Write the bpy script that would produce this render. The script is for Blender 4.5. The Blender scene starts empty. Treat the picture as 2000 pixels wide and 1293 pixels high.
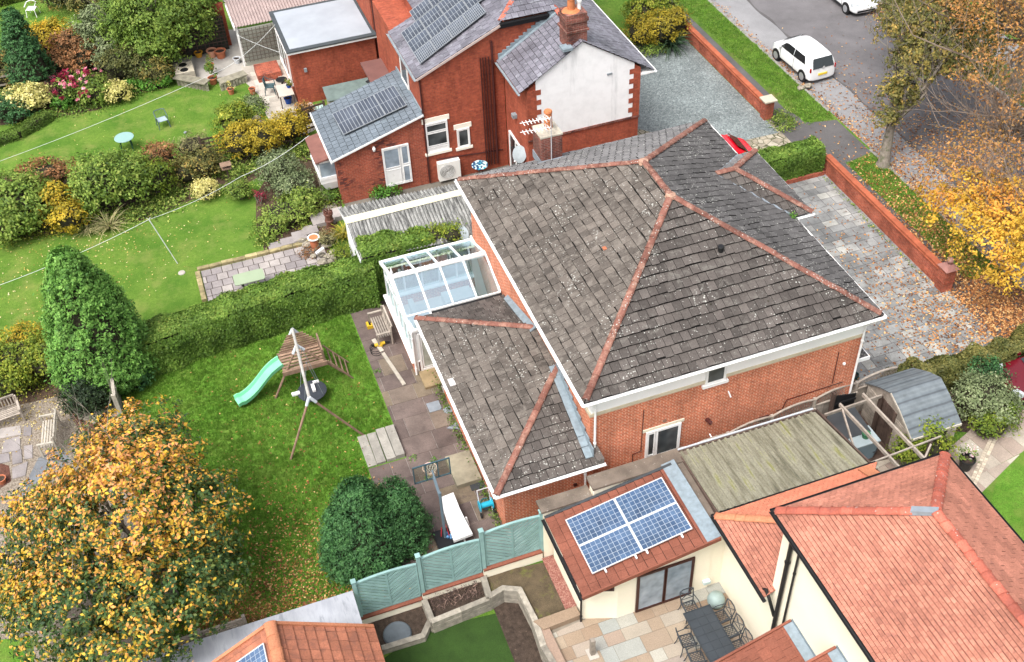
import bpy, bmesh, math, random
import numpy as np
from mathutils import Vector, Matrix
random.seed(7); RNG = np.random.default_rng(7)
S = bpy.context.scene; C = S.collection
# ------------------------------------------------------------------ camera
CAMH, F, TH, RO, YAW = 30.5, 2203.4, 0.749176, -0.0511088, 0.3126985
fw = np.array([math.sin(YAW)*math.cos(TH), math.cos(YAW)*math.cos(TH), -math.sin(TH)])
rt = np.array([math.cos(YAW), -math.sin(YAW), 0.0]); up = np.cross(rt, fw)
r2 = math.cos(RO)*rt+math.sin(RO)*up; u2 = -math.sin(RO)*rt+math.cos(RO)*up
cam = bpy.data.objects.new('camera', bpy.data.cameras.new('camera')); C.objects.link(cam)
cam.data.sensor_width = 36; cam.data.lens = F/2000*36; cam.data.clip_start = .5; cam.data.clip_end = 3000
cam.matrix_world = Matrix(((r2[0], u2[0], -fw[0], 0), (r2[1], u2[1], -fw[1], 0), (r2[2], u2[2], -fw[2], CAMH), (0, 0, 0, 1)))
S.camera = cam
# ------------------------------------------------------------------ light
SUN_EL, SUN_AZ = math.radians(60), math.radians(-122)      # azimuth clockwise from +Y
w = bpy.data.worlds.new("World"); S.world = w; w.use_nodes = True
nt = w.node_tree; bg = nt.nodes['Background']
sky = nt.nodes.new('ShaderNodeTexSky'); sky.sky_type = 'NISHITA'; sky.sun_disc = False
sky.sun_elevation = SUN_EL; sky.sun_rotation = SUN_AZ; sky.dust_density = 6; sky.air_density = 1.2; sky.ozone_density = 1.0
hs = nt.nodes.new('ShaderNodeHueSaturation'); hs.inputs['Saturation'].default_value = .38
nt.links.new(sky.outputs[0], hs.inputs['Color']); nt.links.new(hs.outputs[0], bg.inputs['Color'])
bg.inputs['Strength'].default_value = .15
sl = bpy.data.lights.new('sun', 'SUN'); sl.energy = 1.3; sl.angle = math.radians(24); sl.color = (1, .97, .93)
so = bpy.data.objects.new('sun', sl); C.objects.link(so)
sd = Vector((math.sin(SUN_AZ)*math.cos(SUN_EL), math.cos(SUN_AZ)*math.cos(SUN_EL), math.sin(SUN_EL)))
so.rotation_euler = sd.to_track_quat('Z', 'Y').to_euler()
S.view_settings.view_transform = 'Standard'; S.view_settings.look = 'None'
S.view_settings.exposure = 1.0; S.view_settings.gamma = 1

# ------------------------------------------------------------------ points from measurements of the plan
def _ray(x, y): return fw*F+r2*(x-1000)-u2*(y-646.5)
def G(x, y, z=0.0):
    d = _ray(x, y); t = (CAMH-z)/-d[2]; return (d[0]*t, d[1]*t, z)
def GY(x, y, Y):
    d = _ray(x, y); t = Y/d[1]; return (d[0]*t, Y, CAMH+d[2]*t)
def GX(x, y, X):
    d = _ray(x, y); t = X/d[0]; return (X, d[1]*t, CAMH+d[2]*t)

# ------------------------------------------------------------------ object helpers
def tag(o, label, cat, group=None, kind=None):
    if kind: o['kind'] = kind
    if label: o['label'] = label
    if cat: o['category'] = cat
    if group: o['group'] = group
    return o
def T(name, label, cat, loc=(0, 0, 0), rz=0, group=None):
    o = bpy.data.objects.new(name, None); o.empty_display_size = .2; C.objects.link(o)
    o.location = loc; o.rotation_euler = (0, 0, rz); return tag(o, label, cat, group)
def dup(root, loc, rz=None, label=None, scale=None):
    r = root.copy(); C.objects.link(r); r.location = loc
    if rz is not None: r.rotation_euler = (0, 0, rz)
    if label: r['label'] = label
    if scale: r.scale = scale
    for ch in list(root.children):
        c = ch.copy(); C.objects.link(c); c.parent = r
        for g in ch.children:
            d = g.copy(); C.objects.link(d); d.parent = c
    return r
def rootloc(p):
    v = Vector((0, 0, 0))
    while p is not None: v += p.location; p = p.parent
    return v
class MB:
    def __init__(s): s.v = []; s.f = []; s.r = []
    def poly(s, pts, r=None):
        n = len(s.v); s.v += [tuple(p) for p in pts]; s.f.append(tuple(range(n, n+len(pts)))); s.r.append(random.random() if r is None else r); return s
    def quad(s, a, b, c, d, r=None): return s.poly((a, b, c, d), r)
    def hexa(s, b, t, r=None):
        r = random.random() if r is None else r; n = len(b)
        s.poly(list(b)[::-1], r); s.poly(t, r)
        for i in range(n):
            j = (i+1) % n; s.poly((b[i], b[j], t[j], t[i]), r)
        return s
    def box(s, x0, y0, z0, x1, y1, z1, r=None):
        if x0 > x1: x0, x1 = x1, x0
        if y0 > y1: y0, y1 = y1, y0
        if z0 > z1: z0, z1 = z1, z0
        b = [(x0, y0), (x1, y0), (x1, y1), (x0, y1)]
        return s.hexa([(x, y, z0) for x, y in b], [(x, y, z1) for x, y in b], r)
    def prism(s, pts, z0, z1, r=None):
        A = sum(pts[i][0]*pts[(i+1) % len(pts)][1]-pts[(i+1) % len(pts)][0]*pts[i][1] for i in range(len(pts)))
        if A < 0: pts = pts[::-1]
        return s.hexa([(p[0], p[1], z0) for p in pts], [(p[0], p[1], z1) for p in pts], r)
    def bar(s, p, q, w, h=None, r=None, upv=(0, 0, 1)):
        h = w if h is None else h; p = Vector(p); q = Vector(q); d = (q-p).normalized(); u = Vector(upv)
        if abs(d.dot(u)) > .99: u = Vector((1, 0, 0))
        a = d.cross(u).normalized()*w/2; b = a.cross(d).normalized()*h/2
        return s.hexa([p-a-b, p+a-b, p+a+b, p-a+b][::-1], [q-a-b, q+a-b, q+a+b, q-a+b][::-1], r)
    def tube(s, pts, rad, n=8, r=None, caps=True):
        r = random.random() if r is None else r
        pts = [Vector(p) for p in pts]
        if not hasattr(rad, '__len__'): rad = [rad]*len(pts)
        rings = []; prev = None
        for i, p in enumerate(pts):
            d = (pts[min(i+1, len(pts)-1)]-pts[max(i-1, 0)])
            d = d.normalized() if d.length > 1e-9 else Vector((0, 0, 1))
            if prev is None:
                u = Vector((0, 0, 1)) if abs(d.z) < .9 else Vector((1, 0, 0)); a = d.cross(u).normalized()
            else:
                a = (prev-d*prev.dot(d)); a = a.normalized() if a.length > 1e-6 else d.cross(Vector((0, 0, 1))).normalized()
            prev = a; b = d.cross(a); k = len(s.v)
            for j in range(n):
                t = 2*math.pi*j/n; s.v.append(tuple(p+(a*math.cos(t)+b*math.sin(t))*rad[i]))
            rings.append(k)
        for i in range(len(rings)-1):
            A, B = rings[i], rings[i+1]
            for j in range(n):
                k = (j+1) % n; s.f.append((A+j, A+k, B+k, B+j)); s.r.append(r)
        if caps:
            s.f.append(tuple(rings[0]+j for j in range(n))[::-1]); s.r.append(r)
            s.f.append(tuple(rings[-1]+j for j in range(n))); s.r.append(r)
        return s
    def lathe(s, o, prof, n=16, r=None, sx=1, sy=1):
        r = random.random() if r is None else r; rings = []
        for rr, z in prof:
            rings.append(len(s.v))
            for j in range(n):
                t = 2*math.pi*j/n; s.v.append((o[0]+rr*sx*math.cos(t), o[1]+rr*sy*math.sin(t), o[2]+z))
        for i in range(len(rings)-1):
            A, B = rings[i], rings[i+1]
            for j in range(n):
                k = (j+1) % n; s.f.append((A+j, A+k, B+k, B+j)); s.r.append(r)
        s.f.append(tuple(rings[0]+j for j in range(n))[::-1]); s.r.append(r)
        s.f.append(tuple(rings[-1]+j for j in range(n))); s.r.append(r)
        return s
    def build(s, name, mat, parent=None, smooth=False, world=True, bevel=0, weld=False):
        me = bpy.data.meshes.new(name)
        v = s.v
        if parent is not None and world:
            o = rootloc(parent); v = [(p[0]-o.x, p[1]-o.y, p[2]-o.z) for p in v]
        me.from_pydata([tuple(p) for p in v], [], s.f); rr = s.r
        if weld:
            b_ = bmesh.new(); b_.from_mesh(me); bmesh.ops.remove_doubles(b_, verts=b_.verts, dist=.0015); bmesh.ops.recalc_face_normals(b_, faces=b_.faces); b_.to_mesh(me); b_.free(); rr = [.5]*len(me.polygons)
        finish(me, np.array(rr, dtype=np.float32), smooth)
        me.materials.append(mat)
        ob = bpy.data.objects.new(name, me); C.objects.link(ob)
        if parent is not None: ob.parent = parent
        if bevel:
            b = ob.modifiers.new('bevel', 'BEVEL'); b.width = bevel; b.segments = 2; b.limit_method = 'ANGLE'
        return ob
def finish(me, r, smooth):
    n = len(me.polygons); nl = len(me.loops)
    a = me.attributes.new('rnd', 'FLOAT', 'FACE'); a.data.foreach_set('value', r[:n])
    co = np.empty(len(me.vertices)*3, dtype=np.float32); me.vertices.foreach_get('co', co); co = co.reshape(-1, 3)
    nm = np.empty(n*3, dtype=np.float32); me.polygons.foreach_get('normal', nm); nm = nm.reshape(-1, 3)
    tot = np.empty(n, dtype=np.int32); me.polygons.foreach_get('loop_total', tot)
    lv = np.empty(nl, dtype=np.int32); me.loops.foreach_get('vertex_index', lv)
    N = np.repeat(nm, tot, axis=0); P = co[lv]
    tx = np.stack([-N[:, 1], N[:, 0], np.zeros(nl)], 1); l = np.linalg.norm(tx, axis=1)
    flat = l < .05; tx[flat] = (1, 0, 0); l[flat] = 1; tx /= l[:, None]
    ty = np.cross(N, tx); uv = np.stack([(P*tx).sum(1), (P*ty).sum(1)], 1).astype(np.float32)
    ul = me.uv_layers.new(name='UV'); ul.data.foreach_set('uv', uv.ravel())
    if smooth: me.polygons.foreach_set('use_smooth', np.ones(n, dtype=bool))
    me.update()
def npmesh(name, V, faces4, r, mat, parent=None, world=True):
    """V (n,3), faces4 (m,4) numpy -> object"""
    V = np.asarray(V, dtype=np.float32)
    if parent is not None and world:
        o = rootloc(parent); V = V-np.array([o.x, o.y, o.z], dtype=np.float32)
    me = bpy.data.meshes.new(name); m = len(faces4); k = faces4.shape[1]
    me.vertices.add(len(V)); me.vertices.foreach_set('co', V.ravel())
    me.loops.add(m*k); me.loops.foreach_set('vertex_index', faces4.ravel().astype(np.int32))
    me.polygons.add(m); me.polygons.foreach_set('loop_start', np.arange(0, m*k, k, dtype=np.int32))
    me.update(calc_edges=True)
    finish(me, np.asarray(r, dtype=np.float32), False)
    me.materials.append(mat)
    ob = bpy.data.objects.new(name, me); C.objects.link(ob)
    if parent is not None: ob.parent = parent
    return ob

# ------------------------------------------------------------------ materials
class NT:
    def __init__(s, name, rough=.7, spec=.3):
        s.m = bpy.data.materials.new(name); s.m.use_nodes = True; s.t = s.m.node_tree
        s.b = s.t.nodes['Principled BSDF']; s.b.inputs['Roughness'].default_value = rough
        s.b.inputs['Specular IOR Level'].default_value = spec
        s.out = s.t.nodes['Material Output']; s.tc = s.t.nodes.new('ShaderNodeTexCoord')
    def n(s, typ, **kw):
        nd = s.t.nodes.new(typ)
        for k, v in kw.items():
            if k.startswith('_'): setattr(nd, k[1:], v)
            else: nd.inputs[k].default_value = v
        return nd
    def l(s, a, b): s.t.links.new(a, b)
    def noise(s, scale, detail=3, rough=.55, co=None, dist=0):
        nd = s.n('ShaderNodeTexNoise', Scale=scale, Detail=detail, Roughness=rough, Distortion=dist)
        s.l(co or s.tc.outputs['Object'], nd.inputs['Vector']); return nd.outputs['Fac']
    def ramp(s, fac, stops, interp='LINEAR'):
        nd = s.t.nodes.new('ShaderNodeValToRGB'); nd.color_ramp.interpolation = interp; e = nd.color_ramp.elements
        while len(e) > 1: e.remove(e[-1])
        e[0].position = stops[0][0]; e[0].color = col(stops[0][1])
        for p, c in stops[1:]: x = e.new(p); x.color = col(c)
        s.l(fac, nd.inputs[0]); return nd.outputs[0]
    def mix(s, fac, a, b, mode='MIX'):
        nd = s.t.nodes.new('ShaderNodeMix'); nd.data_type = 'RGBA'; nd.blend_type = mode
        for sock, v in ((nd.inputs[0], fac), (nd.inputs[6], a), (nd.inputs[7], b)):
            if hasattr(v, 'links'): s.l(v, sock)
            elif isinstance(v, (tuple, list)): sock.default_value = col(v)
            else: sock.default_value = v
        return nd.outputs[2]
    def math(s, op, a, b=0.0):
        nd = s.t.nodes.new('ShaderNodeMath'); nd.operation = op
        for i, v in enumerate((a, b)):
            if hasattr(v, 'links'): s.l(v, nd.inputs[i])
            else: nd.inputs[i].default_value = v
        return nd.outputs[0]
    def rnd(s):
        nd = s.t.nodes.new('ShaderNodeAttribute'); nd.attribute_name = 'rnd'; return nd.outputs['Fac']
    def bump(s, h, strength=.4, dist=.02):
        nd = s.n('ShaderNodeBump', Strength=strength, Distance=dist); s.l(h, nd.inputs['Height']); s.l(nd.outputs[0], s.b.inputs['Normal'])
    def color(s, c):
        s.l(c, s.b.inputs['Base Color'])
        return s
def col(c): return (c[0], c[1], c[2], 1)
def scal(c, k): return tuple(min(1, x*k) for x in c)
MATS = {}
def plain(name, c, rough=.6, var=.15, scale=2.5, rv=.0, bump=0, bscale=30, metal=0, spec=.3, stain=None, fine=0):
    if name in MATS: return MATS[name]
    m = NT(name, rough, spec); m.b.inputs['Metallic'].default_value = metal
    o = m.ramp(m.noise(scale, 5), [(.3, scal(c, 1-var)), (.7, scal(c, 1+var))])
    if fine: o = m.mix(1.0, o, m.ramp(m.noise(60, 2), [(.3, (1-fine,)*3), (.7, (1+fine*.3,)*3)]), 'MULTIPLY')
    if rv: o = m.mix(1.0, o, m.ramp(m.rnd(), [(0, (1-rv,)*3), (1, (1+rv,)*3)]), 'MULTIPLY')
    if stain: o = m.mix(m.ramp(m.noise(stain[1], 6, .65), [(stain[2], (0, 0, 0)), (stain[2]+.18, (1, 1, 1))]), o, stain[0])
    m.color(o)
    if bump: m.bump(m.noise(bscale, 4), bump, .02)
    MATS[name] = m.m; return m.m
def brick(name, c1, c2, mortar, var=.25, w=.225, h=.075, ms=.009, dark=None, rough=.85):
    m = NT(name, rough, .2)
    b = m.n('ShaderNodeTexBrick', Scale=1.0); b.inputs['Brick Width'].default_value = w; b.inputs['Row Height'].default_value = h
    b.inputs['Mortar Size'].default_value = ms; b.inputs['Mortar Smooth'].default_value = .3; b.inputs['Bias'].default_value = 0
    b.inputs['Color1'].default_value = col(c1); b.inputs['Color2'].default_value = col(c2); b.inputs['Mortar'].default_value = col(mortar)
    m.l(m.tc.outputs['UV'], b.inputs['Vector'])
    o = m.mix(1.0, b.outputs['Color'], m.ramp(m.noise(1.1, 5, .6), [(.3, (1-var*1.3,)*3), (.7, (1+var*.8,)*3)]), 'MULTIPLY')
    o = m.mix(1.0, o, m.ramp(m.noise(9, 3, .6), [(.3, (.78,)*3), (.7, (1.16,)*3)]), 'MULTIPLY')
    mv = m.n('ShaderNodeMapping'); mv.inputs['Scale'].default_value = (1.6, .22, 1); m.l(m.tc.outputs['UV'], mv.inputs[0])
    o = m.mix(1.0, o, m.ramp(m.noise(1.0, 5, .7, co=mv.outputs[0]), [(.34, (.76,)*3), (.5, (1,)*3), (.7, (1.1, 1.1, 1.12))]), 'MULTIPLY')
    if dark:
        wv = m.n('ShaderNodeTexVoronoi', Scale=1.0); mp = m.n('ShaderNodeMapping'); mp.inputs['Scale'].default_value = (4.4, 13.3, 1)
        m.l(m.tc.outputs['UV'], mp.inputs[0]); m.l(mp.outputs[0], wv.inputs['Vector'])
        f = m.math('MULTIPLY', m.ramp(wv.outputs['Color'], [(.45, (0,)*3), (.6, (1,)*3)]), m.ramp(m.noise(.9, 2), [(.5, (0,)*3), (.62, (1,)*3)]))
        o = m.mix(f, o, dark)
    m.color(o); m.bump(b.outputs['Fac'], -.35, .01)
    MATS[name] = m.m; return m.m
def leafmat(name, stops, trans=.25):
    m = NT(name, .6, .25)
    o = m.ramp(m.rnd(), stops)
    o = m.mix(1.0, o, m.ramp(m.noise(1.3, 3), [(.3, (.72,)*3), (.7, (1.2,)*3)]), 'MULTIPLY')
    m.color(o)
    tr = m.t.nodes.new('ShaderNodeBsdfTranslucent'); m.l(o, tr.inputs['Color'])
    mx = m.t.nodes.new('ShaderNodeMixShader'); mx.inputs[0].default_value = trans
    m.l(m.b.outputs[0], mx.inputs[1]); m.l(tr.outputs[0], mx.inputs[2]); m.l(mx.outputs[0], m.out.inputs[0])
    MATS[name] = m.m; return m.m
def roofmat(name, c, lichen=.5, lcol=(.42, .42, .385), patch=0, pcol=(.32, .31, .29), rv=.25, rough=.85, moss=None, edge=None):
    m = NT(name, rough, .25)
    o = m.mix(1.0, c, m.ramp(m.rnd(), [(0, (1-rv,)*3), (1, (1+rv,)*3)]), 'MULTIPLY')
    o = m.mix(1.0, o, m.ramp(m.noise(.6, 5, .6), [(.3, (.75,)*3), (.7, (1.25,)*3)]), 'MULTIPLY')
    o = m.mix(1.0, o, m.ramp(m.noise(22, 3, .6), [(.3, (.78,)*3), (.7, (1.2,)*3)]), 'MULTIPLY')
    if patch:
        o = m.mix(m.math('MULTIPLY', m.ramp(m.noise(3.2, 6, .72, dist=.6), [(.6-patch*.22, (0,)*3), (.74-patch*.2, (1,)*3)]), .75), o, pcol)
    if moss:
        o = m.mix(m.ramp(m.noise(5, 6, .75), [(.62, (0,)*3), (.7, (1,)*3)]), o, moss)
    if lichen:
        for sc, th in ((5.5, .16), (12.0, .24)):
            v = m.n('ShaderNodeTexVoronoi', Scale=sc); v.inputs['Randomness'].default_value = 1
            m.l(m.tc.outputs['Object'], v.inputs['Vector'])
            wob = m.math('ADD', v.outputs['Distance'], m.math('MULTIPLY', m.math('SUBTRACT', m.noise(25, 2), .5), .25))
            sel = m.ramp(v.outputs['Color'], [(.62-lichen*.35, (0,)*3), (.7-lichen*.35, (1,)*3)])
            size = m.ramp(m.noise(.75, 5, .65), [(.36, (.12,)*3), (.62, (1.1,)*3)])
            f = m.math('MULTIPLY', m.ramp(m.math('DIVIDE', wob, m.math('MULTIPLY', size, th*1.25)), [(.75, (1,)*3), (1.0, (0,)*3)]), sel)
            o = m.mix(m.math('MULTIPLY', f, .8), o, m.ramp(m.noise(3.1, 2), [(.35, scal(lcol, .6)), (.65, scal(lcol, 1.15))]))
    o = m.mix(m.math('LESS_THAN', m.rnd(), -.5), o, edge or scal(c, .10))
    m.color(o); m.bump(m.noise(40, 4), .35, .01)
    MATS[name] = m.m; return m.m
def glassmat(name, tint=(.75, .88, .9), refl=.35, rough=.02, gcol=(.9, .97, 1)):
    m = NT(name, .05); t = m.t.nodes.new('ShaderNodeBsdfTransparent'); t.inputs[0].default_value = col(tint)
    g = m.t.nodes.new('ShaderNodeBsdfGlossy'); g.inputs['Roughness'].default_value = rough; g.inputs[0].default_value = col(gcol)
    fr = m.n('ShaderNodeLayerWeight', Blend=.2); a = m.math('ADD', m.math('MULTIPLY', m.math('POWER', fr.outputs['Facing'], 3.0), .5), refl)
    mx = m.t.nodes.new('ShaderNodeMixShader'); m.l(a, mx.inputs[0]); m.l(t.outputs[0], mx.inputs[1]); m.l(g.outputs[0], mx.inputs[2]); m.l(mx.outputs[0], m.out.inputs[0])
    MATS[name] = m.m; return m.m

bk_main = brick('brick_orange', (.54, .135, .055), (.42, .095, .042), (.60, .38, .27), .13, ms=.012)
bk_red = brick('brick_red', (.37, .088, .045), (.28, .062, .035), (.21, .09, .065), .15, ms=.006)
bk_ext = brick('brick_red_mixed', (.37, .085, .045), (.26, .055, .033), (.32, .17, .12), .16, ms=.008, dark=(.10, .035, .03))
bk_wall = brick('brick_garden_wall', (.40, .10, .055), (.28, .065, .04), (.33, .17, .12), .35, ms=.008)
bk_dark = brick('brick_weathered', (.25, .07, .05), (.15, .05, .04), (.25, .18, .15), .5, ms=.01, dark=(.06, .03, .03))
white = plain('white_upvc', (.74, .74, .73), .4, .06, 3, stain=((.42, .41, .36), 3.5, .64))
wrender = plain('white_render', (.86, .86, .855), .8, .05, 1.2, fine=.05)
wrender2 = NT('stained_white_render', .85, .2); mv = wrender2.n('ShaderNodeMapping'); mv.inputs['Scale'].default_value = (1.3, .16, 1); wrender2.l(wrender2.tc.outputs['UV'], mv.inputs[0])
_o = wrender2.mix(1.0, (.76, .765, .77), wrender2.ramp(wrender2.noise(1.2, 6, .65, co=mv.outputs[0]), [(.28, (.70, .71, .71)), (.46, (1, 1, 1)), (.75, (1, 1, 1))]), 'MULTIPLY'); _o = wrender2.mix(1.0, _o, wrender2.ramp(wrender2.noise(3, 5), [(.3, (.93,)*3), (.6, (1.02,)*3)]), 'MULTIPLY'); wrender2.color(_o); wrender2.bump(wrender2.noise(35, 4), .3, .01); wrender2 = wrender2.m
cream = plain('cream_render', (.80, .74, .60), .85, .045, .8, fine=.05, bump=.2, bscale=60)
cream_trim = plain('cream_masonry_paint', (.78, .74, .64), .7, .05)
stone = plain('sandstone', (.42, .38, .30), .85, .2, 3, bump=.3)
coping = plain('weathered_coping', (.155, .125, .10), .9, .3, 1.6, bump=.5, bscale=18, fine=.2, stain=((.45, .42, .38), 8, .62))
concrete = plain('concrete', (.36, .34, .31), .9, .15, 2, bump=.3)
conc_lt = plain('pale_concrete', (.36, .33, .29), .9, .12, 3, bump=.3, rv=.12)
lead = plain('lead_flashing', (.20, .23, .26), .45, .15, 4, spec=.5)
leadlt = plain('new_lead', (.19, .235, .265), .5, .2, 6, spec=.4)
blackp = plain('black_plastic', (.012, .012, .013), .4, .1)
darkp = plain('charcoal_plastic', (.045, .05, .055), .45, .15)
greyp = plain('grey_plastic', (.22, .25, .27), .5, .1)
maroonp = plain('maroon_pipe', (.055, .014, .012), .5, .2)
brownf = plain('brown_upvc', (.05, .018, .014), .4, .1)
terracotta = plain('terracotta', (.42, .14, .07), .8, .18, 6)
terra_pale = plain('pale_terracotta', (.55, .27, .17), .8, .12, 6)
potorange = plain('orange_clay', (.46, .16, .065), .75, .12, 5)
wood_grey = plain('weathered_wood', (.30, .26, .22), .9, .25, 5, rv=.25, bump=.4, bscale=25)
wood_pale = plain('pale_wood', (.38, .345, .29), .85, .18, 5, rv=.15, bump=.3)
wood_brown = plain('brown_wood', (.25, .165, .115), .85, .25, 5, rv=.25, bump=.4)
wood_dark = plain('dark_wood', (.075, .05, .04), .85, .25, 5, rv=.3, bump=.3)
sleeper = plain('silvered_sleeper', (.26, .235, .195), .9, .3, 5, rv=.2, bump=.6, bscale=14, stain=((.09, .075, .06), 9, .60))
teal = plain('teal_painted_wood', (.215, .345, .335), .8, .12, 3, rv=.1, bump=.2, stain=((.12, .2, .17), 5, .66))
soil = plain('dark_soil', (.055, .038, .028), .95, .45, 6, bump=1, bscale=22, fine=.5, stain=((.16, .11, .08), 14, .60))
mulch = plain('red_bark_mulch', (.12, .05, .035), .95, .4, 14, bump=1, bscale=40, fine=.5)
gravel_m = NT('slate_chippings', .7, .4)
_v = gravel_m.n('ShaderNodeTexVoronoi', Scale=16.0); gravel_m.l(gravel_m.tc.outputs['Object'], _v.inputs['Vector'])
_o = gravel_m.ramp(_v.outputs['Color'], [(0, (.075, .09, .09)), (.5, (.15, .175, .175)), (.85, (.215, .245, .245)), (1, (.42, .45, .45))])
gravel_m.color(gravel_m.mix(1.0, _o, gravel_m.ramp(gravel_m.noise(.7, 4), [(.3, (.8,)*3), (.7, (1.2,)*3)]), 'MULTIPLY')); gravel_m.bump(_v.outputs['Distance'], -1, .04)
gravel = gravel_m.m
pea = NT('brown_pea_gravel', .9, .2); _v = pea.n('ShaderNodeTexVoronoi', Scale=28.0); pea.l(pea.tc.outputs['Object'], _v.inputs['Vector'])
_o = pea.ramp(_v.outputs['Color'], [(0, (.10, .08, .06)), (.5, (.20, .165, .13)), (1, (.32, .28, .23))]); pea.color(_o); pea.bump(_v.outputs['Distance'], -1, .03); pea = pea.m
redgravel = NT('red_gravel', .9, .2); _v = redgravel.n('ShaderNodeTexVoronoi', Scale=32.0); redgravel.l(redgravel.tc.outputs['Object'], _v.inputs['Vector'])
_o = redgravel.ramp(_v.outputs['Color'], [(0, (.14, .05, .04)), (.5, (.23, .095, .075)), (1, (.34, .2, .16))]); redgravel.color(_o); redgravel.bump(_v.outputs['Distance'], -1, .03); redgravel = redgravel.m
def asph(name, c, patch=.3):
    m = NT(name, .8, .35)
    o = m.ramp(m.noise(.5, 7, .7), [(.32, scal(c, 1-patch)), (.68, scal(c, 1+patch))])
    o = m.mix(1.0, o, m.ramp(m.noise(45, 3, .7), [(.3, (.78,)*3), (.7, (1.22,)*3)]), 'MULTIPLY')
    m.color(o); m.bump(m.noise(90, 2), .3, .01); MATS[name] = m.m; return m.m
asphalt = asph('asphalt_road', (.125, .118, .122), .22); asph_pale = asph('pale_asphalt', (.215, .213, .218), .15); asph_path = asph('dark_footway', (.085, .08, .08), .25)
def grassmat(name, a, b, c, dry=None):
    m = NT(name, .9, .1)
    o = m.ramp(m.noise(.55, 6, .68), [(.36, a), (.62, b)])
    o = m.mix(m.ramp(m.noise(7, 4, .7), [(.35, (0,)*3), (.75, (.7,)*3)]), o, c)
    o = m.mix(1.0, o, m.ramp(m.noise(38, 4, .75), [(.3, (.45,)*3), (.7, (1.5,)*3)]), 'MULTIPLY')
    if dry: o = m.mix(m.ramp(m.noise(.9, 5, .7), [(.50, (0,)*3), (.72, (.75,)*3)]), o, dry)
    m.color(o); m.bump(m.noise(42, 4, .7), 1, .04); MATS[name] = m.m; return m.m
lawn_vivid = grassmat('lush_lawn', (.08, .20, .018), (.14, .28, .036), (.05, .125, .014), (.18, .23, .05))
lawn_soft = grassmat('mown_lawn', (.075, .165, .020), (.15, .245, .038), (.055, .13, .016), (.21, .235, .065))
verge = grassmat('verge_grass', (.055, .13, .015), (.12, .205, .032), (.05, .08, .02), (.16, .15, .05))
turf = plain('artificial_turf', (.026, .06, .009), .95, .15, 2, bump=.6, bscale=90, fine=.35)
hedgeground = plain('leaf_litter_soil', (.085, .055, .035), .95, .4, 5, bump=1, bscale=30, fine=.5)
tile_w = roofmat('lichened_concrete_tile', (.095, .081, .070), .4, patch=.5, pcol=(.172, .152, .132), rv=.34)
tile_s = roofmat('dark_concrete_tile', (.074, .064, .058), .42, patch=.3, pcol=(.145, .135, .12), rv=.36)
tile_e = roofmat('shaded_concrete_tile', (.082, .078, .077), .6, patch=.15, pcol=(.2, .195, .185))  # same roof tile with the east slope's shade put into its colour
tile_n = roofmat('sky_sheen_tile', (.15, .145, .145), .5, patch=.3, pcol=(.28, .27, .26))  # same roof tile made paler: grazing sky sheen painted into the colour
ridge_t = roofmat('terracotta_ridge', (.17, .073, .055), .6, patch=.5, pcol=(.34, .2, .15), rv=.22)
slate_m = roofmat('blue_slate', (.145, .14, .165), .0, patch=.25, pcol=(.28, .29, .32), rv=.3, rough=.55)
slate_new = roofmat('new_slate', (.13, .155, .18), .0, rv=.12, rough=.55)
clay = roofmat('red_clay_tile', (.36, .148, .102), .0, patch=.25, pcol=(.23, .10, .078), rv=.2, edge=(.09, .028, .02))
clay_hip = roofmat('clay_ridge', (.38, .105, .07), .12, patch=.5, pcol=(.26, .08, .06), rv=.25)
tile_brown = roofmat('red_brown_tile', (.20, .07, .045), .0, patch=.4, pcol=(.2, .075, .05), rv=.12)
tile_orange = roofmat('orange_concrete_tile', (.30, .115, .068), .0, patch=.6, pcol=(.19, .08, .055), rv=.16)
orange_ridge = roofmat('orange_ridge_tile', (.40, .16, .085), .0, patch=.2, pcol=(.45, .17, .09), rv=.1)
winglass = NT('dark_window_glass', .06, .6); winglass.color(winglass.ramp(winglass.noise(1.2, 2), [(.35, (.018, .022, .024)), (.7, (.09, .10, .105))])); winglass = winglass.m
curtain_glass = NT('curtained_glass', .08, .6); curtain_glass.color(curtain_glass.ramp(curtain_glass.noise(2, 2), [(.35, (.17, .21, .25)), (.7, (.32, .38, .44))])); curtain_glass = curtain_glass.m
frost = NT('frosted_glass', .25, .5); frost.color(frost.ramp(frost.noise(2, 3), [(.3, (.26, .28, .24)), (.7, (.46, .49, .44))])); frost = frost.m
cglass = glassmat('conservatory_roof_glass', (.72, .86, .92), .5, gcol=(.78, .92, 1))
cside = glassmat('conservatory_side_glass', (.65, .80, .80), .25)
cartglass = plain('car_glass', (.015, .02, .022), .06, .1, spec=.8)
carwhite = plain('white_car_paint', (.82, .83, .84), .22, .02, spec=.6)
carred = plain('red_car_paint', (.62, .008, .02), .22, .05, spec=.6)
carmaroon = plain('maroon_paint', (.10, .004, .01), .25, .05, spec=.6)
tyre = plain('tyre_rubber', (.015, .015, .016), .8, .1)
alloy = plain('alloy_wheel', (.5, .51, .53), .35, .1, metal=.6)
plateyellow = plain('yellow_plate', (.75, .52, .04), .4, .03)
redlens = plain('red_lens', (.35, .01, .01), .2, .1)
bark = plain('grey_bark', (.20, .175, .145), .95, .35, 5, bump=.8, bscale=16, stain=((.07, .085, .035), 4, .5))
twigm = plain('pale_twigs', (.22, .17, .135), .9, .25, 4)
pvcell = NT('solar_cell_blue', .12, .6)
def cellmat(name, c, c2):
    m = NT(name, .1, .6); m.color(m.mix(1.0, m.ramp(m.rnd(), [(0, c), (1, c2)]), m.ramp(m.noise(.8, 3), [(.35, (.7,)*3), (.65, (1.35,)*3)]), 'MULTIPLY')); MATS[name] = m.m; return m.m
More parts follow.
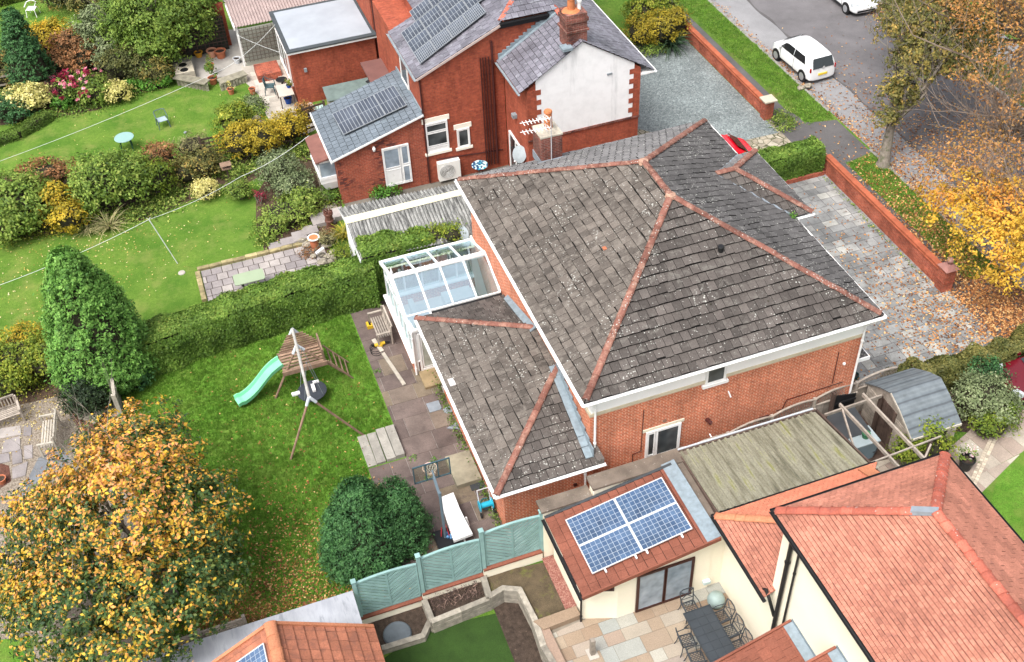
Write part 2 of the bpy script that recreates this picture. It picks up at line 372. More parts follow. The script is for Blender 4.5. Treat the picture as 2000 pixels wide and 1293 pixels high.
pv_blue = cellmat('solar_cell_blue_', (.036, .07, .135), (.062, .105, .18)); pv_dark = cellmat('solar_cell_dark', (.035, .043, .06), (.055, .065, .085))
pv_back = plain('solar_backsheet', (.34, .38, .43), .3, .03); pv_back2 = plain('dark_backsheet', (.27, .29, .31), .3, .03); pv_frame = plain('aluminium_frame', (.68, .7, .72), .35, .05, metal=.4)
# palettes for foliage (base colours)
L_autumn = leafmat('autumn_leaves', [(0, (.03, .065, .025)), (.25, (.065, .125, .035)), (.43, (.15, .19, .045)), (.5, (.40, .34, .05)), (.62, (.70, .46, .045)), (.78, (.74, .38, .08)), (.9, (.66, .28, .13)), (1, (.80, .56, .24))])
L_yellow = leafmat('yellow_leaves', [(0, (.06, .08, .02)), (.2, (.20, .17, .03)), (.4, (.50, .33, .04)), (.7, (.66, .42, .05)), (1, (.62, .26, .05))])
L_orange = leafmat('orange_leaves', [(0, (.09, .07, .025)), (.3, (.30, .18, .05)), (.6, (.50, .24, .07)), (1, (.58, .28, .12))])
L_olive = leafmat('olive_leaves', [(0, (.03, .042, .014)), (.35, (.10, .11, .03)), (.65, (.21, .19, .055)), (.85, (.35, .26, .06)), (1, (.48, .30, .09))])
L_conif = leafmat('bright_conifer', [(0, (.03, .085, .018)), (.3, (.07, .18, .030)), (.65, (.145, .31, .055)), (1, (.25, .43, .10))], .15)
L_dark = leafmat('dark_conifer', [(0, (.014, .048, .016)), (.5, (.035, .105, .032)), (1, (.085, .20, .06))], .1)
L_yew = leafmat('yew_needles', [(0, (.010, .022, .010)), (.6, (.02, .04, .015)), (1, (.04, .07, .02))], .1)
L_hedge = leafmat('privet_leaves', [(0, (.035, .075, .012)), (.35, (.085, .165, .022)), (.72, (.165, .265, .042)), (.93, (.25, .32, .06)), (1, (.38, .37, .09))])
L_green = leafmat('green_shrub', [(0, (.04, .08, .015)), (.35, (.12, .20, .03)), (.75, (.25, .34, .06)), (1, (.40, .43, .11))])
L_lime = leafmat('lime_shrub', [(0, (.04, .08, .012)), (.4, (.14, .20, .02)), (.75, (.28, .32, .035)), (1, (.45, .42, .07))])
L_gold = leafmat('golden_shrub', [(0, (.09, .09, .015)), (.35, (.32, .26, .025)), (.7, (.55, .40, .035)), (1, (.62, .36, .04))])
L_cream = leafmat('cream_variegated', [(0, (.16, .18, .04)), (.3, (.48, .46, .14)), (.6, (.78, .70, .26)), (1, (.85, .78, .42))])
L_rust = leafmat('rusty_shrub', [(0, (.07, .05, .025)), (.4, (.23, .12, .05)), (.75, (.38, .17, .07)), (1, (.45, .27, .13))])
L_grey = leafmat('grey_green_shrub', [(0, (.04, .06, .035)), (.35, (.12, .16, .07)), (.75, (.24, .29, .14)), (1, (.40, .43, .26))])
L_red = leafmat('crimson_flowers', [(0, (.12, .008, .02)), (.5, (.28, .015, .045)), (1, (.42, .05, .10))])
L_pink = leafmat('pink_flowers', [(0, (.55, .10, .18)), (.5, (.75, .25, .34)), (1, (.85, .5, .55))])
L_bright = leafmat('bright_green_leaves', [(0, (.04, .12, .015)), (.5, (.09, .24, .03)), (1, (.18, .34, .05))])
L_blade = leafmat('grass_blades', [(0, (.06, .15, .015)), (.5, (.15, .30, .035)), (1, (.32, .46, .09))])
L_strap = leafmat('strap_leaves', [(0, (.10, .14, .04)), (.5, (.30, .28, .12)), (1, (.50, .44, .24))])
L_fallen = leafmat('fallen_leaves', [(0, (.10, .04, .02)), (.35, (.26, .10, .035)), (.7, (.48, .22, .07)), (1, (.66, .44, .20))], .05)
L_yellowfall = leafmat('yellow_fallen_leaves', [(0, (.20, .12, .03)), (.5, (.50, .38, .10)), (1, (.70, .62, .35))], .05)

# ------------------------------------------------------------------ foliage
hedge_twig = plain('twig_shade', (.028, .026, .014), .95, .4, 8)  # near-black twig colour: the shade deep between leaves is painted in
def leaves(name, P, N, size, r, mat, parent=None, aspect=.5, world=True):
    """rhombus leaves: centre P, facing normal N"""
    n = len(P); P = np.asarray(P, float); N = N/np.maximum(np.linalg.norm(N, axis=1), 1e-6)[:, None]
    q = RNG.normal(size=(n, 3)); a = np.cross(N, q); a /= np.maximum(np.linalg.norm(a, axis=1), 1e-6)[:, None]; b = np.cross(N, a)
    s = (np.ones(n)*size*RNG.uniform(.65, 1.3, n))[:, None]
    V = np.stack([P-a*s*.5, P+b*s*.5*aspect+N*s*.08, P+a*s*.5, P-b*s*.5*aspect+N*s*.08], 1).reshape(-1, 3)
    return npmesh(name, V, np.arange(4*n).reshape(-1, 4), np.clip(r, 0, 1), mat, parent, world)
def fol_pts(blobs, n, clump=.35, per=26, tight=.3, inner=.25, flat=.0):
    """clumped points over ellipsoids; returns P,N,r(clump tone)"""
    B = np.array([b[:6] for b in blobs], float); area = (B[:, 3]*B[:, 4]+B[:, 4]*B[:, 5]+B[:, 3]*B[:, 5]); pr = area/area.sum()
    nc = max(4, n//per); k = RNG.choice(len(B), nc, p=pr)
    d = RNG.normal(size=(nc, 3)); d /= np.linalg.norm(d, axis=1)[:, None]
    d[:, 2] = np.where(d[:, 2] < -.45, -d[:, 2], d[:, 2])
    rad = 1.04-np.abs(RNG.normal(0, .19, nc)); deep = RNG.random(nc) < inner; rad[deep] = RNG.uniform(.45, .85, deep.sum())
    rad *= 1+.10*np.sin(d[:, 0]*5+k)*np.cos(d[:, 1]*6+k*2)
    CC = B[k, :3]+d*B[k, 3:6]*rad[:, None]; tone = RNG.random(nc)
    idx = np.repeat(np.arange(nc), per); m = len(idx)
    off = RNG.normal(size=(m, 3))*clump*np.array([1, 1, .7])*tight*1.7
    P = CC[idx]+off; nn = d[idx]*1.0+RNG.normal(size=(m, 3))*.55+np.array([0, 0, .35])
    return P, nn, tone[idx], CC
def shrub(label, blobs, mat, n, size=.1, cat='shrub', name='garden_shrub', group=None, tone=(0, 1), clump=.22, mix=.5, aspect=.55, stem=True, stemmat=None, per=22, inner=.18, zmin=.02, core=True, extra=None):
    c = blobs[0]; base = (c[0], c[1], 0 if len(c) < 7 else c[6])
    t = T(name, label, cat, base, 0, group)
    P, N, tn, CC = fol_pts(blobs, n, clump, per, inner=inner); keep = P[:, 2] > base[2]+zmin; P, N, tn = P[keep], N[keep], tn[keep]
    r = tone[0]+(tone[1]-tone[0])*(mix*tn+(1-mix)*RNG.random(len(P)))
    leaves('foliage', P, N, size, r, mat, t, aspect)
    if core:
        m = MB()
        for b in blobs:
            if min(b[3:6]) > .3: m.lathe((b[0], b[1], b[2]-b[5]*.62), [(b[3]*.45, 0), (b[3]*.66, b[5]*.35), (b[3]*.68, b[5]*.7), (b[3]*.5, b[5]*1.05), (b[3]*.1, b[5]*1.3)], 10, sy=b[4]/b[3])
        if m.v: m.build('twig_shade_core', hedge_twig, t)  # solid dark core added so gaps between leaves read as shade
    if stem:
        m = MB()
        for i in range(7):
            q = CC[random.randrange(len(CC))]; b0 = (base[0]+random.uniform(-.12, .12), base[1]+random.uniform(-.12, .12), base[2]-.03)
            mid = ((b0[0]+q[0])/2+random.uniform(-.1, .1), (b0[1]+q[1])/2, (b0[2]+q[2])*.5+.1)
            m.tube([b0, mid, tuple(q)], [.03, .018, .006], 5)
        m.build('stem', stemmat or bark, t)
    return t
def hedge(label, path, width, h, n, mat=None, size=.095, base=0, name='hedge', group=None, round_=.25, tone=(0, 1), wob=.10):
    """path: polyline of (x,y) centre points; box-section hedge with uneven clipped surface"""
    t = T(name, label, 'hedge', (path[0][0], path[0][1], base), 0, group)
    pts = np.array(path, float); seg = np.linalg.norm(np.diff(pts, axis=0), axis=1); cum = np.r_[0, np.cumsum(seg)]; L = cum[-1]
    hh = (lambda s: h) if not callable(h) else h; ww = (lambda s: width) if not callable(width) else width
    nn = n; s = RNG.uniform(0, L, nn); i = np.clip(np.searchsorted(cum, s)-1, 0, len(seg)-1); f = (s-cum[i])/seg[i]
    X = pts[i]+(pts[i+1]-pts[i])*f[:, None]; d = (pts[i+1]-pts[i])/seg[i][:, None]; nx = np.stack([d[:, 1], -d[:, 0]], 1)
    H = np.array([hh(v/L) for v in s]); W = np.array([ww(v/L) for v in s])/2
    face = RNG.random(nn); a = RNG.uniform(-1, 1, nn); u = RNG.random(nn)
    top = face < .36; sd = np.where(face < .68, 1, -1); endm = face > .97
    lat = np.where(top, a, sd*1.0); z = np.where(top, 1.0, u**.9)
    # round shoulders
    rr = round_; lat2 = lat*np.where(z > 1-rr, np.sqrt(np.clip(1-((z-(1-rr))/rr)**2*.35, 0, 1)), 1)
    z2 = z*(1-.12*rr*4*np.clip(np.abs(lat)-.6, 0, 1)**2*2)
    wobv = wob*(np.sin(s*2.1)+np.sin(s*5.3+1)+np.sin(z*7+s*1.3))*.5+RNG.normal(0, .035, nn)
    P = np.zeros((nn, 3)); P[:, :2] = X+nx*(lat2*(W+wobv*.6))[:, None]; P[:, 2] = base+z2*(H+wobv*.8*top)
    N = np.zeros((nn, 3)); N[:, :2] = nx*(np.where(top, a*.4, sd))[:, None]; N[:, 2] = np.where(top, 1, .35); N += RNG.normal(size=(nn, 3))*.5
    e = endm; sel = np.where(RNG.random(nn) < .5, 0, 1)
    for k, endp, dd in ((0, pts[0], -(pts[1]-pts[0])/seg[0]), (1, pts[-1], (pts[-1]-pts[-2])/seg[-1])):
        q = e & (sel == k); m = q.sum(); wv = ww(k)/2; P[q, :2] = endp+dd*.02+np.outer(RNG.uniform(-1, 1, m)*wv, [dd[1], -dd[0]]); P[q, 2] = base+RNG.random(m)*hh(k)*.97; N[q] = [dd[0], dd[1], .4]; N[q] += RNG.normal(size=(m, 3))*.5
    cl = .5+.5*np.sin(P[:, 0]*3.1+np.sin(P[:, 2]*4))*np.sin(P[:, 1]*2.7+P[:, 2]*3)
    r = tone[0]+(tone[1]-tone[0])*np.clip(.45*RNG.random(nn)+.25*cl+.30*top*RNG.random(nn)+.05, 0, 1)
    leaves('foliage', P, N, size, r, mat or L_hedge, t, .6)
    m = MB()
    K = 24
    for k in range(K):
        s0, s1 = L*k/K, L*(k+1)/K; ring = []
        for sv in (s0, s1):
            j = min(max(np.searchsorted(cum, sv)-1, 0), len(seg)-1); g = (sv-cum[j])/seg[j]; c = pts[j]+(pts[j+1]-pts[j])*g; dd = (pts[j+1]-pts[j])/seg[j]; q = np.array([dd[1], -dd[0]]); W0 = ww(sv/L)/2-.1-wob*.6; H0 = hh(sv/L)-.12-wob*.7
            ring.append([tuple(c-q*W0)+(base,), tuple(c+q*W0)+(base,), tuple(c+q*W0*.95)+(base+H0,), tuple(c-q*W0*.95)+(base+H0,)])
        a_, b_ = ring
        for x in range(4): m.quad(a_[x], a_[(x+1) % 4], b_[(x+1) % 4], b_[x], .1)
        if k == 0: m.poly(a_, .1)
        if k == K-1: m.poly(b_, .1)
    m.build('twig_shade_core', hedge_twig, t)
    return t
def limbs(m, p, d, length, rad, depth, ends, spread=.7, up_=.15, n=5, rnd=random):
    p = Vector(p); d = Vector(d).normalized(); pts = [p]; rs = [rad]; steps = 4
    for i in range(steps):
        d = (d+Vector((rnd.uniform(-1, 1), rnd.uniform(-1, 1), rnd.uniform(-.6, 1)))*.16+Vector((0, 0, up_*.2))).normalized()
        p = p+d*length/steps; pts.append(p.copy()); rs.append(rad*(1-.5*(i+1)/steps))
    m.tube(pts, rs, n if depth > 1 else 4, caps=False)
    if depth <= 0: ends.append(pts[-1]); return
    for k in range(3 if depth > 1 else 4):
        a = Vector((rnd.uniform(-1, 1), rnd.uniform(-1, 1), rnd.uniform(-.3, .8)))
        nd = (d+a*spread).normalized(); q = pts[-1] if k == 0 else pts[rnd.choice((2, 3, 4))]
        limbs(m, q, nd, length*rnd.uniform(.55, .8), rs[-1]*.8, depth-1, ends, spread, up_, n, rnd)
def tree(label, base, trunk, rad, crown, mat, n, size=.13, tone=(0, 1), lean=(0, 0), clump=.3, bare=2, name='tree', group=None, per=24, limbn=6, depth=3, inner=.3, twm=None, cat='tree', tonef=None, llen=None, mix=.55):
    t = T(name, label, cat, base, 0, group)
    tk = MB(); top = (base[0]+lean[0], base[1]+lean[1], base[2]+trunk)
    tk.tube([(base[0], base[1], base[2]-.1), (base[0], base[1], base[2]+.15), (base[0]+lean[0]*.4, base[1]+lean[1]*.4, base[2]+trunk*.45), top], [rad*1.7, rad*1.15, rad*.95, rad*.75], 10, caps=False)
    tk.build('trunk', bark, t, smooth=True)
    br = MB(); ends = []; rs = random.Random(int(base[0]*100)+3)
    for i in range(limbn):
        b = crown[i % len(crown)]; tgt = Vector((b[0]+rs.uniform(-.6, .6)*b[3], b[1]+rs.uniform(-.6, .6)*b[4], b[2]+rs.uniform(-.2, .6)*b[5]))
        d = tgt-Vector(top); limbs(br, (top[0], top[1], top[2]-rs.uniform(0, trunk*.2)), d, (llen or d.length*.62), rad*.5, depth, ends, .75, .15, 5, rs)
    br.build('branches', twm or bark, t)
    P, N, tn, CC = fol_pts(crown, n, clump, per, inner=inner)
    keep = P[:, 2] > base[2]+.3; P, N, tn = P[keep], N[keep], tn[keep]
    r = tone[0]+(tone[1]-tone[0])*(mix*tn+(1-mix)*RNG.random(len(P)))
    if tonef: r = tonef(P, r)
    leaves('crown', P, N, size, r, mat, t, .55)
    return t
def conifer(label, base, H, R, mat, n, size=.16, name='conifer', trunk=.6, pw=.8, group=None, lean=(0, 0), body=True, rough=.10, lobes=None, per=22, spray=.34):
    t = T(name, label, 'conifer', base, 0, group)
    m = MB(); m.tube([(base[0], base[1], base[2]-.1), (base[0]+lean[0], base[1]+lean[1], base[2]+H*.8)], [R*.07+.03, .02], 8, caps=False); m.build('trunk', bark, t)
    lobes = lobes or [(0, 0, 1, 1)]
    Ps, Ns, rs = [], [], []
    for lx, ly, lr, lh in lobes:
        k = int(n*lr*lh/sum(a[2]*a[3] for a in lobes)/per); u = RNG.random(k)**1.2; h = u*(H*lh-trunk)
        hn = h/(H*lh-trunk); prof = np.clip((1-hn)**pw, 0, 1)*np.clip(.74+hn*2.0, 0, 1)
        th = RNG.uniform(0, 2*np.pi, k)
        lump = 1+rough*np.sin(th*5+hn*9)+rough*.8*np.sin(th*9-hn*17)
        rad = R*lr*prof*lump*(.93-np.abs(RNG.normal(0, .08, k)))
        o = np.stack([np.cos(th), np.sin(th), np.zeros(k)], 1)
        D = o*.75+np.array([0, 0, .55])+RNG.normal(size=(k, 3))*.28; D /= np.linalg.norm(D, axis=1)[:, None]
        C0 = np.stack([base[0]+lx+lean[0]*hn+rad*np.cos(th), base[1]+ly+lean[1]*hn+rad*np.sin(th), base[2]+trunk+h], 1)
        idx = np.repeat(np.arange(k), per); m_ = len(idx); tt__ = RNG.random(m_)*spray; wsp = (spray-tt__)*.42+.02
        P = C0[idx]+D[idx]*tt__[:, None]+RNG.normal(size=(m_, 3))*wsp[:, None]*np.array([1, 1, .55])
        P[:, 2] = np.minimum(np.maximum(P[:, 2], base[2]+.03), base[2]+H*1.02)
        N = o[idx]*.8+np.array([0, 0, .6])+RNG.normal(size=(m_, 3))*.45
        Ps.append(P); Ns.append(N)
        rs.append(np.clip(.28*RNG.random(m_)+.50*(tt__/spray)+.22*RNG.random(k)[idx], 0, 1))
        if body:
            b = MB(); b.lathe((base[0]+lx+lean[0]*0, base[1]+ly, base[2]+trunk), [(R*lr*.6, .02), (R*lr*.84, H*lh*.15), (R*lr*.74, H*lh*.35), (R*lr*.5, H*lh*.6), (R*lr*.2, H*lh*.8), (.02, H*lh*.88)], 14, r=.05); b.build('twig_shade_core', hedge_twig, t)
    leaves('foliage', np.concatenate(Ps), np.concatenate(Ns), size, np.concatenate(rs), mat, t, .42)
    return t
def strap_plant(label, p, n, length, mat, name='strap_leaf_plant', wide=.05, droop=.5, group=None):
    t = T(name, label, 'plant', p, 0, group); m = MB()
    for i in range(n):
        a = random.uniform(0, 2*math.pi); L = length*random.uniform(.6, 1.1); e = random.uniform(.45, 1.2); pr = None; r = random.random()
        q = Vector(p)+Vector((random.uniform(-.1, .1), random.uniform(-.1, .1), 0)); w_ = wide; s_ = Vector((-math.sin(a), math.cos(a), 0))
        for k in range(4):
            e2 = e-droop*k*.55; q2 = q+Vector((math.cos(a)*math.cos(e2), math.sin(a)*math.cos(e2), math.sin(e2)))*L/4
            w2 = wide*(1-k/3.6)
            m.quad(q-s_*w_/2, q+s_*w_/2, q2+s_*w2/2, q2-s_*w2/2, r); q = q2; w_ = max(w2, .004)
    m.build('leaves', mat, t); return t

# ------------------------------------------------------------------ clipping, tiles, slabs
def clip(poly, a, b, c):
    """keep a*x+b*y<=c"""
    out = []
    for i in range(len(poly)):
        p, q = poly[i], poly[(i+1) % len(poly)]; dp = a*p[0]+b*p[1]-c; dq = a*q[0]+b*q[1]-c
        if dp <= 0: out.append(p)
        if (dp < 0 < dq) or (dq < 0 < dp): s_ = dp/(dp-dq); out.append((p[0]+(q[0]-p[0])*s_, p[1]+(q[1]-p[1])*s_))
    return out
def convclip(poly, region):
    A = sum(region[i][0]*region[(i+1) % len(region)][1]-region[(i+1) % len(region)][0]*region[i][1] for i in range(len(region)))
    if A < 0: region = region[::-1]
    for i in range(len(region)):
        p, q = region[i], region[(i+1) % len(region)]; nx, ny = q[1]-p[1], -(q[0]-p[0])
        poly = clip(poly, nx, ny, nx*p[0]+ny*p[1])
        if len(poly) < 3: return []
    return poly
def area2(p): return abs(sum(p[i][0]*p[(i+1) % len(p)][1]-p[(i+1) % len(p)][0]*p[i][1] for i in range(len(p))))/2
def frame3(poly):
    P = [Vector(p) for p in poly]; n = Vector((0, 0, 0))
    for i in range(len(P)): n += P[i].cross(P[(i+1) % len(P)])
    n.normalize()
    if n.z < 0: n = -n
    u = Vector((-n.y, n.x, 0)); u = u.normalized() if u.length > 1e-5 else Vector((1, 0, 0)); v = n.cross(u)
    if v.z < 0: u, v = -u, -v
    lo = min(P, key=lambda p: p.dot(v)); return P, n, u, v, lo
def tiles(poly, gauge, width, lift=.03, gap=.006, jit=.006, stagger=.5, rnd0=0, base=True, course_r=.15, slip=.0, lap_shade=0):
    m = MB(); P, n, u, v, o = frame3(poly)
    q = [((p-o).dot(u), (p-o).dot(v)) for p in P]; us = [a[0] for a in q]; vs = [a[1] for a in q]
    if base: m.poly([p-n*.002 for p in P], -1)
    K = int((max(vs))/gauge)+1
    for k in range(K):
        v0 = k*gauge; v1 = v0+gauge; cr = random.random(); j0 = int(min(us)/width)-2; j1 = int(max(us)/width)+2; sh = stagger*(k % 2)*width+random.uniform(-.01, .01)
        for j in range(j0, j1+1):
            a = j*width+sh; sl_ = random.gauss(0, slip)
            r_ = [(a+gap/2, v0+sl_), (a+width-gap/2, v0+sl_+random.gauss(0, slip*.4)), (a+width-gap/2, v1), (a+gap/2, v1)]
            c = convclip(r_, q)
            if len(c) < 3 or area2(c) < .0004: continue
            dz = random.uniform(0, jit); t1 = random.uniform(-jit, jit)*.6; r = (1-course_r)*random.random()+course_r*cr
            top = [o+u*x+v*y+n*(dz+lift*(1-(y-v0)/gauge)+t1*((x-a)/width-.5)+.004) for x, y in c]; bot = [o+u*x+v*y for x, y in c]
            A = sum(c[i][0]*c[(i+1) % len(c)][1]-c[(i+1) % len(c)][0]*c[i][1] for i in range(len(c)))
            if A < 0: top = top[::-1]; bot = bot[::-1]
            m.poly(top, r)
            for i in range(len(top)):
                i2 = (i+1) % len(top); m.quad(bot[i], bot[i2], top[i2], top[i], -1)  # sides painted near-black to draw the shade line between courses
            if lap_shade:  # dark strip paints the shade line below the course above, grime included
                y1 = v1-lap_shade*random.uniform(.6, 1.4); c2 = clip(c, 0, -1, -y1)
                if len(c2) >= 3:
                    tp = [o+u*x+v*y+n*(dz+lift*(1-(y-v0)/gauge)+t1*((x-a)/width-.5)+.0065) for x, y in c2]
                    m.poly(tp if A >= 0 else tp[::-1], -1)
    return m
def slabs(poly2, z, rows, lens, gap=.012, th=.012, rot=0, seed=1, jit=.004, m=None, org=None):
    """paving slabs over a convex polygon (x,y)"""
    rs = random.Random(seed); m = m or MB(); ca, sa = math.cos(rot), math.sin(rot)
    q = [(x*ca+y*sa, -x*sa+y*ca) for x, y in poly2]; x0, x1 = min(a[0] for a in q), max(a[0] for a in q); y0, y1 = min(a[1] for a in q), max(a[1] for a in q)
    y = y0-rs.uniform(0, .2)
    while y < y1:
        h = rs.choice(rows); x = x0-rs.uniform(0, .5)
        while x < x1:
            l_ = rs.choice(lens); c = convclip([(x+gap/2, y+gap/2), (x+l_-gap/2, y+gap/2), (x+l_-gap/2, y+h-gap/2), (x+gap/2, y+h-gap/2)], q)
            if len(c) >= 3 and area2(c) > .003:
                dz = rs.uniform(0, jit); r = rs.random(); tx, ty = rs.uniform(-1, 1)*jit*.5, rs.uniform(-1, 1)*jit*.5
                top = [(a*ca-b*sa, a*sa+b*ca, z+th+dz+tx*(a-x)+ty*(b-y)) for a, b in c]; bot = [(p[0], p[1], z) for p in top]
                A = sum(c[i][0]*c[(i+1) % len(c)][1]-c[(i+1) % len(c)][0]*c[i][1] for i in range(len(c)))
                if A < 0: top = top[::-1]; bot = bot[::-1]
                m.poly(top, r)
                for i in range(len(top)): i2 = (i+1) % len(top); m.quad(bot[i], bot[i2], top[i2], top[i], r)
            x += l_
        y += h
    return m
def ridge_line(a, b, seg=.42, rad=.13, mat=None, parent=None, name='ridge_tiles', n=7):
    m = MB(); A, B = Vector(a), Vector(b); L = (B-A).length; k = max(1, round(L/seg)); d = (B-A)/k
    side = d.cross(Vector((0, 0, 1))).normalized(); upn = side.cross(d).normalized()
    for i in range(k):
        p = A+d*i; q = A+d*(i+1); r = random.random(); o = random.uniform(-.012, .012); ends = []
        for w_, rr in ((p, rad*1.05), (q, rad*.96)):
            ring = []
            for j in range(n+1):
                t = math.pi*(j/n); ring.append(w_+side*(math.cos(t)*rr)+upn*(math.sin(t)*rr*.62+o))
            ends.append(ring)
        for j in range(n): m.quad(ends[0][j], ends[1][j], ends[1][j+1], ends[0][j+1], r)
        m.poly(ends[0], r); m.poly(ends[1][::-1], r)
        m.tube([p+side*(math.cos(math.pi*j/n)*rad*1.1)+upn*(math.sin(math.pi*j/n)*rad*.66) for j in range(n+1)], .014, 4, r*.5)
    return m.build(name, mat, parent)
def gutter(pts, parent, mat, r=.06, name='gutter', drop=.02):
    m = MB()
    for a, b in zip(pts[:-1], pts[1:]):
        A, B = Vector(a), Vector(b); d = (B-A).normalized(); s_ = d.cross(Vector((0, 0, 1)))
        prev = None
        prof = [(-r, 0), (-r*.85, -r*.7), (0, -r), (r*.85, -r*.7), (r, 0), (r-.01, 0), (r*.7, -r*.55), (0, -r+.015), (-r*.7, -r*.55), (-r+.01, 0)]
        for w_ in (A, B):
            ring = [w_+s_*x+Vector((0, 0, z-drop)) for x, z in prof]
            if prev:
                for j in range(len(prof)): k = (j+1) % len(prof); m.quad(prev[j], prev[k], ring[k], ring[j], .5)
            else: m.poly(ring, .5)
            prev = ring
        m.poly(prev[::-1], .5)
    return m.build(name, mat, parent)
def corrugated(a, b, c, d, parent, mat, name='roof_sheet', pitch=.076, amp=.02, th=.006, thick=None):
    """a,b low edge ; d,c high edge. corrugations run a->d. """
    m = MB(); A, B, Cc, D = map(Vector, (a, b, c, d)); L = (B-A).length; k = int(L/pitch)*4; n = (B-A).cross(D-A).normalized()
    if n.z < 0: n = -n
    tp = [0, 1, 1, 0]
    prev = None
    for i in range(k+1):
        t = i/k; h = amp*math.sin(2*math.pi*i/4+.5); p = A.lerp(B, t)+n*h; q = D.lerp(Cc, t)+n*h
        if prev:
            r = random.random()*.3+(.35 if (i//40) % 2 else .2)
            m.quad(prev[0], p, q, prev[1], r); m.quad(prev[0]-n*.012, prev[1]-n*.012, q-n*.012, p-n*.012, r); m.quad(prev[0], prev[0]-n*.012, p-n*.012, p, r)
        prev = (p, q)
    return m.build(name, mat, parent)
def framewin(parent, P0, U, w_, h, style, fmat, gmat, depth=.05, fw_=.06, name='window', N=None, sill=None, lintel=None, lintm=None):
    """opening at P0 (lower corner), along unit U, up z; N outward. style: list of (x0,z0,x1,z1,kind) panes in fractions"""
    P0 = Vector(P0); U = Vector(U).normalized(); N = Vector(N).normalized(); Z = Vector((0, 0, 1))
    def bx(m, x0, z0, x1, z1, d0, d1):
        b = [P0+U*x+Z*z+N*d for x, z, d in ((x0, z0, d0), (x1, z0, d0), (x1, z0, d1), (x0, z0, d1))]; t = [p+Z*(z1-z0) for p in b]; m.hexa(b, t, .5)
    f = MB(); bx(f, 0, 0, w_, fw_, 0, depth); bx(f, 0, h-fw_, w_, h, 0, depth); bx(f, 0, fw_, fw_, h-fw_, 0, depth); bx(f, w_-fw_, fw_, w_, h-fw_, 0, depth)
    bx(f, fw_, fw_, w_-fw_, h-fw_, .001, .003)
    g = MB()
    for (x0, z0, x1, z1, kind) in style:
        X0, Z0, X1, Z1 = x0*w_, z0*h, x1*w_, z1*h; e = .035
        bx(f, X0, Z0, X1, Z0+e, 0, depth-.008); bx(f, X0, Z1-e, X1, Z1, 0, depth-.008); bx(f, X0, Z0+e, X0+e, Z1-e, 0, depth-.008); bx(f, X1-e, Z0+e, X1, Z1-e, 0, depth-.008)
        if kind == 'g': bx(g, X0+e, Z0+e, X1-e, Z1-e, .004, depth-.025)
        else: bx(f, X0+e, Z0+e, X1-e, Z1-e, .004, depth-.02)
    fo = f.build(name, fmat, parent)
    g.build('glass', gmat, fo)
    if sill: s_ = MB(); bx(s_, -.1, -.12, w_+.1, 0, -.02, .09); s_.build('sill', sill, fo)
    if lintel: s_ = MB(); bx(s_, -.12, h, w_+.12, h+lintel, -.02, .03); s_.build('lintel', lintm, fo)
    return fo
def pvpanel(label, c00, U, V, w_, h, nx, ny, cell, group=None, split=None, gap=.008, loc=None, frame_w=.03, N=None):
    """solar panel: c00 corner, U,V unit vectors on plane"""
    c00, U, V = Vector(c00), Vector(U).normalized(), Vector(V).normalized(); N = U.cross(V).normalized()
    if N.z < 0: N = -N
    t = T('solar_panel', label, 'solar panel', tuple(c00), 0, group)
    def bx(m, x0, y0, x1, y1, z0, z1, r=.5):
        b = [c00+U*x+V*y+N*z0 for x, y in ((x0, y0), (x1, y0), (x1, y1), (x0, y1))]; m.hexa(b, [p+N*(z1-z0) for p in b], r)
    f = MB(); e = frame_w if cell is not pv_dark else .014; bx(f, 0, 0, w_, e, 0, .04); bx(f, 0, h-e, w_, h, 0, .04); bx(f, 0, e, e, h-e, 0, .04); bx(f, w_-e, e, w_, h-e, 0, .04); f.build('frame', pv_frame if cell is not pv_dark else pv_back2, t)
    b = MB(); bx(b, e, e, w_-e, h-e, .01, .03); b.build('backsheet', pv_back2 if cell is pv_dark else pv_back, t)
    cm = MB(); cw, ch = (w_-2*e)/nx, (h-2*e)/ny
    for i in range(nx):
        for j in range(ny):
            x, y = e+i*cw, e+j*ch; g = gap/2; r = random.random(); q = [c00+U*a+V*b_+N*.0335 for a, b_ in ((x+g, y+g), (x+cw-g, y+g), (x+cw-g, y+ch-g), (x+g, y+ch-g))]; cm.poly(q, r)
    cm.build('cells', cell, t); return t
def slabmat(name, stops, rough=.85, stain=.25, fine=.15, leafst=None):
    m = NT(name, rough, .25); o = m.ramp(m.rnd(), stops)
    o = m.mix(1.0, o, m.ramp(m.noise(1.0, 6, .65), [(.3, (1-stain,)*3), (.7, (1+stain,)*3)]), 'MULTIPLY')
    o = m.mix(1.0, o, m.ramp(m.noise(30, 3, .6), [(.3, (1-fine,)*3), (.7, (1+fine,)*3)]), 'MULTIPLY')
    if leafst: o = m.mix(m.ramp(m.noise(2.2, 6, .7), [(.58, (0,)*3), (.72, (.7,)*3)]), o, leafst)
    m.color(o); m.bump(m.noise(12, 5), .5, .015); MATS[name] = m.m; return m.m
sl_drive = slabmat('grey_drive_slab', [(0, (.15, .155, .155)), (.5, (.205, .21, .207)), (.85, (.235, .238, .23)), (1, (.32, .32, .295))], stain=.42)
sl_patio = slabmat('plum_sandstone_slab', [(0, (.092, .070, .063)), (.5, (.115, .088, .079)), (.85, (.14, .11, .097)), (1, (.15, .12, .085))], stain=.35, leafst=(.08, .06, .055))
sl_cream = slabmat('mixed_sandstone_slab', [(0, (.235, .165, .115)), (.2, (.31, .25, .185)), (.4, (.25, .18, .125)), (.55, (.33, .30, .25)), (.7, (.27, .19, .145)), (.85, (.27, .285, .27)), (1, (.36, .335, .28))], stain=.12)
sl_pale = slabmat('pale_buff_slab', [(0, (.33, .30, .26)), (.5, (.41, .37, .32)), (1, (.48, .44, .38))], stain=.12)
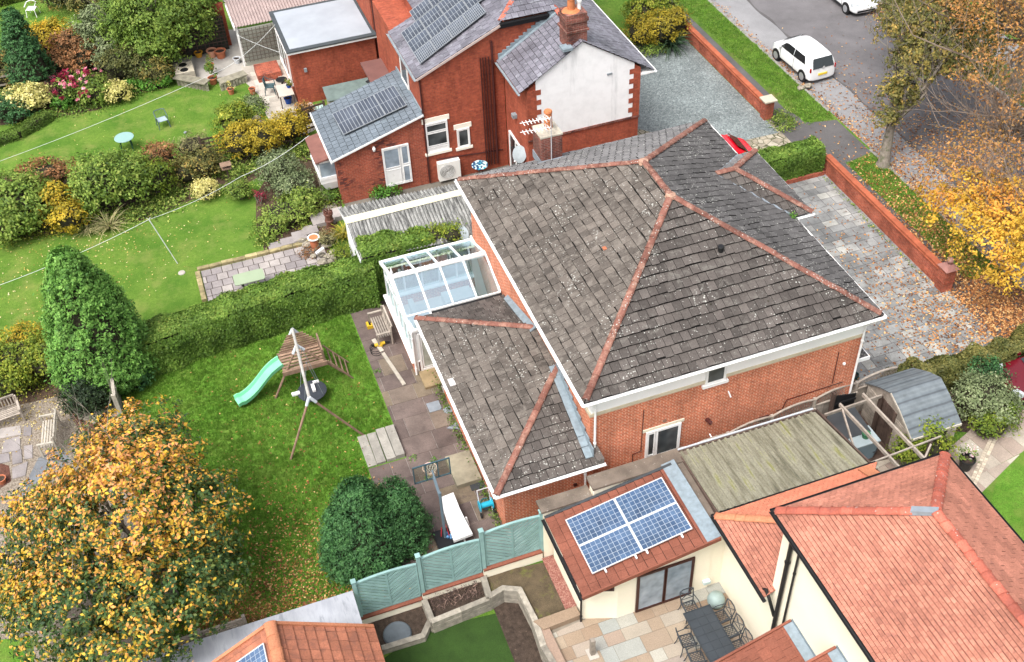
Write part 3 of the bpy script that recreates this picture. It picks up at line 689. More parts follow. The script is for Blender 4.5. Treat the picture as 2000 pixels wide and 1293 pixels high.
sl_grey = slabmat('small_grey_slab', [(0, (.20, .18, .18)), (.5, (.25, .225, .22)), (1, (.33, .30, .28))], stain=.25)
sl_path = slabmat('pinkish_path_slab', [(0, (.24, .18, .15)), (.5, (.30, .245, .20)), (1, (.36, .33, .27))], stain=.18)
crazy = NT('crazy_paving', .9, .2)
_v = crazy.n('ShaderNodeTexVoronoi', Scale=2.6, _feature='DISTANCE_TO_EDGE'); _c = crazy.n('ShaderNodeTexVoronoi', Scale=2.6)
for q in (_v, _c): crazy.l(crazy.tc.outputs['Object'], q.inputs['Vector'])
_o = crazy.ramp(_c.outputs['Color'], [(0, (.22, .19, .14)), (.5, (.34, .30, .23)), (1, (.45, .41, .33))])
_o = crazy.mix(1.0, _o, crazy.ramp(crazy.noise(3, 6, .7), [(.3, (.55,)*3), (.7, (1.2,)*3)]), 'MULTIPLY')
_o = crazy.mix(crazy.ramp(_v.outputs['Distance'], [(.015, (1,)*3), (.05, (0,)*3)]), _o, (.06, .065, .03)); crazy.color(_o); crazy.bump(_v.outputs['Distance'], .3, .05); crazy = crazy.m
def sheet(name, pts, z, mat, kind='structure'):
    m = MB(); A = sum(pts[i][0]*pts[(i+1) % len(pts)][1]-pts[(i+1) % len(pts)][0]*pts[i][1] for i in range(len(pts)))
    if A < 0: pts = pts[::-1]
    m.poly([(p[0], p[1], z) for p in pts], .5); o = m.build(name, mat); o['kind'] = kind; return o
def rect(x0, y0, x1, y1): return [(x0, y0), (x1, y0), (x1, y1), (x0, y1)]
def st(m, name, mat, kind='structure'): o = m.build(name, mat); o['kind'] = kind; return o
HX0, HX1, HY1 = -6.5, 13.2, 21.14
g = MB(); B_ = 700
g.poly([(-B_, HY1, 0), (30, HY1, 0), (30, B_, 0), (-B_, B_, 0)]); g.poly([(HX1, -B_, 0), (30, -B_, 0), (30, HY1, 0), (HX1, HY1, 0)])
g.poly([(-B_, -B_, 0), (HX0, -B_, 0), (HX0, HY1, 0), (-B_, HY1, 0)])
# sides and floor of the sunken yard
g.quad((HX0, HY1, 0), (HX1, HY1, 0), (HX1, HY1, -1.2), (HX0, HY1, -1.2)); g.quad((HX1, HY1, 0), (HX1, -B_, 0), (HX1, -B_, -.7), (HX1, HY1, -.7)); g.quad((HX0, -B_, 0), (HX0, HY1, 0), (HX0, HY1, -1.2), (HX0, -B_, -1.2))
g.quad((6.36, -B_, -.62), (HX1, -B_, -.62), (HX1, HY1, -.62), (6.36, HY1, -.62)); g.quad((HX0, -B_, -1.12), (6.36, -B_, -1.12), (6.36, HY1, -1.12), (HX0, HY1, -1.12)); g.quad((6.36, -B_, -1.12), (6.36, -B_, -.62), (6.36, HY1, -.62), (6.36, HY1, -1.12))
g.quad((30, -B_, 0), (30, B_, 0), (30, B_, -.12), (30, -B_, -.12)); g.quad((30, -B_, -.12), (B_, -B_, -.12), (B_, B_, -.12), (30, B_, -.12))
st(g, 'ground', lawn_soft)
sheet('lawn', [(-4.9, 21.12), (4.6, 21.12), (4.6, 35.6), (-4.9, 35.6)], .004, lawn_vivid)
# rear patio of the main house
sheet('patio_bed', [(4.35, 26.4), (7, 26.4), (7, 35.6), (4.35, 35.6)], .008, conc_lt if 0 else concrete)
sheet('patio_bed', [(2.95, 21.12), (7, 21.12), (7, 26.4), (2.95, 26.4)], .008, concrete)
m = slabs(rect(4.35, 26.4, 6.55, 35.6), .008, [.62, .8, .95], [.6, .95, 1.25], seed=3)
slabs(rect(2.95, 21.12, 6.55, 26.4), .008, [.62, .9], [.6, .9, 1.2], seed=5, m=m); st(m, 'patio', sl_patio)
# front drive
dr = [(19.4, 22.7), (27.25, 23.0), (27.25, 35.8), (19.4, 35.8)]
sheet('drive_bed', dr, .006, asphalt); m = slabs(dr, .006, [.42, .5], [.42, .5, .5, .65], seed=8, gap=.028); st(m, 'driveway', sl_drive)
# pavement, verge, crossings, road
sheet('footway', rect(26.9, -60, 28.35, 120), .004, asph_path)
sheet('driveway_crossing', rect(27.25, 22.0, 29.88, 27.0), .008, asph_path); sheet('driveway_crossing', [(26.9, 35.7), (29.88, 36.4), (29.88, 39.4), (26.9, 40.2)], .008, asph_path)
sheet('grass_verge', [(28.3, 27.0), (29.88, 27.0), (29.88, 36.4), (28.6, 36.0)], .009, verge); sheet('grass_verge', [(28.1, 41.2), (28.6, 39.7), (29.88, 39.4), (29.88, 110), (28.0, 110)], .009, verge)
m = MB(); y = -40
while y < 110:
    low = (22 < y < 27) or (36.2 < y < 39.5); m.box(29.88, y, -.1, 30.02, y+.9, .012 if not low else -.07); y += .912
st(m, 'kerb', plain('worn_kerb', (.23, .22, .20), .9, .25, 3))
sheet('road', rect(30.02, -60, 38.6, 120), -.112, asphalt); sheet('road_edge_strip', rect(30.02, -60, 32.05, 120), -.108, asph_pale)
m = MB(); y = -20
while y < 90:
    m.poly([(31.98+.06*math.sin(y*1.7), y, -.104), (32.12+.08*math.sin(y*2.3), y, -.104), (32.12+.08*math.sin((y+.5)*2.3), y+.5, -.104), (31.98+.06*math.sin((y+.5)*1.7), y+.5, -.104)]); y += .5
st(m, 'road_joint', asph_path)
m = MB(); m.box(38.6, -60, -.12, 38.75, 120, .0); st(m, 'kerb', conc_lt)
sheet('far_verge', rect(38.75, -60, 40.6, 120), -.004, verge); sheet('far_footway', rect(40.6, -60, 42.4, 120), -.002, asph_pale); sheet('far_gardens', rect(42.4, -60, 200, 120), -.002, verge)
# neighbour's gravel forecourt and crazy paving
sheet('crazy_paving', [(18.9, 35.8), (26.9, 35.8), (27.0, 40.6), (23.5, 40.9), (20.2, 43.2), (18.9, 47)], .006, crazy)
sheet('gravel_forecourt', [(19.6, 45), (20.6, 42.6), (22.4, 40.6), (24.2, 39.6), (26.75, 39.5), (26.75, 49.4), (22.6, 50.2), (19.6, 50.2)], .012, gravel)
sheet('alley_paving', [(5.9, 36.5), (20, 35.0), (20, 42.3), (10.0, 42.1), (5.9, 42.1)], .005, asph('mossy_concrete', (.13, .12, .10), .4))
# paths and beds behind the north house
sheet('planting_bed', [G(520, 500)[:2], G(640, 505)[:2], G(668, 400)[:2], G(640, 300)[:2], G(560, 285)[:2], G(500, 380)[:2], G(500, 440)[:2]], .005, hedgeground)
sheet('garden_path', [G(622, 430)[:2], G(668, 425)[:2], G(655, 395)[:2], G(632, 330)[:2], G(622, 290)[:2], G(608, 300)[:2], G(618, 340)[:2], G(632, 395)[:2]], .01, crazy)
m = MB()
for i, (px, py, w_, h_) in enumerate(((538, 478, .62, .5), (562, 470, .62, .5), (585, 461, .62, .7), (606, 450, .66, .6), (630, 428, 1.0, .8), (655, 420, .8, .7))):
    x, y, _ = G(px, py, .1); m.box(x-w_/2, y-h_/2, 0, x+w_/2, y+h_/2, .06+.035*i, .4+.1*i)
st(m, 'stone_steps', sl_grey)
pn = [(-.98, 37.6), (4.3, 37.6), (4.3, 39.75), (-.98, 39.75)]
sheet('small_patio_bed', pn, .006, soil); m = slabs(pn, .006, [.45], [.45], seed=11, gap=.03); st(m, 'small_patio', sl_grey)
m = MB(); x = -1.1
while x < 4.2: m.box(x, 39.78, 0, x+.5, 39.98, .12+random.uniform(-.02, .02)); x += .52
y = 37.7
while y < 39.7: m.box(-1.22, y, 0, -1.02, y+.48, .12+random.uniform(-.02, .02)); y += .5
st(m, 'stone_edging', plain('mossy_stone', (.30, .25, .13), .95, .4, 4, bump=.5, rv=.3))
# far neighbour patio
np_ = [G(453, 128)[:2], G(560, 100)[:2], G(612, 205)[:2], G(640, 240)[:2], G(600, 262)[:2], G(545, 262)[:2], G(520, 225)[:2], G(505, 185)[:2], G(478, 160)[:2]]
sheet('neighbour_patio_bed', np_, .006, conc_lt)
m = MB()
for q in ([G(470, 130)[:2], G(560, 100)[:2], G(590, 180)[:2], G(512, 190)[:2]], [G(512, 190)[:2], G(590, 180)[:2], G(640, 240)[:2], G(545, 262)[:2]]): slabs(q, .006, [.45, .6], [.6, .75], seed=4, m=m)
st(m, 'neighbour_patio', sl_pale)
m = MB(); a = G(545, 148); 
for i, (px, py, L) in enumerate(((543, 140, 1.3), (556, 128, 1.6))):
    p, q = G(px-9, py-8, .2), G(px+14, py+32, .2); m.prism([(p[0], p[1]), (q[0], q[1]), (q[0]+1.3, q[1]+.2), (p[0]+1.3, p[1]+.3)], 0, .16+.16*i, .6)
st(m, 'patio_steps', sl_pale)
sheet('rough_terrace', [G(436, 60)[:2], G(475, 55)[:2], G(480, 140)[:2], G(436, 152)[:2]], .007, concrete)
# raised stone bed with pots corner
sheet('rough_terrace', [G(335, 120)[:2], G(440, 70)[:2], G(470, 120)[:2], G(440, 150)[:2], G(350, 165)[:2]], .008, concrete)
for lb, (a, b, h, d) in {'low stone wall of the pot terrace beside the lawn': (G(345, 158, .3), G(408, 170, .3), .45, .45), 'low stone retaining wall beside the pale patio steps': (G(430, 168, .3), G(482, 150, .3), .4, .5)}.items():
    m = MB(); k = 9
    for i in range(k):
        for z in range(3):
            x0 = a[0]+(b[0]-a[0])*i/k; x1 = a[0]+(b[0]-a[0])*(i+1)/k-.015; y0 = a[1]+(b[1]-a[1])*i/k; m.box(x0, y0-random.uniform(.0, .03), z*h/3.2, x1, y0+d, (z+1)*h/3.2-.012)
    m.bar((a[0], a[1]+d*.5, h+.01), (b[0], b[1]+d*.5, h+.01), d+.08, .06); tag(m.build('stone_wall', plain('garden_stone', (.27, .25, .19), .9, .3, 4, rv=.3, bump=.5)), lb, 'wall')
for lb, px, py in (('planting bed behind the mauve flowers', 0, 0),): pass
sheet('flower_border', [G(0, 245)[:2], G(80, 235)[:2], G(190, 215)[:2], G(260, 185)[:2], G(330, 170)[:2], G(345, 100)[:2], G(120, 110)[:2], G(0, 190)[:2]], .006, hedgeground)
sheet('shrub_border', [G(0, 470)[:2], G(130, 455)[:2], G(280, 430)[:2], G(400, 380)[:2], G(480, 360)[:2], G(600, 290)[:2], G(560, 265)[:2], G(420, 300)[:2], G(330, 320)[:2], G(0, 345)[:2]], .006, hedgeground)
sheet('hedge_border', [(-5.2, 34.2), (6.4, 35.0), (6.4, 37.2), (-5.2, 36.8)], .012, hedgeground)
sheet('hedge_border', [G(0, 700)[:2], G(60, 690)[:2], G(120, 720)[:2], G(130, 770)[:2], G(0, 800)[:2]], .012, hedgeground)
# gravel garden bottom left
gg = [(-4.95, 20.9), (-4.95, 34.4), G(120, 765)[:2], G(0, 790)[:2], (-14, 33), (-16, 20.9)]
sheet('gravel_garden', gg, .008, pea)
sheet('bark_bed', [G(125, 790)[:2], G(150, 772)[:2], G(205, 800)[:2], G(230, 830)[:2], G(200, 860)[:2], G(160, 850)[:2]], .014, mulch)
sheet('bark_bed', [G(0, 905)[:2], G(18, 910)[:2], G(22, 940)[:2], G(0, 955)[:2]], .016, mulch)
sheet('slate_path', [G(75, 895)[:2], G(120, 875)[:2], G(140, 900)[:2], G(60, 950)[:2], G(45, 990)[:2], G(30, 985)[:2]], .014, slabmat('blue_slate_path', [(0, (.12, .13, .145)), (1, (.17, .18, .195))]))
m = MB()
for q, sd_ in (([G(0, 838), G(40, 832), G(42, 850), G(0, 857)], 1), ([G(8, 862), G(40, 852), G(40, 880), G(4, 886)], 2), ([G(48, 832), G(62, 832), G(62, 852), G(46, 852)], 3), ([G(24, 884), G(42, 878), G(44, 904), G(25, 908)], 4), ([G(47, 872), G(64, 870), G(64, 895), G(48, 898)], 5), ([G(24, 915), G(55, 902), G(50, 930), G(25, 936)], 6), ([G(0, 1010), G(25, 1000), G(30, 1030), G(0, 1045)], 7), ([G(0, 888), G(18, 886), G(20, 902), G(0, 906)], 8)):
    m.prism([p[:2] for p in q], .008, .035, random.random())
st(m, 'stepping_slabs', sl_grey)
sheet('lawn', [(-12, 12), (-8.6, 12), (-8.6, 23.7), (-12, 24.5)], .012, lawn_vivid)
# cream house yard, 60 cm lower
yz = -.612
cp = [(6.35, 10), (13.0, 10), (13.0, 18.35), (7.75, 18.35), (6.35, 18.2)]
m = slabs(cp, -.615, [.45, .6, .9], [.45, .6, .9, .9], seed=21, gap=.012); st(m, 'sandstone_patio', sl_cream)
sheet('sandstone_patio_bed', [(6.36, 10), (13.1, 10), (13.1, 18.6), (7.8, 18.9), (6.36, 18.75)], -.6165, plain('patio_pointing', (.22, .19, .15), .9, .2))
gq = lambda z, *a: [G(x, y, z)[:2] for x, y in a]
sheet('artificial_lawn', gq(-1.1, (826, 1230), (968, 1198), (1012, 1310), (1040, 1400), (700, 1400), (730, 1300)), -1.105, turf)
sheet('bare_soil_bed', gq(-1.1, (955, 1170), (1025, 1165), (1060, 1260), (1100, 1400), (1040, 1400), (1012, 1310), (968, 1198)), -1.1, soil)
sheet('mossy_bed', gq(-.57, (948, 1122), (960, 1160), (984, 1150), (1016, 1154), (1046, 1212), (1058, 1216), (1128, 1190), (1072, 1096)), -.57, plain('mossy_soil', (.10, .075, .045), .95, .3, 3, bump=1, fine=.4, stain=((.13, .15, .025), 1.7, .54)))
sheet('red_gravel_strip', [(7.4, 18.85), (7.79, 18.85), (7.79, 20.95), (7.4, 20.95)], -.5, redgravel)
# cream house front garden
sheet('front_lawn', [(20.6, 2), (26.8, 2), (26.8, 12), (26.0, 20.0), (24.3, 19.3), (21.0, 16.2), (20.0, 14)], .008, lawn_vivid)
path = [G(1700, 905)[:2], G(1860, 870)[:2], G(1890, 845)[:2], G(1975, 755)[:2], G(2060, 760)[:2], G(2020, 860)[:2], G(1918, 962)[:2], G(1815, 1010)[:2]]
sheet('front_path_bed', path, .006, conc_lt); m = MB()
for q in ([path[0], path[1], path[6], path[7]], [path[1], path[2], path[5], path[6]], [path[2], path[3], path[4], path[5]]): slabs(q, .006, [.6, .75], [.6, .6, .9], seed=31, m=m, rot=.15)
st(m, 'front_path', sl_path)
m = MB(); a, b = Vector((20.2, 16.6)), Vector((24.4, 19.75)); e = Vector((27.5, 21.0))
for p, q in ((a, b), (b, e)):
    k = int((q-p).length/.125)
    for i in range(k):
        c = p+(q-p)*i/k; d = (q-p).normalized(); nn_ = Vector((-d.y, d.x))
        for j in range(2): c2 = c+nn_*(.13*j); m.prism([tuple(c2), tuple(c2+d*.11), tuple(c2+d*.11+nn_*.11), tuple(c2+nn_*.11)], 0, .045+random.uniform(0, .01))
st(m, 'sett_edging', plain('buff_setts', (.42, .36, .28), .9, .2, 5, rv=.25))
sheet('shrub_bed', [G(1790, 760)[:2], G(1960, 700)[:2], G(1975, 755)[:2], G(1890, 845)[:2], G(1840, 840)[:2]], .01, soil)
sheet('side_yard', [(13.2, 18), (21, 18), (21.3, 22.6), (13.2, 22.2)], .006, plain('decking_brown', (.07, .045, .035), .9, .3, 3, fine=.3))
def GP(px, py, p0, n):
    d = Vector(_ray(px, py)); o = Vector((0, 0, CAMH)); n = Vector(n); t = (Vector(p0)-o).dot(n)/d.dot(n); return o+d*t
def face_open(P0, P1, fixed, axis):
    a = (GY if axis == 'Y' else GX)(P0[0], P0[1], fixed); b = (GY if axis == 'Y' else GX)(P1[0], P1[1], fixed); return a, b
def wallbox(t, name, mat, x0, y0, z0, x1, y1, z1): m = MB(); m.box(x0, y0, z0, x1, y1, z1); return m.build(name, mat, t)
def extr(m, tri, d): m.hexa(tri, [tuple(Vector(p)+Vector(d)) for p in tri], .5)
def dpipe(t, pts, r=.04, mat=None, name='downpipe', n=8):
    m = MB(); m.tube(pts, r, n)
    for a, b in zip(pts[:-1], pts[1:]):
        if abs(a[2]-b[2]) > 1.2:
            for k in (0.15, .85): z = a[2]+(b[2]-a[2])*k; m.lathe((a[0]+(b[0]-a[0])*k, a[1]+(b[1]-a[1])*k, z), [(r*1.35, -.03), (r*1.35, .03)], n)
    return m.build(name, mat or white, t, smooth=False)
# ============================================================ MAIN HOUSE
EZ = 5.2; X0, X1, Y0, Y1 = 9.3, 19.92, 21.95, 34.7; RZ = 7.95; RX = 14.61; RYa, RYb = 27.26, 29.4; tt = (RZ-EZ)/(RX-X0)
house = T('brick_house', 'large orange brick house with dark lichened hipped tile roof in the centre', 'house', (14.6, 28, 0))
wx0, wx1, wy0, wy1 = 9.66, 19.55, 22.3, 34.35
zb = 4.22
m = MB(); m.box(wx0, wy0, 0, wx1, wy1, zb-.08); m.box(19.56, 28.05, 0, 20.3, 31.6, zb-.08); m.build('brick_wall', bk_main, house)
m = MB(); m.box(wx0+.4, wy0-.02, zb+.05, wx1+.02, wy1+.02, 5.1); m.box(wx0+.02, wy0-.02, zb+.05, wx0+.4, 24.2, 5.1); m.box(19.58, 28.03, zb+.05, 20.32, 31.62, 5.1)
m.build('render_band', wrender, house)
wallbox(house, 'upper_brick_wall', bk_main, wx0-.004, 24.2, zb-.02, wx0+.396, wy1, 5.1)
wallbox(house, 'stone_band', plain('buff_stone_band', (.52, .46, .34), .8, .12, 3), wx0-.04, wy0-.05, zb-.08, wx1+.05, 24.2, zb+.05)
# hipped roof
def P3(x, y): return (x, y, None)
A_ = (X0, Y0, EZ); B_1 = (X1, Y0, EZ); C_ = (X1, Y1, EZ); D_ = (X0, Y1, EZ); R1 = (RX, RYa, RZ); R2 = (RX, RYb, RZ)
tiles([A_, R1, R2, D_], .345, .30, .062, .008, .012, slip=.012, lap_shade=.025).build('west_roof_slope', tile_w, house)
tiles([A_, B_1, R1], .345, .30, .065, .012, .014, slip=.014, lap_shade=.012).build('south_roof_slope', tile_s, house)
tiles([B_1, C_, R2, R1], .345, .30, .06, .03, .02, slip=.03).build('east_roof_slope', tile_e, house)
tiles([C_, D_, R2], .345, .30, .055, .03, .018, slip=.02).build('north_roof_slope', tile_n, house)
up_ = .05
def lift(p, d=up_): return (p[0], p[1], p[2]+d)
for a, b in ((A_, R1), (B_1, R1), (R1, R2), (D_, R2), (C_, R2)):
    a2 = tuple(Vector(a).lerp(Vector(b), .015)); ridge_line(lift(a2), lift(b), .44, .118, ridge_t, house)
# mortar lump where hips meet
for _y in (RYa, RYb): m = MB(); m.lathe((RX, _y, RZ-.02), [(.2, 0), (.17, .12), (.05, .14)], 7); m.build('ridge_mortar', MATS.get('pinkish_mortar') or plain('pinkish_mortar', (.36, .22, .16), .9, .3, 8, bump=.6), house)
# bay roof on the road side
bx1, by0, by1 = 20.66, 27.67, 31.93; hw = (by1-by0)/2; ym = (by0+by1)/2; zr = EZ+hw*tt
a, b, c_, d_ = (bx1, by0, EZ), (bx1, by1, EZ), (bx1-hw, ym, zr), (X1-hw-.02, ym, zr)
e0, e1 = (X1, by0, EZ), (X1, by1, EZ)
L3 = lambda P, d=.045: [(p[0], p[1], p[2]+d) for p in P]
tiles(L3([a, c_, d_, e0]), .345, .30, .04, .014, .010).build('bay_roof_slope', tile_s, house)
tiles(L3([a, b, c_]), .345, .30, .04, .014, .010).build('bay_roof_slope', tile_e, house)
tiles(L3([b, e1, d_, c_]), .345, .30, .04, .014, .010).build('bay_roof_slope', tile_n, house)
for p, q in ((a, c_), (b, c_), (c_, d_)): ridge_line(lift(p, .09), lift(q, .09), .44, .12, ridge_t, house)
m = MB(); m.bar(lift(d_, .05), lift(e0, .075), .10, .03); m.bar(lift(d_, .05), lift(e1, .075), .10, .03); m.build('lead_valley', lead, house)
# moss tuft in the valley
P = np.stack([RNG.normal(X1-.12, .1, 260), RNG.normal(by0+.0, .10, 260), RNG.uniform(EZ+.06, EZ+.2, 260)], 1); leaves('valley_moss', P, RNG.normal(size=(260, 3))+[0, 0, 1], .07, RNG.random(260), L_bright, house)['kind'] = 'stuff'
# gutters, fascia
gz = EZ-.0
g_ = .055
gutter([(X0-g_, Y0-g_, gz), (X1+g_, Y0-g_, gz), (X1+g_, by0-g_, gz), (bx1+g_, by0-g_, gz), (bx1+g_, by1+g_, gz), (X1+g_, by1+g_, gz), (X1+g_, Y1+g_, gz), (X0-g_, Y1+g_, gz), (X0-g_, Y0-g_, gz)], house, white)
m = MB(); m.box(X0+.02, Y0+.02, EZ-.2, X1-.02, Y0+.05, EZ-.02); m.box(X0+.02, Y0+.05, EZ-.2, X0+.05, Y1-.02, EZ-.02); m.box(X1-.05, Y0+.05, EZ-.2, X1-.02, Y1-.02, EZ-.02); m.box(X0+.05, Y1-.05, EZ-.2, X1-.05, Y1-.02, EZ-.02); m.box(X0+.05, Y0+.05, EZ-.16, X1-.05, Y1-.05, EZ-.12); m.box(X1, by0+.05, EZ-.16, bx1-.05, by1-.05, EZ-.12); m.build('fascia_and_soffit', white, house)
dpipe(house, [(X1-.25, Y0-.05, EZ-.08), (X1-.28, Y0+.0, EZ-.2), (wx1-.03, wy0-.09, EZ-.5), (wx1-.03, wy0-.09, .05)])
dpipe(house, [(X0+.45, Y0-.05, EZ-.08), (X0+.5, wy0-.08, EZ-.35), (X0+.5, wy0-.08, 2.55)])
# openings in the south wall
a, b = face_open((1374.5, 751.5), (1419, 708), wy0, 'Y')
a, b = GY(1375.5, 750, wy0), GY(1413, 740, wy0)
framewin(house, (a[0], wy0-.03, a[2]), (1, 0, 0), b[0]-a[0]+.03, .74, [(.06, .06, .94, .94, 'g')], white, winglass, .06, .05, 'window', (0, -1, 0), sill=white)
a, b = GY(1258, 896, wy0), GY(1324, 877, wy0); dz0 = a[2]
framewin(house, (a[0], wy0-.01, dz0), (1, 0, 0), b[0]-a[0], 1.36, [(.05, .12, .25, .93, 'g'), (.31, .05, .95, .95, 'g')], white, winglass, .07, .06, 'side_window', (0, -1, 0), lintel=.12, lintm=plain('cream_lintel', (.62, .58, .46), .8, .1))
m = MB(); m.box(a[0]-.06, wy0-.12, dz0-.1, b[0]+.06, wy0, dz0-.005); m.build('window_sill', white, house)
print('side window', a, b)
# cables, vents, flue on the south wall
def wl(pts, r=.014):
    m = MB(); m.tube([(GY(x, y, wy0)[0], wy0-.02, GY(x, y, wy0)[2]) for x, y in pts], r, 5); m.build('wall_cable', maroonp, house)
wl([(1638, 687), (1625, 748)]); wl([(1645, 745), (1547, 777), (1536, 780), (1531, 790), (1527, 799), (1516, 801)]); wl([(1257, 800), (1251, 880), (1235, 887), (1234, 925)])
c = GY(1298, 821, wy0); m = MB(); m.tube([(c[0], wy0+.01, c[2]), (c[0], wy0-.03, c[2])], .075, 14); m.build('air_vent', plain('brown_vent', (.25, .13, .09), .7, .1), house)
c = GY(1381, 818, wy0); m = MB(); m.tube([(c[0], wy0, c[2]), (c[0], wy0-.22, c[2]), (c[0], wy0-.26, c[2]+.1)], .06, 12); m.lathe((c[0], wy0-.05, c[2]-.02), [(.09, 0), (.09, .03)], 12); m.build('boiler_flue', maroonp, house)
c = GY(1422, 767, wy0); m = MB(); m.bar((c[0], wy0, c[2]+.08), (c[0]+.05, wy0-.12, c[2]-.12), .035); m.build('overflow_pipe', white, house)
c = GY(1386, 848, wy0); m = MB(); m.tube([(c[0], wy0, c[2]), (c[0], wy0-.12, c[2]), (c[0], wy0-.12, c[2]-.2)], .025, 8); m.build('waste_pipe', white, house)
c = GY(1487, 817, wy0); m = MB(); m.box(c[0]-.1, wy0-.08, c[2]-.08, c[0]+.25, wy0, c[2]+.1); m.build('vent_hood', maroonp, house)
# roof vent on the south slope, slipped tile fragment on the west slope
n_s = Vector((0, -tt, 1)).normalized(); n_w = Vector((-tt, 0, 1)).normalized()
p = GP(1407, 492, A_, n_s); m = MB(); m.lathe((p.x, p.y, p.z), [(.1, 0), (.09, .2), (.12, .21), (.1, .25)], 10); m.build('roof_vent', blackp, house)
p = GP(1345, 505, A_, n_s)
p = GP(1180, 488, A_, n_w); m = MB(); m.box(p.x-.05, p.y-.09, p.z+.05, p.x+.07, p.y+.07, p.z+.09); m.build('broken_tile', terracotta, house)
p = GP(1395, 640, A_, n_s)
for (px, py) in ((1500, 590), (1275, 470), (1388, 596)):
    p = GP(px, py, A_, n_s if px > 1300 else n_w); m = MB(); m.lathe((p.x, p.y, p.z+.03), [(.04, 0), (.035, .03), (.02, .05)], 7); m.build('moss_clump', plain('dry_moss', (.05, .045, .035), .95, .3), house)
# chimney on the north slope
cx0, cx1, cy0, cy1 = 12.55, 13.42, 34.05, 34.95
m = MB(); m.box(cx0, cy0, 4.6, cx1, cy1, 6.62); ch = m.build('chimney', bk_dark, house)
m = MB(); m.box(cx0-.02, cy0-.02, 6.62, cx1+.02, cy1+.02, 6.68); m.lathe(((cx0+cx1)/2, (cy0+cy1)/2, 6.68), [(.4, 0), (.22, .08)], 10); m.build('mortar_capping', plain('chimney_flaunching', (.42, .38, .31), .9, .2, 6), ch)
m = MB(); m.lathe(((cx0+cx1)/2+.05, (cy0+cy1)/2+.02, 6.7), [(.17, 0), (.155, .35), (.165, .4), (.15, .42), (.15, .7), (.17, .74), (.15, .8), (.12, .8)], 16); m.build('chimney_pot', potorange, ch)
m = MB(); m.box(cx0-.03, cy0-.03, 5.3, cx1+.03, cy1, 5.62); m.box(cx0-.18, cy0-.3, 5.36, cx1+.15, cy0-.03, 5.62); m.build('lead_flashing', lead, ch)
# ============================================================ REAR EXTENSION (part of the house)
ex0, ez, ety0, ety1 = 6.2, 2.5, 21.66, 30.62; et = (3.78-2.5)/(9.66-ex0); hd = 9.66-ex0
m = MB(); m.box(6.55, 22.0, 0, 9.655, 28.9, 2.42); m.box(6.98, 28.9, 0, 9.655, 30.3, 2.42); m.build('extension_wall', bk_main, house)
a, b = (ex0, ety0, ez), (ex0, ety1, ez); c_, d_ = (9.66, ety1-hd, ez+hd*et), (9.66, ety0+hd, ez+hd*et)
tiles([a, d_, c_, b], .345, .30, .062, .008, .012, slip=.012, lap_shade=.025).build('extension_west_slope', tile_w, house)
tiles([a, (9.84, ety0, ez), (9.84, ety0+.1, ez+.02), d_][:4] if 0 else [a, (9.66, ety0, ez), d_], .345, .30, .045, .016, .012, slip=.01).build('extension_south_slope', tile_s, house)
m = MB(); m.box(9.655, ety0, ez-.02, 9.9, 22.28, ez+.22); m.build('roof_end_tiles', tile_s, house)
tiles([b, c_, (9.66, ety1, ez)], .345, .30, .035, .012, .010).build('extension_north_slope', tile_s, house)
ridge_line(lift(a), lift(d_, .04), .44, .115, ridge_t, house); ridge_line(lift(b), lift(c_, .04), .44, .115, ridge_t, house)
gutter([(ex0-.05, ety1, ez), (ex0-.05, ety0-.05, ez), (9.95, ety0-.05, ez)], house, white)
m = MB(); m.box(ex0+.02, ety0+.02, ez-.16, 9.6, ety0+.05, ez-.02); m.box(ex0+.02, ety0+.05, ez-.16, ex0+.05, ety1, ez-.02); m.build('extension_fascia', white, house)
m = MB(); k = 9
for i in range(k):
    y0 = ety0+.25+i*(hd-.25)/k; z0 = ez+(y0-ety0)*et; m.box(9.60, y0, z0-.05, 9.64, y0+(hd-.25)/k-.01, z0+.42, .3+.05*i)
    m.hexa([(9.36, y0, z0+.05), (9.60, y0, z0+.05), (9.60, y0+.38, z0+.05+.38*et), (9.36, y0+.38, z0+.05+.38*et)], [(9.36, y0, z0+.075), (9.60, y0, z0+.075), (9.60, y0+.38, z0+.075+.38*et), (9.36, y0+.38, z0+.075+.38*et)], .4)
m.build('stepped_flashing', leadlt, house)
m = MB(); m.hexa([(9.42, ety1-hd-.1, 3.75), (9.64, ety1-hd-.1, 3.86), (9.64, ety1-.5, 2.9), (9.45, ety1-.6, 2.87)], [(9.42, ety1-hd-.1, 3.79), (9.64, ety1-hd-.1, 3.95), (9.64, ety1-.5, 2.95), (9.45, ety1-.6, 2.9)], .4); m.build('valley_flashing', leadlt, house)
dpipe(house, [(9.35, ety0-.03, ez-.08), (9.35, 21.92, ez-.3), (9.35, 21.92, .05)])
c = GY(1123, 946, 22.0); m = MB(); m.tube([(c[0], 22.02, c[2]), (c[0], 21.95, c[2])], .07, 12); m.build('air_vent', maroonp, house)
n_e = Vector((-et, 0, 1)).normalized(); p = GP(882, 748, a, n_e); m = MB(); m.box(p.x-.1, p.y-.2, p.z+.04, p.x+.12, p.y+.15, p.z+.08); m.build('replacement_tile', plain('pale_replacement', (.5, .48, .47), .8, .1), house)
# porch step, front canopy lamp
m = MB(); c = GY(1652, 712, wy0); m.box(19.56, wy0+.1, c[2]-.1, 20.1, wy0+.9, c[2]); m.build('porch_canopy', tile_e, house)
m = MB(); m.box(19.6, wy0+.05, c[2]-.16, 20.15, wy0+.1, c[2]-.02); m.box(20.1, wy0+.1, c[2]-.16, 20.15, wy0+.95, c[2]-.02); m.build('canopy_gutter', white, house)
c = GY(1650, 712, wy0-.1); m = MB(); m.lathe((c[0], wy0-.06, c[2]), [(.02, -.06), (.05, -.03), (.055, .02), (.03, .06)], 10); m.build('security_light', white, house)
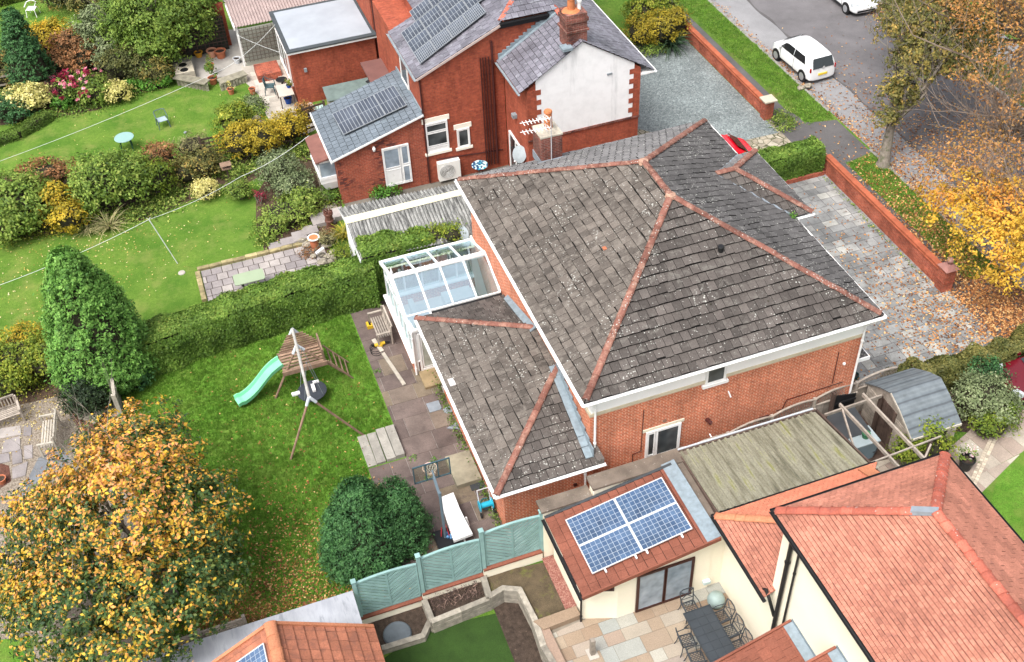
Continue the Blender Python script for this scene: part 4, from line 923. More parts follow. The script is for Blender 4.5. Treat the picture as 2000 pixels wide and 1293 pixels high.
# satellite dish and aerial : fixed to the house but things of their own
def dish(label, p, ang, sc=1.0):
    t = T('satellite_dish', label, 'satellite dish', p, ang); m = MB(); n = 20; R_ = .36*sc; rings = []
    for k, rr in enumerate((0.001, .5, 1)):
        ring = []
        for j in range(n):
            a_ = 2*math.pi*j/n; y = -.07*sc*(1-rr*rr); v = Vector((math.cos(a_)*R_*rr, y, math.sin(a_)*R_*1.1*rr)); v = Matrix.Rotation(math.radians(-25), 3, 'X') @ v; ring.append(v+Vector((0, -.3, .1)))
        rings.append(ring)
    for i in range(2):
        for j in range(n): m.quad(rings[i][j], rings[i][(j+1) % n], rings[i+1][(j+1) % n], rings[i+1][j], .5)
    d_ = m.build('dish', plain('dish_grey', (.30, .34, .36), .5, .1), t, world=False); so_ = d_.modifiers.new('s', 'SOLIDIFY'); so_.thickness = .015
    m = MB(); m.tube([(0, -.02, -.05), (0, -.25, 0.05)], .02, 6); m.tube([(0, -.3, -.3*sc), (0, -.62, -.1)], .012, 6); m.build('arm', pv_frame, t, world=False)
    m = MB(); m.tube([(0, -.6, -.12), (0, -.7, -.04)], .035, 8); m.build('receiver', white, t, world=False); return t
c = GX(908, 455, 9.6); dish('grey satellite dish on the brick wall above the conservatory roof', (9.62, c[1], c[2]), math.radians(-50), 1.0)
# ============================================================ CONSERVATORY
cons = T('conservatory', 'white framed glass conservatory on the left side of the orange brick house', 'conservatory', (7.7, 32.3, 0))
vx0, vx1, vy0, vy1, ve, vr, vry = 5.85, 9.62, 30.3, 34.45, 2.35, 3.1, 32.55
m = MB(); m.box(vx0, 30.62, 0, vx0+.25, vy1, .62); m.box(vx0, vy1-.25, 0, vx1, vy1+.0, .62); m.box(vx0, vy0, 0, vx0+.32, 30.62, .62); m.build('dwarf_wall', bk_main, cons)
m = MB(); m.box(vx0-.1, vy0-.03, .62, vx0+.28, vy1+.05, .68); m.box(vx0+.28, vy1-.28, .62, vx1, vy1+.05, .68); m.build('sill', white, cons)
m = MB(); W_ = .06
k = 7
for i in range(k):
    y = vy0+.02+(vy1-vy0-.1)*i/(k-1); m.box(vx0+.05, y, .68, vx0+.12, y+.07, ve)
for i in range(6):
    x = vx0+.05+(vx1-vx0-.1)*i/5; m.box(x, vy1-.12, .68, x+.07, vy1-.05, ve)
m.box(vx0+.04, vy0, ve-.1, vx0+.14, vy1, ve); m.box(vx0+.04, vy1-.14, ve-.1, vx1, vy1-.04, ve); m.box(vx0+.05, vy0+.05, 1.75, vx0+.12, vy1-.1, 1.81); m.box(vx0+.02, vy0-.02, .0, vx0+.16, vy0+.08, ve)
m.box(vx0-.02, vy1-.62, .68, vx0+.1, vy1-.02, 1.0) if 0 else None
m.build('window_frame', white, cons)
m = MB(); m.quad((vx0+.085, vy0+.02, .68), (vx0+.085, vy1-.1, .68), (vx0+.085, vy1-.1, ve-.08), (vx0+.085, vy0+.02, ve-.08)); m.quad((vx0+.1, vy1-.085, .68), (vx1, vy1-.085, .68), (vx1, vy1-.085, ve-.08), (vx0+.1, vy1-.085, ve-.08)); m.build('side_glazing', cside, cons)
sl_n = (vr-ve)/(vy1-vry); yS = 30.9; zS = vr-(vry-yS)*sl_n*.98; zS2 = vr-(vry-vy0)*sl_n*.98
m = MB(); m.quad((vx0, vy1, ve+.02), (vx1, vy1, ve+.02), (vx1, vry, vr), (vx0, vry, vr)); m.quad((vx0, vry, vr), (vx1, vry, vr), (vx1, yS, zS), (vx0, yS, zS)); m.quad((vx0, yS, zS), (6.85, yS, zS), (6.85, vy0, zS2), (vx0, vy0, zS2)); m.build('roof_glazing', cglass, cons)
# southern glass gable triangle
m = MB()
def rb(a, b, w_=.06, h_=.06): m.bar(a, b, w_, h_)
for i in range(5):
    x = vx0+.02+(vx1-vx0-.04)*i/4; rb((x, vy1, ve+.04), (x, vry, vr+.03)); rb((x, vry, vr+.03), (x, yS if i else vy0, zS+.02 if i else zS2+.02))
m.box(vx0-.03, vry-.1, vr-.01, vx1, vry+.1, vr+.07); m.box(vx0-.05, vy1-.02, ve-.03, vx1, vy1+.08, ve+.06); rb((vx0, yS, zS), (vx1, yS, zS)); rb((vx0+.95, yS, zS+.03), (vx0+.95, vy0, zS2+.03)); rb((vx0, vy0, zS2), (6.85, vy0, zS2), .1, .1); rb((vx0-.02, vy0, zS2+.02), (vx0-.02, vry, vr+.04), .09, .1); rb((vx0-.02, vy1, ve+.02), (vx0-.02, vry, vr+.04), .09, .1)
# infill between gable eave and sloping side
m.box(vx0+.04, vy0, ve-.02, vx0+.1, vry, ve+.05)
m.build('roof_bars', white, cons)
m = MB()
for (y0_, z0_, y1_, z1_) in ((vy0, zS2, vry, vr), (vy1, ve, vry, vr)):
    m.poly([(vx0+.06, y0_, min(z0_, ve)), (vx0+.06, y1_, ve), (vx0+.06, y1_, z1_-.03), (vx0+.06, y0_, z0_-.02)])
m.build('gable_glazing', cside, cons)
m = MB()
for i in range(16):
    x = vx0+.2+i*.225; m.lathe((x, vry, vr+.07), [(.03, 0), (.045, .04), (.01, .11)], 6)
m.lathe((vx0+.02, vry, vr+.07), [(.05, 0), (.03, .12), (.06, .16), (.008, .4)], 8); m.build('ridge_cresting', white, cons)
m = MB(); m.box(vx0+.95, yS-.3, zS-.12, vx1, yS-.04, zS-.03); m.build('box_gutter', blackp, cons)
framewin(cons, (6.07, vy0+.02, .14), (1, 0, 0), .84, 1.9, [(.14, .07, .9, .9, 'g')], white, frost, .06, .08, 'back_door', (0, -1, 0), sill=None)
m = MB(); m.box(vx0+.17, vy0+.0, .1, 6.06, vy0+.1, zS2-.05); m.box(6.06, vy0+.04, 2.0, 7.03, vy0+.1, zS2-.05); m.box(7.03, vy0+.03, .1, 7.3, vy0+.12, 2.3); m.build('door_surround', white, cons)
m = MB(); m.box(vx0+.25, vy0+.3, 0, vx1, vy1-.25, .12); m.build('floor', plain('pale_floor', (.55, .53, .49), .6, .05), cons)
m = MB(); m.box(6.6, 31.2, .12, 7.2, 33.6, .5); m.box(6.55, 31.2, .5, 6.75, 33.6, .9); m.box(8.0, 33.2, .12, 9.2, 33.9, .55); m.build('sofa', plain('pale_upholstery', (.5, .5, .48), .9, .1), cons)
m = MB(); m.box(9.56, 31.0, .12, 9.64, vy1, 2.6); m.build('inner_wall', plain('cream_inner_wall', (.72, .70, .62), .8, .04), cons)
dpipe(cons, [(vx0+.02, vy0-.06, ve-.1), (vx0+.02, vy0-.06, .05)])
tag(MB().box(5.95, 29.35, .008, 7.1, 30.28, .14).build('stone_step', sl_patio and plain('algae_stone', (.24, .18, .10), .9, .3, 2.5, bump=.3, stain=((.16, .12, .08), 2, .5)), bevel=.01), 'mossy stone step outside the white conservatory door', 'step')
tag(MB().box(5.6, 24.35, .008, 6.5, 25.75, .22).build('stone_step', plain('green_stone', (.24, .22, .16), .9, .25, 2.5, bump=.3), bevel=.01), 'pale green-grey stone slab step beside the extension wall', 'step')
# TV aerial on the chimney
t = T('tv_aerial', 'white multi-element television aerial on the weathered chimney with an orange pot', 'aerial', (12.95, 34.02, 5.6))
m = MB(); m.tube([(12.95, 34.0, 5.6), (12.95, 34.0, 7.55)], .02, 6); m.build('mast', pv_frame, t)
for zz in (7.1, 7.5):
    m = MB(); m.tube([(12.95, 34.0, zz), (11.75, 34.1, zz)], .014, 5)
    for i in range(8): x = 12.85-i*.14; m.bar((x, 33.88, zz), (x, 34.2, zz), .02); m.bar((x, 34.03, zz-.05), (x, 34.03, zz+.05), .02)
    m.bar((12.8, 34.02, zz-.18), (12.72, 34.02, zz+.18), .03); m.build('aerial_elements', white, t)
for (lb, X, Y, Z) in ():
    pass
# ============================================================ NORTH HOUSE
nh = T('brick_house', 'tall red brick house with slate roofs and dark solar panels above the tiled roof', 'house', (13, 44, 0))
sy = 42.1
m = MB(); m.box(5.85, sy, 0, 9.95, 46.1, 2.3); extr(m, [(5.85, sy, 2.3), (9.95, sy, 2.3), (9.95, sy, 3.66), (5.85, sy, 2.42)], (0, 4.0, 0)); m.build('lean_to_wall', bk_ext, nh)
m = MB(); m.box(9.96, sy-.02, 0, 13.84, 50, 5.5); extr(m, [(9.96, sy-.02, 5.5), (13.84, sy-.02, 5.5), (13.84, sy-.02, 7.25), (9.96, sy-.02, 5.55)], (0, 4.35, 0)); m.box(11.35, 46.4, 5.5, 13.84, 56, 6.1)
m.box(13.845, sy-.02, 5.5, 15.95, 50, 7.3); m.build('brick_wall', bk_red, nh)
sn = .444
rp = [(5.66, sy-.16, 2.48), (9.98, sy-.16, 3.80), (9.98, 46.2, 3.80), (5.66, 46.2, 2.48)]
tiles(rp, .3, .3, .022, .018, .006, lap_shade=.02).build('lean_to_roof', slate_new, nh)
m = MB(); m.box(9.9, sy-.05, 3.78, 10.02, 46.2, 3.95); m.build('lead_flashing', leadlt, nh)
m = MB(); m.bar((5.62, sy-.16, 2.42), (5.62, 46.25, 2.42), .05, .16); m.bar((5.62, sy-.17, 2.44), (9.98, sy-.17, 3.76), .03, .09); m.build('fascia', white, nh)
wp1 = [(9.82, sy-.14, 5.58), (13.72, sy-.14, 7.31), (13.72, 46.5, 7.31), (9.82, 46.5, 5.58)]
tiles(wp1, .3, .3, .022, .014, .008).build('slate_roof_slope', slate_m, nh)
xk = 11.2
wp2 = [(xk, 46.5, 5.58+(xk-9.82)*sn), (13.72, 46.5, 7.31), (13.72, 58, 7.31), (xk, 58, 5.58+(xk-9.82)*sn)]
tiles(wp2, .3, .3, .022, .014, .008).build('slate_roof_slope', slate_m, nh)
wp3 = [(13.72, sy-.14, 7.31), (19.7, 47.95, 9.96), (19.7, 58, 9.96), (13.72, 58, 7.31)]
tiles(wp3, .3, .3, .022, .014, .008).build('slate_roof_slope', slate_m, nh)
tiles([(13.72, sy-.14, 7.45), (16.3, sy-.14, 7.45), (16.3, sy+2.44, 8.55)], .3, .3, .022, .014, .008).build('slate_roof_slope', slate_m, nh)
ridge_line((13.8, sy-.05, 7.42), (19.7, 47.95, 10.06), .45, .13, clay_hip, nh, name='hip_tiles')
gutter([(13.7, sy-.2, 7.40), (15.9, sy-.2, 7.40)], nh, blackp, .08)
gutter([(9.76, sy-.16, 5.56), (9.76, 46.5, 5.56)], nh, greyp, .06)
m = MB(); m.box(13.7, sy-.14, 7.1, 16, sy-.04, 7.33); m.build('black_fascia', blackp, nh)
m = MB(); m.bar((9.82, sy-.17, 5.53), (13.72, sy-.17, 7.26), .03, .1); m.build('verge_board', plain('pink_grey_verge', (.45, .36, .33), .8, .15), nh)
# white rendered gable block
gx0, gx1, gy, gr, gzr, gze = 13.86, 19.1, 39.2, 16.36, 7.36, 5.58; gs = (gzr-gze)/(gr-13.52)
xe = 19.72; zee = gzr-(xe-gr)*gs
m = MB(); m.box(gx0, gy, 0, gx1, sy-.03, 5.5); m.box(15.96, sy-.03, 0, gx1, 52, 5.1); m.build('side_wall', bk_red, nh)
m = MB(); extr(m, [(gx0, gy+.01, 5.5), (gx1, gy+.01, 5.5), (gr, gy+.01, gzr-.08)], (0, 3, 0)); m.build('gable_core', bk_red, nh)
m = MB(); y = gy-.03
pts = [(gx0+.42, 3.08), (gx1-.3, 3.08)]
m.hexa([(gx0+.4, gy, 3.1), (gx1-.3, gy, 3.1), (gx1-.3, y, 3.1), (gx0+.4, y, 3.1)][::-1], [(gx0+.4, gy, 5.3), (gx1-.3, gy, 5.3), (gx1-.3, y, 5.3), (gx0+.4, y, 5.3)][::-1], .5)
gzx = lambda x: gzr-abs(x-gr)*gs-.06
a_ = [(gx0+.4, y, 5.3), (gx1-.3, y, 5.3), (gx1-.3, y, gzx(gx1-.3)), (gr, y, gzx(gr)), (gx0+.4, y, gzx(gx0+.4))]
m.hexa([(p[0], gy, p[2]) for p in a_], a_, .5); m.build('rendered_gable', wrender2, nh)
for side in (0, 1):
    m = MB(); z = 3.1; i = 0
    while z < 5.5:
        xa, xb = ((gx0, gx0+.42+(.2 if i % 2 else 0)), (gx1-.32-(.2 if i % 2 else 0), gx1))[side]
        zt = min(z+.24, min(gzx(xa), gzx(xb)))
        if zt > z: m.box(xa-.004, gy-.042, z, xb+.004, gy-.005, zt)
        z += .24; i += 1
    m.build('brick_quoins', bk_red, nh)
m = MB(); m.box(gx0-.02, gy-.06, 3.02, gx1+.02, gy-.01, 3.12); m.build('brick_string_course', maroonp and bk_dark, nh)
W4 = [(13.52, gy-.12, gze), (gr, gy-.12, gzr), (gr, 42.05, gzr), (13.52, 42.05, gze)]
tiles(W4, .25, .27, .024, .012, .010, lap_shade=.02).build('gable_west_slope', slate_m, nh)
tiles([(xe, gy-.12, zee), (gr, gy-.12, gzr), (gr, 52, gzr), (xe, 52, zee)], .25, .27, .024, .012, .010, lap_shade=.02).build('gable_east_slope', slate_m, nh)
ridge_line((gr, gy+1.0, gzr+.04), (gr, 42.4, gzr+.04), .45, .13, clay_hip, nh)
m = MB(); 
for i in range(14):
    x = 13.6+i*(gr-13.6)/14; z = gze+(x-13.52)*gs; m.box(x, 42.0, z, x+.2, 42.07, z+.28, .3); m.hexa([(x, 41.86, z+.02), (x+.2, 41.86, z+.02+.2*gs), (x+.2, 42.04, z+.03+.2*gs), (x, 42.04, z+.03)], [(x, 41.86, z+.05), (x+.2, 41.86, z+.05+.2*gs), (x+.2, 42.04, z+.07+.2*gs), (x, 42.04, z+.07)], .6)
m.build('stepped_flashing', leadlt, nh)
gutter([(13.46, gy-.15, gze-.02), (13.46, 42.05, gze-.02)], nh, greyp, .055); gutter([(xe+.06, gy-.15, zee-.02), (xe+.06, 52, zee-.02)], nh, white, .06)
m = MB(); m.box(19.1, gy-.1, zee-.12, xe, 52, zee-.05); m.build('soffit', white, nh)
chx, chy = 16.2, 39.75
m = MB(); m.box(chx-.45, chy-.42, 6.8, chx+.45, chy+.42, 8.15); m.box(chx-.5, chy-.47, 8.15, chx+.5, chy+.47, 8.3); m.box(chx-.45, chy-.42, 8.3, chx+.45, chy+.42, 8.5); m.box(chx-.52, chy-.49, 7.72, chx+.52, chy+.49, 7.8); ch = m.build('chimney', bk_dark, nh)
m = MB(); m.lathe((chx-.1, chy, 8.48), [(.4, 0), (.22, .1), (.16, .1), (.15, .5), (.18, .55), (.14, .6)], 14); m.build('chimney_pot', potorange, ch)
m = MB(); m.lathe((chx+.26, chy, 8.48), [(.09, 0), (.08, .3), (.11, .33), (.11, .42), (.04, .46)], 10); m.build('flue_cowl', white, ch)
m = MB(); m.box(chx-.75, chy-.75, 7.1, chx-.3, chy-.3, 7.22); m.build('lead_flashing', leadlt, ch)
c = GY(1190, 143, gy); m = MB(); m.box(c[0]-.12, gy-.06, c[2]-.05, c[0]+.12, gy-.02, c[2]+.03); m.build('air_brick', greyp, nh)
# pipes
for i, px in enumerate((936, 941.5, 947, 953.5, 961)):
    a_ = GY(px, 84+i*7, sy-.1); dpipe(nh, [(a_[0], sy-.1, 5.9 if i < 4 else 6.6), (a_[0], sy-.1, .3)], .03 if i < 4 else .055, maroonp)
m = MB(); m.tube([(9.98, sy-.08, 5.5), (9.98, sy-.08, .1)], .04, 6); m.tube([(10.4, sy-.06, 1.25), (13.6, sy-.06, .95)], .03, 6); m.build('rainwater_pipe', maroonp, nh)
def yopen(px0, py0, px1, Y, h, style, name, mat=white, g=winglass, **kw):
    a_ = GY(px0, py0, Y); b_ = GY(px1, py0-(px1-px0)*.28, Y); return framewin(nh, (a_[0], Y-.02, a_[2]), (1, 0, 0), b_[0]-a_[0], h, style, mat, g, .07, .06, name, (0, -1, 0), **kw)
yopen(754.5, 364, 805, sy, 2.05, [(.04, .47, .62, .96, 'g'), (.04, .04, .62, .42, 'p'), (.70, .04, .96, .45, 'g'), (.70, .5, .96, .96, 'g')], 'kitchen_door', g=curtain_glass)
yopen(834.5, 299, 877, sy, 1.55, [(.05, .22, .95, .66, 'g'), (.05, .70, .95, .94, 'g'), (.05, .03, .95, .18, 'p')], 'kitchen_window', sill=cream_trim, lintel=.25, lintm=cream_trim)
yopen(894, 288, 918, sy, .98, [(.1, .06, .9, .94, 'g')], 'small_window', sill=cream_trim, lintel=.25, lintm=cream_trim)
# glazed door on the side of the white block
a_ = GX(1021, 322, gx0); b_ = GX(985, 322, gx0)
framewin(nh, (gx0-.01, 41.6, .12), (0, -1, 0), 1.75, 2.1, [(.04, .03, .48, .97, 'g'), (.52, .03, .96, .97, 'g')], white, winglass, .08, .08, 'patio_door', (-1, 0, 0), sill=white)
# oriel bay on the end of the lean-to
m = MB(); m.box(5.1, 42.6, .95, 5.84, 44.6, 1.15); m.box(5.08, 42.58, 1.15, 5.84, 44.62, 1.3); m.box(5.1, 42.6, 1.3, 5.16, 42.66, 2.1); m.box(5.1, 44.54, 1.3, 5.16, 44.6, 2.1); m.box(5.1, 43.57, 1.3, 5.16, 43.63, 2.1); m.box(5.1, 42.6, 2.04, 5.84, 44.6, 2.12)
m.hexa([(5.3, 42.7, .55), (5.84, 42.7, .55), (5.84, 44.5, .55), (5.3, 44.5, .55)], [(5.12, 42.6, .96), (5.84, 42.6, .96), (5.84, 44.6, .96), (5.12, 44.6, .96)]); bw = m.build('bay_window', white, nh)
m = MB(); m.box(5.12, 42.66, 1.3, 5.14, 44.54, 2.04); m.box(5.16, 42.62, 1.3, 5.84, 42.64, 2.04); m.build('glass', curtain_glass, bw)
m = MB(); m.hexa([(4.98, 42.5, 2.12), (5.84, 42.5, 2.28), (5.84, 44.7, 2.28), (4.98, 44.7, 2.12)], [(4.98, 42.5, 2.2), (5.84, 42.5, 2.36), (5.84, 44.7, 2.36), (4.98, 44.7, 2.2)]); m.build('bay_roof', plain('brown_felt', (.17, .075, .06), .8, .15, 3), bw)
m = MB(); c = GY(729, 288, sy); m.lathe((c[0], sy-.12, c[2]), [(.05, -.12), (.08, 0), (.04, .1)], 8); m.build('wall_lantern', white, nh)
c = GY(895, 148, sy-.02)
c = GX(1008, 224, gx0); m = MB(); m.box(gx0-.2, c[1]-.15, c[2]-.1, gx0, c[1]+.1, c[2]+.08); m.build('security_light', greyp, nh)
# west wall of the main body with white windows, brown flat porch roof
m = MB(); m.box(9.2, 46.5, 0, 11.3, 49.4, 2.5); m.build('porch_wall', white, nh)
m = MB(); m.box(8.9, 46.4, 2.5, 11.32, 49.6, 2.62); m.build('porch_flat_roof', plain('brown_felt_roof', (.15, .07, .06), .8, .12, 2, fine=.15), nh)
framewin(nh, (9.94, 45.1, 3.95), (0, -1, 0), 1.2, 1.2, [(.05, .05, .95, .95, 'g')], white, winglass, .06, .06, 'window', (-1, 0, 0))
for y_ in (48.6, 50.8): framewin(nh, (11.32, y_, 3.2), (0, -1, 0), 1.1, 1.9, [(.06, .05, .94, .6, 'g'), (.06, .64, .94, .95, 'g')], white, winglass, .06, .07, 'window', (-1, 0, 0), sill=cream_trim, lintel=.2, lintm=cream_trim)
wallbox(nh, 'rear_wall', bk_red, 11.3, 46.5, 0, 13.7, 58, 6.1)
dish('grey satellite dish beside the patio door of the red brick house', (13.9, 40.0, GX(998, 268, gx0)[2]+.1), math.radians(-55), 1.0)
# air conditioning unit
t = T('air_conditioner', 'white air source unit with a round fan against the red brick wall', 'air conditioner', (11.3, 41.35, .1))
c = G(880, 352, .1)
ax, ay = c[0], c[1]; t.location = (ax, ay, .1)
m = MB(); m.box(ax-.52, ay-.02, .16, ax+.52, ay+.38, 1.12); m.build('casing', plain('off_white_metal', (.74, .74, .70), .4, .03), t, bevel=.02)
m = MB(); m.tube([(ax-.12, ay-.025, .66), (ax-.12, ay-.035, .66)], .36, 28); m.build('fan_recess', plain('fan_grey', (.30, .30, .28), .5, .1), t)
m = MB()
for rr in (.08, .15, .22, .29, .35): m.tube([(ax-.12+rr*math.cos(q*math.pi/12), ay-.05, .66+rr*math.sin(q*math.pi/12)) for q in range(25)], .008, 4)
m.build('fan_grille', white, t)
# round mosaic table in the alley
c = G(937, 322, .72)
mos = NT('blue_mosaic', .3, .5); _v = mos.n('ShaderNodeTexVoronoi', Scale=11.0); mos.l(mos.tc.outputs['Object'], _v.inputs['Vector']); mos.color(mos.ramp(_v.outputs['Color'], [(.3, (.02, .06, .14)), (.42, (.05, .35, .45)), (.5, (.6, .75, .75)), (.6, (.03, .12, .22)), (.7, (.5, .7, .7))], 'CONSTANT')); mos = mos.m
t = T('round_table', 'small round blue and white mosaic table in the brick alley', 'table', (c[0], c[1], 0)); MB().lathe((0, 0, .70), [(.38, 0), (.38, .03), (.36, .035)], 24).build('tabletop', mos, t, world=False)
m = MB()
for k in range(3): a = k*2.1; m.tube([(.3*math.cos(a), .3*math.sin(a), .7), (.08*math.cos(a), .08*math.sin(a), .35), (.3*math.cos(a), .3*math.sin(a), 0)], .012, 5)
m.build('legs', blackp, t, world=False)
c = G(914, 335, 0); t = T('parasol', 'folded green garden parasol standing by the red brick wall', 'parasol', (c[0], c[1], 0)); MB().lathe((0, 0, 0), [(.03, 0), (.03, .5), (.09, .6), (.05, 1.4), (.015, 1.6)], 10).build('canopy', plain('green_canvas', (.03, .18, .06), .8, .2), t, world=False); MB().tube([(0, 0, 0), (0, 0, 1.7)], .018, 6).build('pole', wood_dark, t, world=False)
# ---- solar panels on the north house
n_l = Vector((-(3.80-2.48)/(9.98-5.66), 0, 1)).normalized(); U = Vector((0, 1, 0)); V = Vector((1, 0, (3.80-2.48)/(9.98-5.66))).normalized()
p0 = GP(672, 265, (5.66, sy, 2.48+.1), n_l); p1 = GP(796, 207, (5.66, sy, 2.48+.1), n_l); p2 = GP(650, 225, (5.66, sy, 2.58), n_l)
L = (p1-p0).length; H_ = (p2-p0).length; dU = (p1-p0).normalized(); dV = (p2-p0).normalized()
for i in range(3): pvpanel(['lowest dark solar panel on the grey slate lean-to roof', 'middle dark solar panel on the grey slate lean-to roof', 'uppermost dark solar panel on the grey slate lean-to roof'][i], p0+dU*(L/3*i)+n_l*.04, dU, dV, L/3-.015, H_, 6, 2, pv_dark, 'dark panels on the lean-to', gap=.022)
n_w2 = Vector((-sn, 0, 1)).normalized(); o_ = (9.82, sy, 5.58+.1)
q0 = GP(822, 127, o_, n_w2); q1 = GP(951, 26, o_, n_w2); q2 = GP(785, 67, o_, n_w2)
dU = (q1-q0).normalized(); dV = (q2-q0).normalized(); L = (q1-q0).length; H_ = (q2-q0).length
print('PV big', L, H_)
pw = L/3.5; ph = H_/3
lab = ['bottom', 'middle', 'top']; cl = ['first', 'second', 'third', 'fourth']
k = 0
for j in range(3):
    for i in range(4):
        w_ = pw if j else L/4
        pvpanel('%s dark solar panel from the eave in the %s row of the slate roof array' % (cl[i], lab[j]), q0+dU*(w_*i)+dV*(ph*j)+n_w2*.06, dU, dV, w_-.02, ph-.02, 10 if j == 0 else 6, 5 if j == 0 else 2, pv_dark, 'dark panels on the slate roof', gap=.02)
for i in range(4): pvpanel('%s dark solar panel in the far row cut by the photo edge' % cl[i], q0+dU*(pw*(i+.8))+dV*(ph*3.03)+n_w2*.06, dU, dV, pw-.02, ph-.02, 6, 2, pv_dark, 'dark panels on the slate roof', gap=.02)
# ============================================================ FAR NEIGHBOUR
fx = T('brick_house', 'red brick house with a white flat-roofed extension at the top of the photo', 'house', (8, 53, 0))
m = MB(); m.box(5.75, 51.3, 0, 10.1, 55.6, 2.95); m.build('extension_wall', bk_red, fx)
m = MB(); m.box(5.62, 51.1, 2.95, 10.2, 55.7, 3.05); m.build('fascia', white, fx)
m = MB(); m.box(5.6, 51.08, 3.05, 10.2, 55.75, 3.12); m.build('flat_roof_edge', plain('black_felt', (.05, .06, .065), .7, .15), fx)
m = MB(); m.box(5.82, 51.35, 3.12, 10.0, 55.5, 3.14); m.build('flat_roof', plain('pale_flat_roof', (.31, .34, .375), .5, .10, .8, fine=.04), fx)
framewin(fx, (5.74, 54.9, .9), (0, -1, 0), 2.9, 1.7, [(.02, .05, .32, .95, 'g'), (.34, .05, .66, .95, 'g'), (.68, .05, .98, .95, 'g')], white, winglass, .08, .08, 'window', (-1, 0, 0), sill=white)
c = GY(596, 135, 51.3); m = MB(); m.box(c[0]-.07, 51.16, c[2]-.1, c[0]+.07, 51.28, c[2]+.08); m.build('wall_light', greyp, fx)
m = MB(); m.box(10.15, 51.6, 0, 13, 62, 9); m.box(11.2, 50.9, 0, 13.0, 51.6, 9); m.build('main_wall', bk_red, fx)
framewin(fx, (10.13, 55.0, 4.2), (0, -1, 0), 1.2, 1.7, [(.06, .05, .94, .95, 'g')], white, winglass, .06, .07, 'window', (-1, 0, 0), sill=cream_trim)
for x_ in (10.25, 10.62): dpipe(fx, [(x_, 51.45, 8), (x_, 51.45, .2)], .07, maroonp)
m = MB(); m.tube([(10.6, 51.4, 3.2), (11.4, 50.8, 3.5)], .05, 8); m.tube([(11.4, 50.8, 3.5), (11.5, 50.8, 3.8)], .06, 8); m.build('waste_pipe', blackp, fx)
# carport with brown corrugated roof + trellis
cpt = T('carport', 'carport with brown corrugated roof behind the white flat roof', 'carport', (6, 58, 0))
corrugated((3.75, 56.3, 2.35), (12, 56.3, 2.35), (12, 60.5, 2.65), (3.75, 60.5, 2.65), cpt, plain('brown_corrugated', (.30, .235, .22), .7, .12, 2), pitch=.16, amp=.03)
m = MB(); m.box(3.7, 56.25, 2.2, 3.78, 60.5, 2.4); 
for x_ in (3.85, 6.3): m.box(x_-.05, 56.35, 0, x_+.05, 56.45, 2.3)
m.build('frame', white, cpt)
tr = T('trellis', 'square lattice trellis under the brown corrugated carport roof', 'trellis', (5, 56.2, 0)); m = MB()
x = 3.95
while x < 6.6: m.box(x, 56.18, .3, x+.045, 56.2, 2.2); x += .21
z = .35
while z < 2.2: m.box(3.9, 56.2, z, 6.65, 56.22, z+.045); z += .21
m.build('lattice', plain('dark_lattice', (.13, .12, .10), .9, .2), tr)
m = MB(); m.box(3.95, 56.3, 0, 6.6, 56.33, 2.2); m.build('backing_sheet', plain('grey_green_sheet', (.33, .34, .29), .8, .1), tr)
t2 = T('trellis', 'dark square trellis against the brick wall beside the clay pots', 'trellis', (2.5, 58.6, 0)); m = MB(); x = .6
while x < 3.4: m.box(x, 58.6, .1, x+.05, 58.63, 2.1); x += .22
z = .15
while z < 2.1: m.box(.6, 58.57, z, 3.4, 58.6, z+.04); z += .2
m.build('lattice', wood_dark, t2); MB().box(.6, 58.64, 0, 3.4, 58.66, 2.0).build('backing', plain('dark_backing', (.035, .04, .03), .9, .4, 3), t2)
tag(MB().box(.2, 59.0, 0, 3.6, 59.25, 2.5).build('brick_wall', bk_red), 'red brick wall behind the dark trellis at the top of the photo', 'wall')
# planter wall in far patio
tag(MB().box(4.25, 54.3, 0, 5.5, 55.6, .42).build('brick_planter', bk_ext), 'low red brick planter below the lattice trellis', 'planter')
# ============================================================ GARAGE WITH CORRUGATED ROOF
gar = T('garage', 'white garage with black streaked corrugated cement roof behind the clipped hedge', 'garage', (7.7, 37.5, 0))
asb = NT('streaked_cement_sheet', .9, .2)
mp = asb.n('ShaderNodeMapping'); mp.inputs['Scale'].default_value = (5.5, .5, .5); asb.l(asb.tc.outputs['Object'], mp.inputs[0])
_n = asb.noise(2.2, 6, .75, co=mp.outputs[0]); _o = asb.ramp(_n, [(.38, (.33, .33, .315)), (.5, (.20, .20, .19)), (.64, (.045, .045, .045))]); _o = asb.mix(1.0, _o, asb.ramp(asb.noise(14, 3), [(.3, (.7,)*3), (.7, (1.2,)*3)]), 'MULTIPLY'); asb.color(_o); asb = asb.m
corrugated((5.12, 38.85, 2.22), (10.4, 38.6, 2.22), (10.35, 37.65, 2.46), (5.2, 37.62, 2.46), gar, asb, pitch=.15, amp=.038, name='north_roof_sheet')
corrugated((10.3, 34.95, 2.1), (5.15, 35.2, 2.1), (5.2, 37.4, 2.46), (10.35, 37.4, 2.46), gar, asb, pitch=.15, amp=.038, name='south_roof_sheet')
m = MB(); m.hexa([(5.15, 37.3, 2.47), (10.4, 37.36, 2.47), (10.4, 37.75, 2.47), (5.15, 37.75, 2.47)], [(5.15, 37.36, 2.54), (10.4, 37.42, 2.54), (10.4, 37.68, 2.54), (5.15, 37.68, 2.54)]); m.build('ridge_capping', plain('cream_capping', (.62, .60, .42), .7, .08), gar)
m = MB(); m.box(5.3, 35.3, 0, 9.6, 38.5, 2.05); m.box(5.3, 36.9, 2.1, 9.6, 38.0, 2.25); m.build('wall', wrender2, gar)
